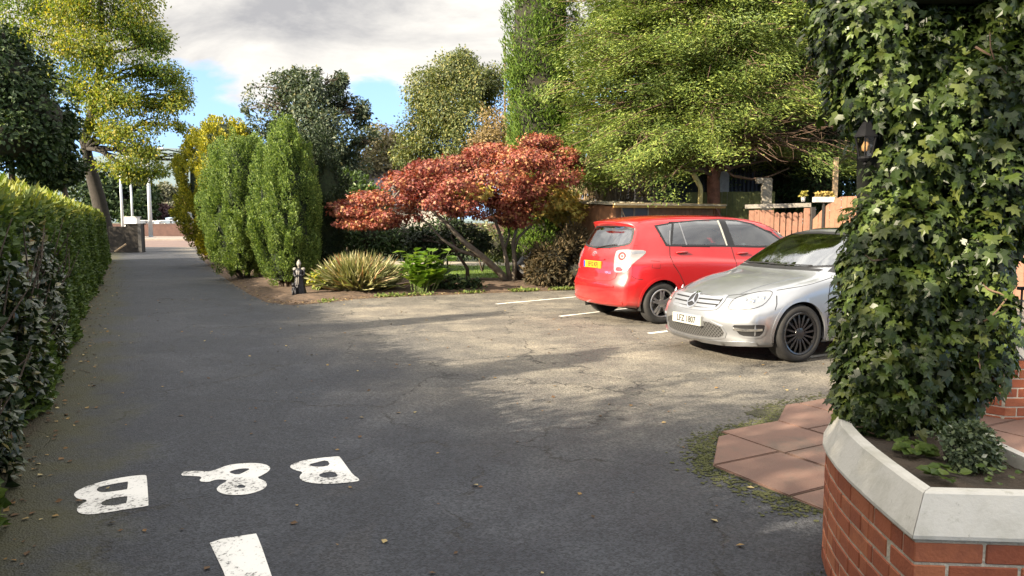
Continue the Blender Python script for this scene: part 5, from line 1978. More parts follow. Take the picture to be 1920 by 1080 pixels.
stems = [([W(952, 532, d), W(938, 512, d - .1), W(905, 482, d - .4), W(868, 452, d - .8), W(838, 420, d - 1.0), W(800, 385, d - 1.1), W(735, 375, d - 1.0)], .13, .03),
         ([W(905, 482, d - .4), W(862, 470, d - .7), W(828, 448, d - 1.0), W(808, 425, d - 1.1), W(780, 400, d - 1.2)], .055, .02),
         ([W(958, 532, d), W(952, 500, d), W(946, 470, d), W(938, 440, d - .1), W(925, 405, d - .4), W(905, 360, d - .8)], .085, .03),
         ([W(962, 532, d), W(965, 495, d), W(962, 455, d), W(968, 430, d), W(985, 395, d), W(1010, 330, d - .2)], .085, .03),
         ([W(964, 470, d), W(972, 445, d), W(990, 428, d + .1), W(1030, 390, d + .1), W(1060, 330, d)], .05, .02),
         ([W(946, 470, d), W(955, 440, d + .2), W(950, 400, d + .3), W(965, 330, d)], .05, .02)]
for pts, r0, r1 in stems:
    bm_tube(bm, pts, [.80 * (r0 + (r1 - r0) * i / (len(pts) - 1)) for i in range(len(pts))], 9)
for q in blobs:
    c = Vector(q[:3]) - L0
    st = min((p for s in stems for p in s[0][3:]), key=lambda p: (p - c).length)
    lp = bent(st, c, .04, .1, 5)
    bm_tube(bm, lp, [.024, .02, .016, .012, .008, .004], 5)
    for _ in range(5):
        e = c + Vector((random.uniform(-.8, .8) * q[3], random.uniform(-.8, .8) * q[4], random.uniform(-.3, .5) * q[5]))
        bm_tube(bm, bent(lp[2], e, .05, .08, 3), [.009, .007, .005, .003], 4)
from_bm('trunk', bm, M_barkgrey, mp_, smooth=True)

# ---- garden trees behind
M_sorbus = leafy('dull_green_leaf', [(0, (.030, .048, .028)), (.6, (.060, .085, .048)), (.93, (.11, .13, .08)), (1, (.20, .18, .06))], .5, .2)
M_willow = leafy('mid_green_leaf', [(0, (.050, .070, .026)), (.5, (.105, .130, .040)), (.85, (.18, .19, .06)), (1, (.27, .23, .07))], .5, .3)
M_birch = leafy('brown_autumn_leaf', [(0, (.10, .072, .035)), (.5, (.185, .135, .060)), (1, (.28, .20, .08))], .6, .25)
M_brown = leafy('bronze_green_leaf', [(0, (.085, .078, .042)), (.6, (.155, .135, .070)), (1, (.22, .18, .09))], .6, .25)


def garden_tree(name, label, px, d, bl, n, size, mat, bark, gap=-.35, gscale=1.3, shell=.7, r0=.16, twigs=7, shape='diamond', z0=0.0, **kw):
    b0 = P(px, 414, d)
    b0.z = z0
    o = empty(name, b0)
    tag(o, label, 'tree')
    blobs = [PB(*q) for q in bl]
    zt = max(q[2] for q in blobs)
    c = np.mean([q[:2] for q in blobs], axis=0)
    top = Vector((c[0], c[1], zt))
    wood('trunk', o, [b0, b0.lerp(top, .3) + Vector((.12, 0, 0)), b0.lerp(top, .6), top], r0, .03, blobs, bark, twigs=twigs, fork=.3)
    foliage('crown', o, blobs, n, size, shape, mat, shell=shell, gap=gap, gscale=gscale, **kw)
    return o


garden_tree('rowan_tree', 'dark bushy tree against the sky just behind the yews', 575, 27, [(500, 190, 27, 38, 28, 1.2), (540, 160, 27.4, 40, 24, 1.2), (590, 165, 26.6, 44, 30, 1.3), (622, 150, 27, 26, 22, .9), (640, 200, 27.2, 44, 26, 1.2), (565, 205, 26.2, 52, 30, 1.4), (610, 235, 26, 56, 28, 1.4), (520, 235, 26.8, 50, 30, 1.3), (668, 225, 27, 26, 20, .9), (560, 260, 26, 60, 30, 1.4), (640, 270, 26, 46, 26, 1.2), (600, 300, 26.4, 60, 30, 1.3), (485, 165, 27, 20, 12, .7), (655, 310, 26.5, 40, 26, 1.1), (560, 138, 27, 12, 14, .5), (600, 140, 27, 10, 16, .5), (640, 150, 27, 12, 14, .5), (470, 205, 27, 16, 10, .6), (680, 205, 27, 14, 16, .6), (690, 270, 26, 26, 30, .9), (540, 300, 26, 50, 40, 1.1)],
            30000, .12, M_sorbus, M_bark, gap=-.08, gscale=2.4, width=.9, twigs=12, shell=.95)
garden_tree('willow_tree', 'tall rounded mid green tree in the middle distance', 850, 40, [(800, 170, 40, 42, 40, 2), (850, 140, 40, 46, 38, 2), (890, 165, 39.5, 40, 44, 2), (830, 210, 39, 56, 44, 2.2), (780, 240, 39, 40, 40, 1.8), (880, 230, 38.5, 50, 44, 2), (840, 270, 38.5, 60, 36, 2.2), (780, 290, 38.6, 46, 30, 1.8), (905, 190, 40, 36, 36, 1.6), (868, 112, 40, 26, 18, 1.2), (925, 150, 41, 26, 28, 1.4), (840, 320, 38, 70, 26, 2)],
            44000, .135, M_willow, M_bark, gap=-.45, gscale=1.0, droop=.6)
garden_tree('birch_tree', 'thin birch with sparse brown leaves beside the bright green conifer', 945, 34, [(945, 250, 34, 40, 44, 1.5), (915, 275, 33.5, 40, 36, 1.4), (965, 200, 34, 30, 44, 1.3), (972, 140, 34, 18, 40, 1.0), (975, 80, 34, 14, 36, .8), (930, 215, 34.4, 30, 28, 1.2), (975, 270, 33, 28, 34, 1.2), (900, 300, 33, 40, 24, 1.3)],
            11500, .13, M_birch, M_twig, gap=-.3, gscale=1.6, twigs=14, r0=.10)
garden_tree('bronze_tree', 'distant bronze leaved tree between the dark tree and the tall green one', 722, 52, [(722, 255, 52, 32, 26, 2), (700, 285, 51, 34, 26, 2), (745, 280, 51, 30, 26, 2), (715, 310, 50, 40, 22, 2), (740, 240, 52, 18, 14, 1.4), (690, 320, 50, 40, 30, 2), (760, 320, 50, 30, 30, 2)], 9000, .22, M_brown, M_twig, gap=-.5, gscale=.9, twigs=8)
garden_tree('sapling', 'slim dark sapling with a low crown between the maple and the leafy plant', 876, gb(878, 531).y, [(850, 440, gb(878, 531).y, 46, 24, .6), (800, 450, gb(878, 531).y + .4, 40, 20, .6), (890, 455, gb(878, 531).y + .3, 30, 20, .5), (845, 470, gb(878, 531).y, 40, 14, .5)], 3600, .10, M_darkcon, M_bark, r0=.05, gap=-.4, gscale=3, shape='broad', width=1.5)


# ---- shrubs
def shrub(name, label, cat, blobs, n, size, shape, mat, corek=.6, group=None, stems=6, **kw):
    c = np.mean(np.array(blobs)[:, :2], axis=0)
    o = empty(name, (c[0], c[1], 0.03))
    tag(o, label, cat, group)
    if corek: core(o, blobs, corek)
    foliage('leaves', o, blobs, n, size, shape, mat, **kw)
    bm = bmesh.new()
    for _ in range(stems):
        q = blobs[random.randrange(len(blobs))]
        s = Vector((q[0] - c[0] + random.uniform(-.2, .2) * q[3], q[1] - c[1], 0))
        e = Vector((q[0] - c[0] + random.uniform(-.4, .4) * q[3], q[1] - c[1] + random.uniform(-.3, .3) * q[4], q[2] - .03))
        bm_tube(bm, bent(s, e, 0, .08, 4), [.03, .025, .02, .015, .008], 5)
    from_bm('stems', bm, M_bark, o)
    return o


shrub('shrub', 'wide dark shrub in deep shade under the left side of the maple', 'shrub', [PB(640, 420, 22, 50, 50, .9), PB(700, 440, 22.3, 50, 40, .9), PB(770, 450, 22.6, 50, 36, .9), PB(835, 440, 23, 44, 40, .9), PB(600, 400, 22.5, 40, 60, .9)], 7000, .12, 'broad', M_holly, shell=.4, gap=-.8)
shrub('shrub', 'green laurel shrub between the dark conifer and the maple', 'shrub', [PB(655, 355, 23.5, 40, 34, .9), PB(690, 375, 23.2, 40, 30, .9), PB(630, 385, 23, 30, 30, .8)], 3400, .15, 'broad', leafy('laurel_green', [(0, (.022, .045, .010)), (1, (.070, .110, .020))], .4, .2), shell=.4, gap=-.8)
shrub('shrub', 'pale variegated shrub seen between the maple stems', 'shrub', [PB(935, 462, 22.0, 44, 30, .7), PB(990, 470, 22.4, 34, 26, .7), PB(900, 445, 22.3, 34, 34, .7), PB(1010, 440, 22.5, 30, 40, .7)], 3600, .10, 'broad', leafy('variegated_leaf', [(0, (.035, .055, .020)), (.5, (.11, .13, .05)), (1, (.32, .31, .16))], .5, .3), shell=.5, gap=-.5, gscale=3)
shrub('shrub', 'low hedge of green shrubs at the back of the lawn', 'shrub', [PB(640 + 55 * i, 470 - 6 * (i % 3), 28.5, 40, 26 + 6 * (i % 2), .9) for i in range(9)], 6000, .13, 'broad', M_holly, shell=.4, gap=-.9)
shrub('juniper', 'low brown green juniper beside the rear of the red car', 'shrub', [PB(1040, 486, 17.6, 48, 40, .7), PB(1075, 470, 17.9, 34, 46, .7), PB(1020, 510, 17.4, 36, 24, .6), PB(1080, 510, 17.3, 30, 26, .6)], 9000, .10, 'spray', leafy('bronzed_juniper', [(0, (.030, .026, .012)), (.55, (.060, .046, .020)), (1, (.11, .075, .035))], .7, .15), droop=.0, out=.9, rnd=.5, shell=.4, gap=-.5, gscale=4)

# spiky evergreen with pale blades
c0 = gb(672, 549)
sp = empty('spiky_shrub', c0)
tag(sp, 'rounded spiky shrub with pale grey green blades and rusty centre', 'plant')
k = 3800
org = np.c_[rng.normal(0, .20, k), rng.normal(0, .16, k), rng.uniform(.02, .22, k)]
dr = unit(np.c_[org[:, 0] * 2.2 + rng.normal(0, .35, k), org[:, 1] * 2.2 + rng.normal(0, .35, k), rng.uniform(.15, 1.1, k)])
L = rng.uniform(.38, .78, k)
link('leaves', leaves_mesh('leaves', org, dr, unit(rand_dirs(k) + [0, 0, .6]), L, 'blade', .55), leafy('pale_blades', [(0, (.09, .11, .04)), (.5, (.22, .22, .09)), (.85, (.40, .37, .20)), (1, (.30, .11, .04))], .5, .2), sp)
# leafy lime plant
c0 = gb(788, 551)
lp_ = empty('broad_leaved_plant', c0)
tag(lp_, 'bright green plant with long broad leaves at the bed edge', 'plant')
bm = bmesh.new()
pp, aa, nn, ss = [], [], [], []
for i in range(34):
    x, y = random.gauss(0, .22), random.gauss(0, .16)
    h = random.uniform(.40, .92)
    lean = Vector((x * .7 + random.uniform(-.12, .12), y * .7 + random.uniform(-.1, .1), h))
    s = Vector((x * .6, y * .6, 0))
    pts = [s, s + lean * .5, s + lean]
    bm_tube(bm, pts, [.010, .008, .004], 5)
    for j in range(6):
        t = .25 + .75 * j / 5
        a = j * 2.4 + i
        pp.append(tuple(s + lean * t))
        aa.append((math.cos(a), math.sin(a), .75 - .1 * j + random.uniform(-.2, .3)))
        nn.append((-math.cos(a) * .5, -math.sin(a) * .5, 1))
        ss.append(random.uniform(.27, .44) * (1.05 - .3 * t))
from_bm('stems', bm, plain('green_stem', (.09, .13, .03), .6), lp_)
link('leaves', leaves_mesh('leaves', pp, aa, nn, ss, 'broad', 1.75), leafy('lime_leaf', [(0, (.075, .15, .020)), (.6, (.13, .22, .030)), (1, (.22, .29, .05))], .38, .35), lp_)
shrub('ground_plant', 'low dark leafy clump right of the bright green plant', 'plant', [(*gb(838, 546).xy, .15, .42, .30, .18), (gb(838, 546).x + .5, gb(838, 546).y + .2, .10, .35, .3, .14)], 900, .10, 'broad', M_holly, corek=.5, stems=3, width=1.6, shell=.6, gap=-.9)
shrub('flowering_plant', 'small yellow green plant beside the dark statue', 'plant', [(*gb(602, 551).xy, .30, .24, .2, .22), (gb(602, 551).x + .2, gb(602, 551).y + .2, .35, .2, .2, .3)], 700, .075, 'broad', leafy('yellow_green_leaf', [(0, (.07, .13, .02)), (.6, (.16, .20, .03)), (1, (.45, .38, .03))], .5, .3), corek=0, stems=6, width=1.8, shell=.8, gap=-.9)
shrub('ground_plant', 'grassy green tuft between statue and spiky shrub', 'plant', [(gb(625, 545).x, gb(625, 545).y + .7, .35, .35, .3, .40)], 800, .14, 'blade', leafy('fresh_green', [(0, (.05, .11, .02)), (1, (.12, .20, .04))], .5, .3), corek=0, stems=3, droop=-.6, shell=.9, gap=-.9, width=2)

# ---- bright green lawson and the wide conifer over the fence
M_lawson = leafy('bright_conifer', [(0, (.045, .085, .014)), (.5, (.085, .150, .020)), (1, (.14, .20, .03))], .55, .2)
M_cedar = leafy('yellow_green_conifer', [(0, (.060, .098, .022)), (.4, (.130, .185, .036)), (.8, (.22, .275, .055)), (1, (.31, .345, .08))], .55, .22, patch=(.55, .62, .65), pscale=.8)


def spray_cloud(tips, dirs, per, size, spread, flat, mat, name, root, droop=.25, shape='spray', width=1.0):
    """fans of small flattened sprigs round each branch end"""
    n = len(tips)
    tips, dirs = np.repeat(tips, per, 0), np.repeat(dirs, per, 0)
    k = len(tips)
    side = unit(np.cross(dirs, np.array([0, 0, 1.0])) + 1e-6)
    upv = np.cross(side, dirs)
    off = side * (rng.normal(0, 1, k) * spread)[:, None] + dirs * (rng.uniform(-1.5, .55, k) * spread * 1.3)[:, None] + upv * (rng.normal(0, 1, k) * spread * flat)[:, None]
    al = unit(dirs * .9 + side * rng.normal(0, .7, k)[:, None] + np.array([0, 0, -droop]) + rng.normal(0, .28, (k, 3)))
    nr = unit(upv * .8 + dirs * .55 + rng.normal(0, .35, (k, 3)))
    p = tips + off
    return link(name, leaves_mesh(name, p - np.array(root.location), al, nr, size * rng.uniform(.6, 1.4, k), shape, width), mat, root)


b0 = P(1012, 414, 21.5)
b0.z = 0
lw = empty('lawson_cypress', b0)
tag(lw, 'narrow bright green cypress left of the big spreading conifer', 'conifer')
nt_ = 900
zz = rng.uniform(.6, 12.5, nt_)
aa_ = rng.uniform(0, 2 * math.pi, nt_)
rr_ = (.95 * (1 - np.clip((zz - 8) / 6, 0, 1) ** 1.5)) * (.92 + .16 * np.sin(aa_ * 4 + zz))
tips = np.c_[b0.x + rr_ * np.cos(aa_), b0.y + rr_ * np.sin(aa_), zz]
dirs = unit(np.c_[np.cos(aa_) * .55, np.sin(aa_) * .55, np.full(nt_, .9)])
spray_cloud(tips, dirs, 70, .10, .17, .35, M_lawson, 'crown', lw, droop=-.1, shape='diamond', width=.6)
bm = bmesh.new()
rows = []
for z0 in np.linspace(.3, 12, 12):
    w = .72 * (1 - max(0, (z0 - 8) / 6) ** 1.5)
    rows.append([bm.verts.new((w * math.cos(2 * math.pi * j / 14), w * math.sin(2 * math.pi * j / 14), z0)) for j in range(14)])
for i in range(11):
    for j in range(14): bm.faces.new((rows[i][j], rows[i][(j + 1) % 14], rows[i + 1][(j + 1) % 14], rows[i + 1][j]))
from_bm('dark_core', bm, M_core, lw)
bm = bmesh.new()
bm_tube(bm, [(0, 0, -.05), (0, 0, 2)], [.2, .15], 8)
from_bm('trunk', bm, M_bark, lw)

b0 = P(1338, 414, 19.0)
b0.z = 0
cd = empty('spreading_conifer', b0)
tag(cd, 'huge spreading conifer with red brown trunk and yellow green sprays over the fence', 'conifer')
bm = bmesh.new()
bm_tube(bm, [(0, 0, -.05), (.02, 0, 1.2), (-.03, 0, 2.6), (-.05, .05, 4), (0, .1, 7), (0, 0, 12.5)], [.21, .175, .16, .16, .13, .03], 10)
from_bm('trunk', bm, M_barkred, cd, smooth=True)
bm = bmesh.new()
tips, dirs = [], []
nb = 760
for i in range(nb):
    z0 = 2.9 + 9.1 * ((i + .5) / nb) ** 1.15
    a = i * 2.39996
    Lb = (4.1 * (1 - max(0, (z0 - 4.5) / 9.5) ** 1.3)) * random.uniform(.62, 1.0)
    cx, sy = math.cos(a), math.sin(a)
    if cx < 0: Lb *= 1.12
    if cx > .25 and z0 < 4.6 and sy < .5: Lb *= 1.0
    rise = random.uniform(-.16, .42)
    e = Vector((cx * Lb, sy * Lb * .85, z0 + rise * Lb - .06 * Lb))
    if cx < -.25 and sy < .4 and z0 < 5: e.z -= random.uniform(0, .28) * Lb * .6
    s = Vector((0, 0, min(12, z0 - .1)))
    pts = [s, s.lerp(e, .4) + Vector((0, 0, .10 * Lb)), s.lerp(e, .75) + Vector((0, 0, .08 * Lb)), e]
    bm_tube(bm, pts, [.035 + .004 * Lb, .026, .016, .006], 5)
    # sprays along the outer part; the low right side has died back to bare twigs
    bare = (cx > .12 and z0 < 4.2 and random.random() < .72) or (z0 < 3.0 and random.random() < .55 and cx > -.3)
    for t in (tuple(u for u in (.45, .6, .72, .84, .94, 1.0) if random.random() < .78) if not bare else ((1.0,) if random.random() < .35 else ())):
        q = s.lerp(e, t) + Vector((0, 0, .10 * Lb * (1 - abs(2 * t - 1)))) + Vector((random.gauss(0, .12), random.gauss(0, .12), random.gauss(0, .08)))
        if q.z < 3.05 and -.75 < q.x < .9 and q.y < .3: continue
        tips.append(tuple(q + b0))
        dirs.append((cx + random.gauss(0, .35), sy + random.gauss(0, .35), random.gauss(.02, .30)))
    if bare or random.random() < .25:
        for _ in range(13):
            t = random.uniform(.3, 1)
            q = s.lerp(e, t) + Vector((0, 0, .09 * Lb))
            bm_tube(bm, bent(q, q + Vector((cx * .5 + random.gauss(0, .3), sy * .5 + random.gauss(0, .3), random.gauss(-.08, .22))), .02, .1, 3), [.008, .006, .004, .002], 4)
from_bm('branches', bm, M_twig, cd, smooth=True)
spray_cloud(np.array(tips), unit(np.array(dirs)), 200, .088, .25, .42, M_cedar, 'crown', cd, shape='diamond', width=.42)
# two longer limbs curving out low on the right
bm = bmesh.new()
for pts in ([P(1340, 360, 19) - b0, P(1352, 310, 18.8) - b0, P(1375, 330, 18.6) - b0, P(1410, 336, 18.5) - b0, P(1440, 332, 18.5) - b0, P(1480, 315, 18.4) - b0],
            [P(1330, 290, 19) - b0, P(1345, 300, 18.7) - b0, P(1370, 318, 18.5) - b0], [P(1340, 330, 19) - b0, P(1310, 318, 18.6) - b0, P(1270, 322, 18.2) - b0, P(1240, 335, 18) - b0]):
    bm_tube(bm, pts, [.05 - .007 * i for i in range(len(pts))], 7)
from_bm('low_limb', bm, M_twig, cd, smooth=True)

# ---- trees out of the frame to the left whose shade falls on the drive
M_shade = leafy('shade_tree_leaf', [(0, (.03, .06, .015)), (1, (.08, .12, .03))], .5, .25)
for nm, lab, (x, y), h, bl, n in (
        ('slender_tree', 'slender tree behind the hedge left of the parking court', (-8.5, 6.9), 3.2, [(-8.5, 6.9, 3.6, .32, .28, 1.2), (-8.4, 7.0, 4.6, .24, .22, .9)], 2600),
        ('slender_tree', 'second slender tree behind the hedge near the lettering', (-6.0, 3.9), 3.0, [(-6.0, 3.9, 3.2, .34, .3, 1.1), (-5.9, 4.0, 4.3, .22, .2, .75)], 2400),
        ('shade_tree', 'spreading tree behind the camera beside the hedge', (-5.8, -.6), 3.0, [(-5.8, -.6, 4.0, 1.7, 1.6, 1.5), (-6.3, 1.0, 3.4, 1.2, 1.0, 1.2), (-5.2, -2.0, 4.6, 1.6, 1.5, 1.4), (-6.4, .6, 5.2, 1.2, 1.1, 1.0), (-4.9, -.6, 2.9, .9, .9, .8), (-5.4, -.9, 6.3, 1.7, 1.6, 1.3), (-5.9, -.2, 7.6, 1.3, 1.2, 1.0), (-4.9, -2.0, 6.6, 1.3, 1.2, 1.1)], 26000),
        ('shade_tree', 'unseen spreading tree added out to the left to shade the gate pier', (-27, 32), 3.0, [(-27, 32, 4.4, 2.6, 2.4, 2.0), (-25.5, 30.5, 3.4, 2.0, 2.0, 1.5), (-29, 34, 4.0, 2.2, 2.2, 1.8)], 14000)):  # last tree is unseen, added to put the gate pier in shade
    o = empty(nm, (x, y, 0))
    tag(o, lab, 'tree')
    wood('trunk', o, [(x, y, 0), (x + .05, y, h * .5), (x, y, h)], .09 if n < 5000 else .2, .04, bl, M_bark, twigs=6)
    foliage('crown', o, bl, n, .12, 'diamond', M_shade, shell=.8, gap=-.04, gscale=2.1)
# ------------------------------------------------------------------ ivy over the pergola corner
M_ivy = leafy('ivy_leaf', [(0, (.012, .023, .006)), (.4, (.027, .046, .009)), (.8, (.053, .078, .015)), (1, (.11, .13, .028))], .38, .30, spec=.38)
M_ivyyoung = leafy('young_ivy_leaf', [(0, (.055, .095, .018)), (1, (.14, .185, .040))], .42, .35, spec=.45)
IV = [(1650, -60, 4.3, 120, 110, .45), (1800, -60, 4.4, 150, 120, .5), (1930, -40, 4.4, 140, 130, .5), (1632, 40, 4.1, 100, 90, .34), (1765, 70, 4.2, 130, 120, .40), (1900, 80, 4.2, 130, 140, .42), (1655, 160, 4.1, 92, 90, .34), (1790, 200, 4.1, 130, 120, .42), (1915, 220, 4.2, 110, 140, .40),
      (1702, 290, 4.1, 92, 90, .36), (1812, 340, 4.1, 108, 110, .40), (1896, 360, 4.2, 66, 110, .34), (1684, 420, 4.1, 84, 90, .36), (1792, 470, 4.1, 100, 100, .40), (1672, 540, 4.1, 84, 80, .36), (1785, 590, 4.15, 92, 90, .38), (1680, 640, 4.1, 92, 80, .36), (1782, 690, 4.2, 76, 80, .34),
      (1664, 735, 4.1, 84, 66, .34), (1748, 765, 4.2, 76, 56, .30), (1636, 795, 4.05, 52, 40, .24), (1850, 450, 4.3, 46, 80, .25), (1848, 640, 4.3, 36, 70, .22), (1632, 500, 4.08, 50, 70, .26), (1622, 590, 4.06, 48, 64, .26), (1626, 680, 4.06, 54, 60, .26), (1618, 752, 4.05, 48, 50, .24)]
ivb = [PB(q[0], q[1], q[2] * PK, q[3], q[4], q[5] * PK) for q in IV]
ivy = empty('ivy', (2.2 * PK, 4.25 * PK, .60))
tag(ivy, 'thick dark ivy climbing out of the brick planter and filling the right edge', 'ivy')
p, d = blob_points(ivb, 50000, shell=.62, gap=-.56, gscale=6)
k = len(p)
al = unit(rand_dirs(k) * .55 + d * .45 + np.array([0, 0, -.75]))
nr = unit(d * .9 + rand_dirs(k) * .45 + np.array([0, -.1, .35]))
sz = .046 * rng.uniform(.4, 1.6, k)
young = (rng.random(k) < .10) | ((value_noise(p, 6, 5) > .75) & (rng.random(k) < .6))
low = p[:, 2] < 1.40
young |= low & (rng.random(k) < .22)
sz[young] *= .72
q = p - np.array(ivy.location)
link('leaves', leaves_mesh('leaves', q[~young], al[~young], nr[~young], sz[~young], 'ivy', 1.0), M_ivy, ivy)
link('young_leaves', leaves_mesh('young_leaves', q[young], al[young], nr[young], sz[young], 'ivy', 1.0), M_ivyyoung, ivy)
bm = bmesh.new()
ellipsoid(bm, (.10, .06, .95), (.28, .13, 1.05), 20, .3, 2.0, 2.5)
from_bm('dark_core', bm, plain('ivy_core_shade', (.010, .011, .007), 1.0), ivy, smooth=True)  # dark core added to give the shade deep inside the ivy
bm = bmesh.new()
for i in range(12):
    b = ivb[random.randrange(len(ivb))]
    s = Vector(b[:3]) - ivy.location
    dd_ = Vector((random.uniform(-1, .6), -1, random.uniform(-.5, .6))).normalized()
    s = s + Vector((dd_.x * b[3], dd_.y * b[4], dd_.z * b[5])) * .85
    bm_tube(bm, bent(s, s + Vector((random.uniform(-.22, .22), random.uniform(-.12, .02), random.uniform(-.12, .22))), -.12, .1, 5), [.005, .0045, .004, .0035, .003, .002], 5)
for i in range(6):
    a = random.uniform(-.02, .42)
    bm_tube(bm, bent((a * .8, -.08, .0), (a * .8 + random.uniform(-.15, .15), -.12, 1.6), 0, .05, 8), [.022 - .0015 * i for i in range(9)], 6)
from_bm('stems', bm, M_twig, ivy)

pg = empty('pergola', (2.3 * PK, 4.35 * PK, 0))
tag(pg, 'dark timber pergola post and beam smothered in the ivy', 'pergola')
M_darkwood = plain('dark_stained_wood', (.022, .020, .018), .7, var=.3, scale=12)
bm = bmesh.new()
rounded_box(bm, -.05, .05, -.05, .05, .60, 2.50, .006, seg=1)
from_bm('post', bm, M_darkwood, pg)
bm = bmesh.new()
rounded_box(bm, -.36, 2.2, -.33, -.25, 2.49, 2.60, .006, seg=1)
from_bm('beam', bm, M_darkwood, pg)
bm = bmesh.new()
bm_tube(bm, [(2.88 * PK, 4.62 * PK, .0), (2.87 * PK, 4.62 * PK, 1.2), (2.89 * PK, 4.62 * PK, 2.3)], [.028, .025, .023], 9)
o = from_bm('rusty_post', bm, plain('rusty_brown_post', (.13, .085, .062), .85, var=.4, scale=8, bump=.4))
tag(o, 'thin rusty brown post at the right edge beside the ivy', 'post')

# wall lantern
c = P(1624, 262, 3.96 * PK)
ln = empty('wall_lantern', c)
ln.scale = (PK, PK, PK)
tag(ln, 'black metal wall lantern half hidden in the left side of the ivy', 'lantern')
M_iron = plain('black_iron', (.006, .006, .007), .7, var=.3, scale=20, spec=.2)
bm = bmesh.new()
for r0, z0, r1, z1 in ((.062, .018, .030, .075), (.030, .075, .012, .105)):
    bm_lathe(bm, [(r0, z0), (r1, z1)], 6)
bm_lathe(bm, [(0, .012), (.066, .012), (.066, .020), (0, .020)], 6)
bm_lathe(bm, [(0, .145), (.010, .138), (.012, .125), (.006, .112), (.010, .105), (0, .100)], 10)
from_bm('cap', bm, M_iron, ln)
bm = bmesh.new()
for j in range(6):
    a = math.pi / 3 * j
    bm_tube(bm, [(.056 * math.cos(a), .056 * math.sin(a), .014), (.034 * math.cos(a), .034 * math.sin(a), -.090)], .0042, 5)
bm_lathe(bm, [(0, -.088), (.037, -.088), (.037, -.098), (.022, -.112), (.008, -.118), (.011, -.128), (0, -.136)], 12)
from_bm('cage', bm, M_iron, ln)
bm = bmesh.new()
bm_lathe(bm, [(.053, .012), (.032, -.088)], 6)
from_bm('glass', bm, M_lens, ln)
bm = bmesh.new()
bm_lathe(bm, [(0, .010), (.012, .008), (.012, -.012), (.022, -.034), (.020, -.054), (0, -.066)], 14)
from_bm('bulb', bm, plain('amber_bulb', (.55, .30, .12), .2), ln, smooth=True)
bm = bmesh.new()
bm_tube(bm, [(0, 0, .12), (.005, .02, .165), (.03, .06, .19), (.08, .14, .17), (.12, .22, .12)], .009, 7)
bm_box(bm, .10, .135, .20, .235, .02, .20)
from_bm('bracket', bm, M_iron, ln)

# small plants in the planter
c = P(1806, 858, 3.42 * PK)
shrub('dwarf_shrub', 'small grey green shrub in the brick planter in front of the ivy', 'shrub', [(c.x, c.y, c.z, .135, .11, .125), (c.x + .057, c.y + .04, c.z + .05, .08, .08, .075), (c.x - .05, c.y - .02, c.z + .025, .08, .08, .08)], 3600, .021, 'diamond', leafy('grey_green_small_leaf', [(0, (.035, .055, .028)), (.6, (.085, .115, .055)), (.95, (.16, .19, .09)), (1, (.45, .46, .38))], .5, .2), corek=.45, shell=.7, gap=-.5, gscale=14, stems=9)
for nm, px, py, dd, n, sz, lab, m in (('seedling', 1712, 862, 3.55, 60, .040, 'lime green seedling cluster in the planter soil beneath the ivy', M_ivyyoung), ('weed', 1772, 928, 3.19, 26, .034, 'tiny green weed by the front corner of the planter', M_ivyyoung), ('weed', 1868, 935, 3.18, 12, .026, 'tiny green weed against the white coping at the planter back', M_ivyyoung)):
    c = P(px, py, dd * PK)
    o = empty(nm, (c.x, c.y, .628))
    tag(o, lab, 'plant')
    a = rng.uniform(0, 6.283, n)
    r = .055 * np.sqrt(rng.random(n))
    link('leaves', leaves_mesh('leaves', np.c_[r * np.cos(a), r * np.sin(a), rng.uniform(.01, .05, n)], np.c_[np.cos(a), np.sin(a), rng.uniform(-.2, .4, n)], np.c_[np.cos(a) * -.3, np.sin(a) * -.3 - .3, np.ones(n)], sz * rng.uniform(.6, 1.3, n), 'broad', 2.6), m, o)

# railing behind the garden wall
rl = empty('railing', (4.0, 5.83, .62))
tag(rl, 'short black metal railing on the low wall at the far right', 'railing')
bm = bmesh.new()
for x in np.arange(0, 2.5, .11): bm_tube(bm, [(x, 0, 0), (x, 0, .40)], .008, 6)
from_bm('bars', bm, M_iron, rl)
bm = bmesh.new()
bm_box(bm, -.03, 2.5, -.02, .02, .40, .425)
from_bm('rail', bm, M_iron, rl)

# ------------------------------------------------------------------ garden statue
c = G(562, 557)
st = empty('garden_statue', (c.x, c.y, .02), R(15))
tag(st, 'dark garden statue with pale head and shoulders at the corner of the bed', 'statue')
M_bronze = plain('dark_bronze', (.022, .022, .026), .45, metal=.5, var=.4, scale=14, bump=.4, bscale=40)
M_palest = plain('weathered_pale_stone', (.24, .225, .20), .8, var=.3, scale=18, bump=.3)
bm = bmesh.new()
rings = []
for z, r in ((.0, .135), (.03, .14), (.12, .120), (.24, .105), (.34, .092), (.42, .080), (.48, .085), (.54, .078), (.575, .035)):
    ring = []
    for j in range(28):
        a = 2 * math.pi * j / 28
        f = 1 + .13 * math.sin(a * 7 + z * 3) * (1 - z / .6)
        ring.append(bm.verts.new((r * f * math.cos(a), r * f * .82 * math.sin(a), z)))
    rings.append(ring)
for i in range(len(rings) - 1):
    for j in range(28): bm.faces.new((rings[i][j], rings[i][(j + 1) % 28], rings[i + 1][(j + 1) % 28], rings[i + 1][j]))
bm.faces.new(rings[-1])
from_bm('robe', bm, M_bronze, st, smooth=True)
bm = bmesh.new()
ellipsoid(bm, (0, -.01, .655), (.042, .046, .058), 18, .05)
bm_lathe(bm, [(.048, .65), (.040, .695), (.018, .735), (0, .752)], 14)
bm_tube(bm, [(0, -.045, .66), (0, -.062, .645), (0, -.05, .635)], .008, 6)
for s in (-1, 1): ellipsoid(bm, (s * .018, -.048, .665), (.007, .005, .005), 8, 0)
bm_tube(bm, [(0, 0, .57), (0, 0, .62)], .024, 10)
from_bm('head', bm, M_palest, st, smooth=True)
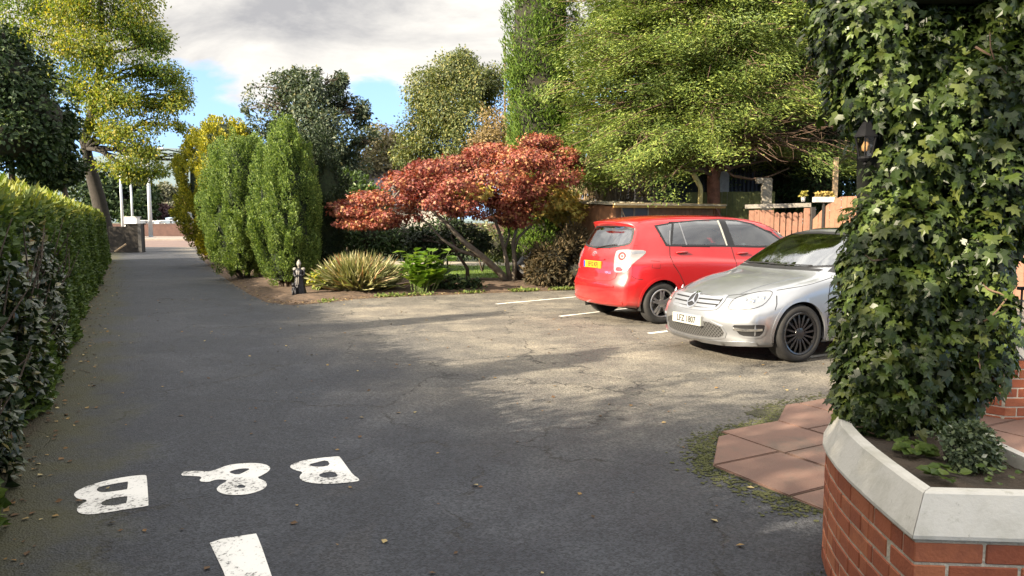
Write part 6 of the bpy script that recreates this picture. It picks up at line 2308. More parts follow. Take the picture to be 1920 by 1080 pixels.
for s in (-1, 1):
    bm = bmesh.new()
    ellipsoid(bm, (s * .082, 0, .555), (.042, .040, .036), 16, .08)
    from_bm('shoulder', bm, M_palest, st, smooth=True)
    bm = bmesh.new()
    bm_tube(bm, [(s * .088, -.01, .54), (s * .105, -.035, .46), (s * .075, -.095, .41), (s * .02, -.115, .45)], [.028, .024, .021, .016], 9)
    from_bm('arm', bm, M_bronze, st, smooth=True)
bm = bmesh.new()
bm_tube(bm, [(-.035, -.075, .52), (-.045, -.092, .38), (-.05, -.105, .22)], [.010, .010, .012], 6)
bm_tube(bm, [(.0, -.078, .53), (-.012, -.098, .40), (-.015, -.112, .24)], [.008, .010, .011], 6)
from_bm('sash', bm, M_palest, st, smooth=True)
bm = bmesh.new()
ellipsoid(bm, (-.10, -.13, .12), (.055, .07, .11), 16, .15)
ellipsoid(bm, (-.115, -.165, .25), (.036, .046, .038), 14, .1)
for s in (-1, 1):
    bm_tube(bm, [(-.105 + s * .025, -.165, .18), (-.105 + s * .028, -.195, .08), (-.105 + s * .028, -.20, .0)], [.022, .018, .018], 7)
    bm_lathe(bm, [(.013, 0), (.0, .035)], 6, Matrix.Translation((-.115 + s * .024, -.15, .275)))
from_bm('seated_dog', bm, M_bronze, st, smooth=True)
bm = bmesh.new()
rounded_box(bm, -.19, .17, -.24, .16, -.03, .02, .01)
from_bm('plinth', bm, M_bronze, st)

# dark covered heap by the maple
c = gb(1000, 531)
o = empty('covered_heap', (c.x, c.y, .05))
tag(o, 'small heap under a dark grey sheet right of the maple trunk', 'covered heap')
V, F = fill2d([(.55 * math.cos(t) * 1.0, .40 * math.sin(t)) for t in np.linspace(0, 6.283, 25)[:-1]], (), .05)
me = bpy.data.meshes.new('cover')
me.from_pydata([(x, y, max(0.0, .55 * (1 - ((x + .12) / .52) ** 2 - (y / .42) ** 2)) ** .8 * (1 + .45 * noise.noise(Vector((x * 6, y * 6, 2)))) + .02 + .03 * noise.noise(Vector((x * 13, y * 13, 5)))) for x, y in V], [], F)
link('cover', me, plain('dark_sheet', (.030, .032, .036), .45, var=.3, scale=8), o, smooth=True)
bm = bmesh.new()
ellipsoid(bm, (-.1, 0, .2), (.36, .3, .24), 14, .2)
from_bm('heap', bm, M_earth, o, smooth=True)

# ------------------------------------------------------------------ shed and fences behind the cars
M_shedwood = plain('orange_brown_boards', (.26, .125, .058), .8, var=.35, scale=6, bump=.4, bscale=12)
M_felt = plain('pale_weathered_felt', (.27, .24, .17), .95, var=.3, scale=4, bump=.4)
M_fascia = plain('yellow_stained_fascia', (.42, .26, .075), .7, var=.25, scale=5)
M_brownboard = plain('pinkish_brown_boards', (.20, .098, .062), .8, var=.22, scale=7, bump=.3, bscale=14)
M_rail = plain('grey_weathered_rail', (.21, .19, .16), .9, var=.25, scale=9)
M_greenboard = plain('mossy_green_boards', (.115, .125, .045), .9, var=.4, scale=4, bump=.3)
M_blackmetal = plain('dark_ribbed_sheet', (.016, .019, .026), .5, var=.2, scale=6)
M_greywood = plain('grey_white_post', (.36, .35, .33), .9, var=.25, scale=8, bump=.3)
M_conc = plain('concrete_post', (.22, .20, .16), .95, var=.25, scale=14, bump=.5)


def boards(bm, L, z0, tops, w, t, gap=.006, M=None, round_top=False):
    """a run of upright boards along x; tops = height at each x"""
    x = 0.0
    while x < L - .02:
        x1 = min(L, x + w)
        zt = tops((x + x1) / 2) if callable(tops) else tops
        dz = random.uniform(-.008, .008)
        y0 = random.uniform(-.003, .003)
        if round_top:
            n = 8
            prof = [(x, z0), (x1 - gap, z0)] + [((x + x1 - gap) / 2 + (x1 - gap - x) / 2 * math.cos(math.pi * k / n), zt - (x1 - x) / 2 + (x1 - gap - x) / 2 * math.sin(math.pi * k / n)) for k in range(n + 1)]
        else:
            za, zb_ = (tops(x), tops(x1)) if callable(tops) else (zt, zt)
            prof = [(x, z0), (x1 - gap, z0), (x1 - gap, zb_ + dz), (x, za + dz)]
        lo = [bm.verts.new((M or Matrix()) @ Vector((px, y0, pz))) for px, pz in prof]
        hi = [bm.verts.new((M or Matrix()) @ Vector((px, y0 + t, pz))) for px, pz in prof]
        bm.faces.new(lo)
        bm.faces.new(hi[::-1])
        for i in range(len(lo)): bm.faces.new((lo[i], lo[(i + 1) % len(lo)], hi[(i + 1) % len(lo)], hi[i]))
        x += w


corner = P(1151, 414, 17.5)
shed = empty('garden_shed', (corner.x, corner.y, 0), R(24))
tag(shed, 'low orange timber shed with flat felt roof behind the red car', 'shed')
LX, LY_, H0, H1 = 2.9, 2.0, 1.90, 2.02
bm = bmesh.new()
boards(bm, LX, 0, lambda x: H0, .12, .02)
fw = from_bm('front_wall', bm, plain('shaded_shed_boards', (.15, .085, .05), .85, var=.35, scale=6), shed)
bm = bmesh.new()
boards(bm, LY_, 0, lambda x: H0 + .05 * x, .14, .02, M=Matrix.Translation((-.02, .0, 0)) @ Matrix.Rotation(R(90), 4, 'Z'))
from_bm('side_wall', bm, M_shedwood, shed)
bm = bmesh.new()
bm_box(bm, 0, LX, LY_, LY_ + .02, 0, H0 + .1)
bm_box(bm, LX, LX + .02, 0, LY_, 0, H0)
from_bm('back_wall', bm, M_shedwood, shed)
bm = bmesh.new()
Tm = Matrix.Rotation(R(2.5), 4, 'X')
bm_box(bm, -.16, LX + .15, -.22, LY_ + .2, H0 + .03, H0 + .075, Tm)
for i in range(34):
    x, y = random.uniform(-.1, .9), random.uniform(-.1, LY_)
    ellipsoid(bm, Tm @ Vector((x, y, H0 + .08)), (random.uniform(.04, .12), random.uniform(.04, .1), .022), 8, .3, i)
from_bm('roof', bm, M_felt, shed, smooth=False)
bm = bmesh.new()
bm_box(bm, -.165, LX + .155, -.245, -.222, H0 - .035, H0 + .072)
from_bm('fascia', bm, M_fascia, shed)
bm = bmesh.new()
bm_box(bm, -.045, .03, -.03, .04, 0, H0)
from_bm('corner_post', bm, M_shedwood, shed)
for x0, x1 in ((.22, .52), (.56, .92)):
    bm = bmesh.new()
    bm_box(bm, x0, x1, -.018, -.004, 1.50, 1.86)
    w_ = from_bm('window', bm, plain('dark_pane', (.015, .016, .016), .35), shed)
    bm = bmesh.new()
    for a in ((x0 - .03, x1 + .03, 1.46, 1.50), (x0 - .03, x1 + .03, 1.86, 1.89), (x0 - .03, x0, 1.50, 1.86), (x1, x1 + .03, 1.50, 1.86)):
        bm_box(bm, a[0], a[1], -.03, -.003, a[2], a[3])
    from_bm('frame', bm, M_rail, w_)
bm = bmesh.new()
bm_box(bm, -.032, -.022, .72, .98, 1.50, 1.76)
from_bm('hatch', bm, M_matt, shed)
bm = bmesh.new()
bm_tube(bm, [(.16, -.05, 1.86), (.36, -.06, 1.45)], .012, 6)
from_bm('brace', bm, M_straw, shed)
# bent flue beside the shed
c = P(1313, 384, 18.6)
fl = empty('flue_pipe', (c.x, c.y, 1.7))
tag(fl, 'pale yellow bent flue pipe rising above the shed roof', 'pipe')
bm = bmesh.new()
bm_tube(bm, [(0, 0, 0), (0, 0, .62), (-.01, 0, .70), (-.17, 0, .98), (-.20, 0, 1.03)], .062, 12)
from_bm('pipe', bm, plain('yellowed_pipe', (.42, .36, .15), .6, var=.2, scale=5), fl, smooth=True)
bm = bmesh.new()
bm_lathe(bm, [(.066, .0), (.072, .01), (.072, .06), (.066, .07)], 14)
from_bm('collar', bm, M_rail, fl)

# pinkish fence with round topped pickets, and the arched gate
def fence_at(px0, px1, d0, d1, lab, name='timber_fence', grp=None):
    a, b = P(px0, 414, d0), P(px1, 414, d1)
    a.z = b.z = 0
    o = empty(name, a, math.atan2(b.y - a.y, b.x - a.x))
    tag(o, lab, 'fence' if 'fence' in name else 'gate', grp)
    return o, (b - a).length


f1, L = fence_at(1404, 1512, 16.9, 16.6, 'pinkish brown board fence with round topped pickets and grey top rail')
bm = bmesh.new()
nb_ = .44 * L
boards(bm, nb_, .05, 1.80, .115, .02)
from_bm('boards', bm, M_brownboard, f1)
bm = bmesh.new()
boards(bm, L - nb_ - .07, .05, 1.76, .128, .02, gap=.022, M=Matrix.Translation((nb_ + .01, 0, 0)), round_top=True)
from_bm('pickets', bm, M_brownboard, f1)
bm = bmesh.new()
bm_box(bm, -.05, L + .12, -.05, .06, 1.835, 1.925, Matrix.Rotation(R(-1.2), 4, 'Y'))
from_bm('top_rail', bm, M_rail, f1)
bm = bmesh.new()
bm_box(bm, 0, L, .022, .06, .35, .45)
bm_box(bm, 0, L, .022, .06, 1.35, 1.45)
from_bm('rails', bm, M_brownboard, f1)
bm = bmesh.new()
rounded_box(bm, L - .06, L + .10, -.06, .10, 0, 1.84, .008, seg=1)
from_bm('post', bm, M_brownboard, f1)
g1, L = fence_at(1524, 1640, 16.4, 15.9, 'brown boarded gate with swept arched top beside the ivy', 'arched_gate')
bm = bmesh.new()
boards(bm, L, .05, lambda x: 1.60 + .48 * math.sin(min(1, max(0, x) / .62) * math.pi / 2) ** 1.1, .112, .022)
from_bm('boards', bm, plain('orange_gate_boards', (.22, .108, .062), .8, var=.22, scale=7, bump=.3), g1)
bm = bmesh.new()
for z in (.4, 1.2): bm_box(bm, 0, L, .024, .06, z, z + .1)
from_bm('ledges', bm, M_brownboard, g1)
for px, lab in ((1520, 'nearly black gate post between the picket fence and the arched gate'),):
    c = P(px, 414, 16.5)
    bm = bmesh.new()
    rounded_box(bm, -.05, .05, -.05, .05, 0, 1.86, .006, seg=1)
    o = from_bm('gate_post', bm, M_darkwood, loc=(c.x + .04, c.y, 0))
    tag(o, lab, 'post')
f4, L = fence_at(1645, 2300, 15.9, 12.6, 'long plain brown board fence running on behind the ivy', 'timber_fence')
bm = bmesh.new()
boards(bm, L, .05, 1.80, .125, .02)
from_bm('boards', bm, M_brownboard, f4)
bm = bmesh.new()
for x in np.arange(0, L, 1.9): bm_box(bm, x, x + .1, .024, .12, 0, 1.85)
from_bm('posts', bm, M_darkwood, f4)
# pot and trough standing on the rail
c = P(1506, 376, 16.6)
o = empty('flower_pot', c)
tag(o, 'small white pot with yellow plant standing on the grey fence rail', 'plant pot')
bm = bmesh.new()
bm_lathe(bm, [(.035, -.03), (.05, .06), (.055, .06), (.055, .08), (0, .08)], 14)
from_bm('pot', bm, M_greywood, o)
k = 90
link('leaves', leaves_mesh('leaves', rng.normal(0, .03, (k, 3)) + [0, 0, .13], rand_dirs(k) + [0, 0, .5], rand_dirs(k), .06, 'broad', 1.6), leafy('yellow_leaf', [(0, (.22, .20, .04)), (1, (.36, .32, .07))], .5, .2), o)
c = P(1544, 378, 16.3)
o = empty('flower_trough', c)
tag(o, 'white trough of yellow flowers beside the top of the arched gate', 'plant trough')
bm = bmesh.new()
rounded_box(bm, -.22, .22, -.07, .07, -.02, .10, .01, seg=1)
from_bm('trough', bm, M_greywood, o)
bm = bmesh.new()
bm_box(bm, -.015, .015, -.03, .03, -1.95, -.02)
from_bm('stand', bm, M_darkwood, o)
k = 200
link('flowers', leaves_mesh('flowers', np.c_[rng.uniform(-.17, .2, k), rng.uniform(-.05, .05, k), rng.uniform(.09, .19, k)], rand_dirs(k) + [0, 0, .5], rand_dirs(k), .06, 'broad', 1.8), leafy('yellow_flower', [(0, (.30, .21, .06)), (1, (.42, .32, .10))], .5, .2), o)
# posts and panels behind
for nm, px, pw, d_, y0, y1, m, lab in (('panel_post', 1357, 22, 20.2, 235, 414, M_greywood, 'tall grey white board standing behind the conifer trunk'),
                                       ('concrete_post', 1438, 18, 18.0, 336, 414, M_conc, 'short concrete post rising behind the pinkish fence'),
                                       ('timber_post', 1568, 9, 17.4, 295, 414, M_straw, 'thin pale timber post behind the arched gate')):
    c = P(px, y0, d_)
    w_ = pw * d_ / FPX / 2
    bm = bmesh.new()
    rounded_box(bm, -w_, w_, -w_ * .6, w_ * .6, 0, c.z, .01, seg=1)
    if nm == 'concrete_post':
        bm_box(bm, -w_ * 2.2, w_ * .9, -w_ * .5, w_ * .5, c.z - .10, c.z + .03, Matrix.Rotation(R(0), 4, 'Y'))
    o = from_bm(nm, bm, m, loc=(c.x, d_, 0))
    tag(o, lab, 'post')
f2, L = fence_at(1285, 1452, 19.6, 19.0, 'mossy green board fence seen under the conifer branches')
bm = bmesh.new()
boards(bm, L, 0, lambda x: 2.30, .13, .02)
from_bm('boards', bm, M_greenboard, f2)
bm = bmesh.new()
bm_box(bm, 0, L, .025, .07, 1.9, 2.0)
bm_box(bm, 0, L, .025, .07, .5, .6)
from_bm('rails', bm, M_greenboard, f2)
f3, L = fence_at(1120, 1500, 22.0, 21.0, 'tall dark ribbed metal fence behind the shed and conifer')
bm = bmesh.new()
n = int(L / .055)
pr = None
for i in range(n + 1):
    x = i * L / n
    y = .035 if (i // 2) % 2 else 0.0
    pair = [bm.verts.new((x, y, 0)), bm.verts.new((x, y, 3.35))]
    if pr: bm.faces.new((pr[0], pair[0], pair[1], pr[1]))
    pr = pair
from_bm('sheets', bm, M_blackmetal, f3)
bm = bmesh.new()
for x in np.arange(.2, L, 2.2): bm_box(bm, x, x + .1, .05, .15, 0, 3.3)
from_bm('posts', bm, M_darkwood, f3)

# dry climber stems behind the shed
c = P(1150, 414, 20.2)
th = empty('dry_thicket', (c.x, c.y, 0))
tag(th, 'tangle of dry brown climber stems between the maple and the dark fence', 'thicket')
bm = bmesh.new()
for i in range(240):
    x = random.uniform(-1.05, 1.15)
    y = random.uniform(-.35, .35)
    h = 3.2 + .3 * math.sin(x * 3) - .5 * max(0, x) + random.uniform(-.8, .3)
    s = Vector((x, y, random.uniform(0, .8)))
    e = Vector((x + random.gauss(0, .22), y + random.gauss(0, .12), h))
    bm_tube(bm, bent(s, e, .0, .05, 6), [random.uniform(.008, .022) * (1 - .1 * j) for j in range(7)], 5)
from_bm('stems', bm, M_straw, th)
p, d = blob_points([(c.x - .5, c.y, 2.6, .8, .4, .8), (c.x + .5, c.y, 2.2, .7, .4, .8), (c.x - .2, c.y, 1.3, 1.2, .4, 1.2)], 3800, shell=.9, gap=-.2, gscale=3)
link('dead_leaves', leaves_mesh('dead_leaves', p - np.array([c.x, c.y, 0]), rand_dirs(len(p)) + [0, 0, -.6], rand_dirs(len(p)), .075, 'diamond'), leafy('dead_leaf', [(0, (.06, .045, .025)), (.6, (.15, .10, .05)), (1, (.10, .11, .035))], .8, .15), th)
# trees closing the view beyond the fences
for i, (px, d_, lab, m) in enumerate(((1180, 27, 'dark tree mass beyond the ribbed fence, left of the conifer trunk', M_holly), (1480, 25, 'dark tree mass beyond the ribbed fence, right of the conifer trunk', M_holly), (1800, 24, 'dark tree mass beyond the arched gate, behind the ivy', M_holly), (1320, 29, 'dull green tree mass directly beyond the big conifer', M_sorbus))):
    garden_tree('background_tree', lab, px, d_, [(px - 90, 250, d_, 110, 120, 1.8), (px + 80, 230, d_ + .5, 110, 130, 1.8), (px, 120, d_, 120, 110, 1.8), (px - 30, 340, d_ - .5, 150, 80, 1.6), (px + 60, 20, d_, 100, 90, 1.6)], 9000, .24, m, M_bark, gap=-.7, gscale=1.0, shape='broad', width=1.6, twigs=3)

for px, d_, lab in ((1545, 19.5, 'dark shrub behind the arched gate, left of the thin pale post'), (1640, 19.0, 'dark shrub behind the arched gate, hidden side of the ivy'), (1490, 21.0, 'dark shrub behind the picket fence and concrete post')):
    shrub('shrub', lab, 'shrub', [PB(px, 340, d_, 56, 70, .8), PB(px + 20, 270, d_ + .3, 50, 60, .8)], 4200, .13, 'broad', M_holly, shell=.4, gap=-.9)

# ------------------------------------------------------------------ the gate end of the drive and the street
c = P(236, 414, 37)
gw = empty('gate_pier', (c.x, c.y, 0))
tag(gw, 'gate pier and wall stub, stone coloured dark for shade, where the drive meets the road', 'gate pier')
M_stone = plain('shade_darkened_stone', (.022, .018, .014), .95, var=.4, scale=6, bump=.6)  # stone colour darkened to carry the shade on the pier
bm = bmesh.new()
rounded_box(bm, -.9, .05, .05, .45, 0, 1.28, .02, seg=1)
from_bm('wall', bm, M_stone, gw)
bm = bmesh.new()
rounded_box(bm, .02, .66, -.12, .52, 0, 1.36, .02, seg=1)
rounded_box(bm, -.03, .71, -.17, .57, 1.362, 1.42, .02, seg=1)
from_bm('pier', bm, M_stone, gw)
bm = bmesh.new()
rounded_box(bm, .68, .86, -.25, -.05, 0, 1.38, .01, seg=1)
from_bm('gate_stop', bm, M_darkwood, gw)
bm = bmesh.new()
bm_tube(bm, [(-.35, -.5, .05), (.15, -.35, .42)], .05, 6)
o = from_bm('fallen_board', bm, M_straw, loc=(c.x, c.y, 0))
tag(o, 'pale broken board leaning on the dark gate pier', 'board')

M_pole = plain('galvanised_pole', (.50, .53, .55), .5, metal=.3, var=.1)
for px, py, d_, top, r, lab in ((231, 424, 64, 300, .13, 'pale street pole left of the white cabinet across the road'), (250, 410, 67, 300, .11, 'thin street pole rising from the white cabinet across the road'), (283, 443, 66, 285, .19, 'thick pale street pole standing in front of the far brick wall')):
    b0 = P(px, 443, d_)
    t0 = P(px - 7, top, d_)
    o = empty('street_pole', (b0.x, d_, .1))
    tag(o, lab, 'pole', 'poles across the road')
    bm = bmesh.new()
    bm_tube(bm, [(0, 0, 0), (t0.x - b0.x, 0, t0.z - .1)], [r, r * .62], 10)
    from_bm('shaft', bm, M_pole, o, smooth=True)
    bm = bmesh.new()
    bm_tube(bm, [(t0.x - b0.x, 0, t0.z - .15), (t0.x - b0.x + .3, 0, t0.z + .1), (t0.x - b0.x + 1.1, -.2, t0.z + .2)], .05, 6)
    rounded_box(bm, t0.x - b0.x + 1.0, t0.x - b0.x + 1.55, -.3, -.05, t0.z + .13, t0.z + .25, .03, seg=1)
    from_bm('lamp_arm', bm, M_pole, o)
    bm = bmesh.new()
    bm_box(bm, -r * 1.6, r * 1.6, -r * 1.6, r * 1.6, -.05, .05)
    from_bm('base', bm, M_pole, o)
bm = bmesh.new()
for dz in (0, .5):
    a_, b_ = P(225, 322 + dz * 8, 64), P(277, 344 + dz * 8, 66)
    bm_tube(bm, [a_, (a_ + b_) / 2 - Vector((0, 0, .35)), b_], .025, 5)
tag(from_bm('overhead_cable', bm, M_darkwood), 'thin overhead cables strung between the poles across the road', 'cable')
c = P(247, 418, 65)
bm = bmesh.new()
rounded_box(bm, -.62, .62, -.3, .3, .12, 1.86, .04)
bm_box(bm, -.68, .68, -.35, .35, 1.862, 1.92)
o = from_bm('street_cabinet', bm, plain('white_cabinet', (.55, .55, .52), .5, var=.1), loc=(c.x, c.y, 0))
tag(o, 'white street cabinet across the road behind the dark gate pier', 'cabinet')

M_farbrick = plain('dark_red_brick', (.085, .045, .036), .9, var=.25, scale=2.5, bump=.3)
fwall = empty('boundary_wall', (-40, 70.2, 0))
tag(fwall, 'long low dark red brick wall on the far side of the road', 'wall')
bm = bmesh.new()
bm_box(bm, -60, 90, 0, .3, 0, 1.22)
from_bm('wall', bm, M_farbrick, fwall)
bm = bmesh.new()
bm_box(bm, -60, 90, -.04, .34, 1.223, 1.30)
from_bm('coping', bm, plain('brick_coping', (.12, .08, .07), .9, var=.2), fwall)

hs = empty('brick_house', (P(334, 414, 100).x, 100, 0))
tag(hs, 'red brick gabled house with white porch at the end of the drive', 'house')
bm = bmesh.new()
bm_poly(bm, [(0, 0), (9, 0), (9, 11), (0, 11)], 0, 3.9)
a = [bm.verts.new(v) for v in ((0, 0, 3.9), (9, 0, 3.9), (4.5, 0, 7.6))]
b = [bm.verts.new(v) for v in ((0, 11, 3.9), (9, 11, 3.9), (4.5, 11, 7.6))]
bm.faces.new(a)
bm.faces.new(b[::-1])
from_bm('wall', bm, plain('house_brick', (.30, .105, .065), .9, var=.15, scale=1.5), hs)
bm = bmesh.new()
for s in (0, 1):
    e0, e1 = ((-.4, 3.62), (4.5, 7.66)) if s == 0 else ((9.4, 3.62), (4.5, 7.66))
    v = [bm.verts.new(q) for q in ((e0[0], -.3, e0[1]), (e1[0], -.3, e1[1]), (e1[0], 11.3, e1[1]), (e0[0], 11.3, e0[1]))]
    w_ = [bm.verts.new((q.co.x, q.co.y, q.co.z + .16)) for q in v]
    bm.faces.new(v)
    bm.faces.new(w_)
    for i in range(4): bm.faces.new((v[i], v[(i + 1) % 4], w_[(i + 1) % 4], w_[i]))
rf = from_bm('roof', bm, plain('slate_roof', (.11, .10, .105), .8, var=.2, scale=2), hs)
bm = bmesh.new()
bm_box(bm, 4.1, 4.9, 6, 6.8, 7.0, 8.9)
from_bm('chimney', bm, M_farbrick, rf)
M_upvc = plain('white_frame', (.75, .75, .72), .4)
bm = bmesh.new()
bm_box(bm, .8, 3.0, -1.3, -.003, 0, 2.5)
bm_box(bm, .6, 3.2, -1.5, -.003, 2.503, 2.7)
from_bm('porch', bm, M_upvc, hs)
for x0, z0 in ((3.9, .9), (1.3, 2.9), (5.6, 2.9), (6.4, .9)):
    bm = bmesh.new()
    bm_box(bm, x0, x0 + 1.3, -.05, .05, z0, z0 + 1.1)
    w_ = from_bm('window', bm, M_upvc, hs)
    bm = bmesh.new()
    for k in (0, 1): bm_box(bm, x0 + .08 + .61 * k, x0 + .61 + .61 * k, -.06, -.052, z0 + .08, z0 + 1.02)
    from_bm('pane', bm, plain('house_pane', (.03, .035, .04), .05, coat=1), w_)
hs2 = empty('grey_roofed_house', (P(735, 414, 46).x, 46, 0))
tag(hs2, 'low house with purplish grey roof half hidden behind the maple', 'house')
bm = bmesh.new()
bm_box(bm, -3.6, 3.4, 0, 7, 0, 2.6)
from_bm('wall', bm, plain('pale_render', (.40, .37, .33), .9, var=.1), hs2)
bm = bmesh.new()
v = [bm.verts.new(q) for q in ((-4, -.4, 2.5), (3.8, -.4, 2.5), (3.8, 3.5, 4.9), (-4, 3.5, 4.9), (3.8, 7.4, 2.5), (-4, 7.4, 2.5))]
bm.faces.new((v[0], v[1], v[2], v[3]))
bm.faces.new((v[3], v[2], v[4], v[5]))
bm.faces.new((v[1], v[4], v[2]))
bm.faces.new((v[0], v[3], v[5]))
bm.faces.new((v[0], v[5], v[4], v[1]))
from_bm('roof', bm, plain('purple_grey_tiles', (.13, .11, .125), .85, var=.25, scale=8, bump=.5), hs2)

# vehicles parked beyond the far wall: pared down copies of the hatchback
M_whitecar = car_paint('white_car_paint', (.70, .70, .69), 0, .3)
M_bluecar = car_paint('pale_blue_car_paint', (.30, .42, .55), 0.3, .3)
keep = ('body', 'window', 'rear_window', 'windscreen', 'window_surround', 'wheel', 'tail_lamp')
for px, d_, m, sc_, lab in ((267, 84, M_whitecar, 1.0, 'white car beyond the far brick wall, left of the thick pole'), (313, 84, M_whitecar, 1.0, 'white car beyond the far brick wall in front of the purple bush'), (332, 88, M_bluecar, 1.22, 'pale blue van beyond the far brick wall beside the house')):
    r_ = red.copy()
    col.objects.link(r_)
    r_.name = 'parked_car'
    r_.location = (P(px, 414, d_).x - 1.6, d_, 0)
    r_.rotation_euler = (0, 0, R(12))
    r_.scale = (1, 1, sc_)
    tag(r_, lab, 'car', 'vehicles parked across the road')
    for ch in red.children:
        if ch.name.split('.')[0] in keep:
            c_ = ch.copy()
            col.objects.link(c_)
            c_.parent = r_
            if ch.name.split('.')[0] == 'body':
                c_.material_slots[0].link = 'OBJECT'
                c_.material_slots[0].material = m
            for g_ in ch.children:
                if g_.name.split('.')[0] in ('tyre', 'rim'):
                    e_ = g_.copy()
                    col.objects.link(e_)
                    e_.parent = c_

M_grey = leafy('hazy_green_leaf', [(0, (.085, .095, .065)), (1, (.17, .165, .11))], .7, .2)
M_purple = leafy('purple_leaf', [(0, (.030, .016, .020)), (1, (.075, .035, .040))], .6, .15)
garden_tree('street_tree', 'hazy grey green tree beyond the far wall left of the brick house', 315, 125, [(312, 365, 125, 24, 20, 4), (295, 375, 125, 20, 18, 4), (330, 378, 124, 18, 16, 4), (310, 392, 124, 34, 16, 4)], 4200, .7, M_grey, M_bark, gap=-.7, gscale=.5, twigs=3, r0=.3)
garden_tree('purple_tree', 'low dark purple tree behind the cars across the road', 300, 98, [(300, 397, 98, 20, 12, 3), (285, 392, 98, 18, 14, 3), (315, 402, 98, 14, 10, 2.5)], 3200, .45, M_purple, M_bark, gap=-.8, gscale=.6, twigs=3, r0=.25)
garden_tree('street_tree', 'big dark green tree across the road behind the thin poles', 240, 92, [(240, 360, 92, 42, 34, 4), (210, 380, 92, 40, 34, 4), (268, 368, 92, 22, 30, 3), (185, 350, 92, 50, 44, 4), (255, 395, 91, 34, 22, 3)], 9000, .5, M_holly, M_bark, gap=-.8, gscale=.6, twigs=3, r0=.35)

# ------------------------------------------------------------------ ground cover, litter
M_litter = leafy('fallen_leaf', [(0, (.05, .032, .018)), (.4, (.12, .065, .03)), (.75, (.22, .14, .05)), (1, (.34, .28, .14))], .8, 0)
pts = []
for _ in range(1700):
    t = random.uniform(-6, 26)
    q = on_hedge(t, -abs(random.gauss(0, .26)) - .0)
    pts.append((q[0], q[1], .006))
for _ in range(1500):
    i = random.randrange(len(bed_edge) - 1)
    t = random.random()
    a, b_ = bed_edge[i], bed_edge[i + 1]
    pts.append((a[0] * (1 - t) + b_[0] * t + random.gauss(0, .12), a[1] * (1 - t) + b_[1] * t + random.gauss(.12, .22), .016 + random.random() * .02))
for _ in range(620):
    x, y = random.uniform(-7, 5), random.uniform(2.4, 16)
    if x < -3.2 - .513 * (y - 5.7): continue
    pts.append((x, y, .006))
for _ in range(900):
    i = random.randrange(len(V3) if False else 1)
    x, y = random.uniform(-9, 3.2), random.uniform(15.8, 22)
    if inside(bed, [x], [y])[0]: pts.append((x, y, .115))
k = len(pts)
a = rng.uniform(0, 6.283, k)
o = link('leaf_litter', leaves_mesh('leaf_litter', pts, np.c_[np.cos(a), np.sin(a), rng.uniform(0, .25, k)], np.c_[rng.normal(0, .25, k), rng.normal(0, .25, k), np.ones(k)], rng.uniform(.016, .05, k), 'diamond', 1.2), M_litter)
o['kind'] = 'stuff'
# weeds and moss at the slab edges
pts = []
edge = [a0, a0 + vdir * -.5 + udir * .46, a0 + vdir * -.5 + udir * 1.3]
edge2 = [a0 + vdir * 3.0 + udir * -.44, a0 + vdir * 1.17 + udir * -.44, a0 + vdir * .70 + udir * -.11, a0]
for e in (edge, edge2):
    for i in range(len(e) - 1):
        for _ in range(900):
            t = random.random()
            q = e[i].lerp(e[i + 1], t)
            if noise.noise(Vector((q.x * 3, q.y * 3, 0))) < -.15: continue
            pts.append((q.x + random.gauss(-.035, .06), q.y + random.gauss(.0, .06), .004))
for _ in range(900):
    i = random.choice((7, 8, 9, 10, 11, 11, 10, 9))
    a, b_ = Vector(planter_path[i]), Vector(planter_path[(i + 1) % 12])
    q = a.lerp(b_, random.random())
    if noise.noise(Vector((q.x * 8, q.y * 8, 4))) < -.1: continue
    pts.append((q.x - abs(random.gauss(.0, .045)), q.y + random.gauss(0, .02), .004))
k = len(pts)
o = link('weeds', leaves_mesh('weeds', pts, unit(rand_dirs(k) + [0, 0, .7]), unit(rand_dirs(k) + [0, 0, .8]), rng.uniform(.004, .011, k), 'broad', 2), leafy('mossy_weed', [(0, (.028, .038, .012)), (1, (.075, .085, .025))], .8, .2))
o['kind'] = 'stuff'
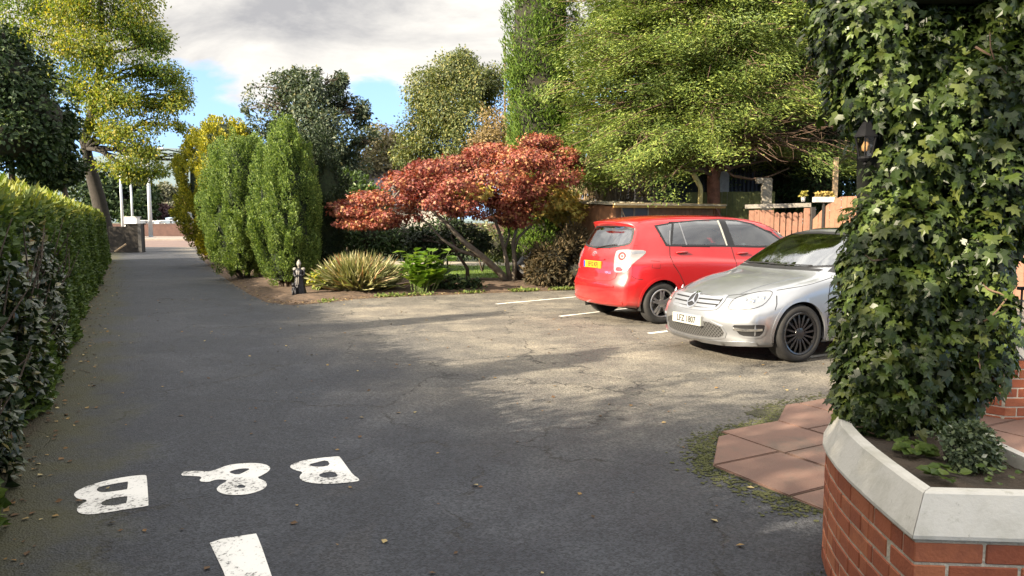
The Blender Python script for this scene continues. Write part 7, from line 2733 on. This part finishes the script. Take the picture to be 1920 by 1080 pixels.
# moss spreading from the slab edges over the tarmac
bm = bmesh.new()
for e in (edge, edge2):
    for i in range(len(e) - 1):
        for _ in range(420):
            q = e[i].lerp(e[i + 1], random.random())
            x, y, r = q.x + random.gauss(-.07, .08), q.y + random.gauss(-.01, .07), random.uniform(.004, .017)
            n = 7
            z = .0035 + random.random() * .002
            bm.faces.new([bm.verts.new((x + r * random.uniform(.6, 1.3) * math.cos(6.283 * j / n), y + r * random.uniform(.6, 1.3) * math.sin(6.283 * j / n), z)) for j in range(n)])
o = from_bm('moss', bm, plain('green_moss', (.070, .075, .022), 1.0, var=.4, scale=20, bump=.8, bscale=120))
o['kind'] = 'stuff'
# lawn blades and greenery along the bed edge
pts = []
for _ in range(26000):
    x, y = random.uniform(-6.5, 4), random.uniform(18.9, 26.5)
    pts.append((x, y, .045))
pts = np.array(pts)
ok = inside([(-3.6, 19.22), (1.2, 19.17), (3.2, 18.92), (4.2, 22.5), (3.4, 25), (-5, 26), (-7, 25)], pts[:, 0], pts[:, 1])
pts = pts[ok]
k = len(pts)
o = link('grass', leaves_mesh('grass', pts, unit(rng.normal(0, .35, (k, 3)) + [0, 0, 1]), rand_dirs(k), rng.uniform(.03, .07, k), 'needle', 1.2), leafy('lawn_blade', [(0, (.07, .13, .015)), (1, (.15, .22, .03))], .6, .3))
o['kind'] = 'stuff'
pts = []
for _ in range(1700):
    i = random.choice((7, 8, 9, 10, 11, 11, 11))
    t = random.random()
    a, b_ = bed_edge[i], bed_edge[i + 1]
    if noise.noise(Vector((a[0] * (1 - t) + b_[0] * t, 3.3 * i, 0)) * 2.2) < -.05: continue
    pts.append((a[0] * (1 - t) + b_[0] * t + random.gauss(0, .06), a[1] * (1 - t) + b_[1] * t + abs(random.gauss(.05, .22)), .02))
k = len(pts)
o = link('ground_cover', leaves_mesh('ground_cover', pts, unit(rand_dirs(k) + [0, 0, .6]), unit(rand_dirs(k) + [0, 0, .8]), rng.uniform(.03, .08, k), 'broad', 1.6), leafy('bed_weed', [(0, (.06, .10, .02)), (1, (.18, .21, .05))], .7, .25))
o['kind'] = 'stuff'
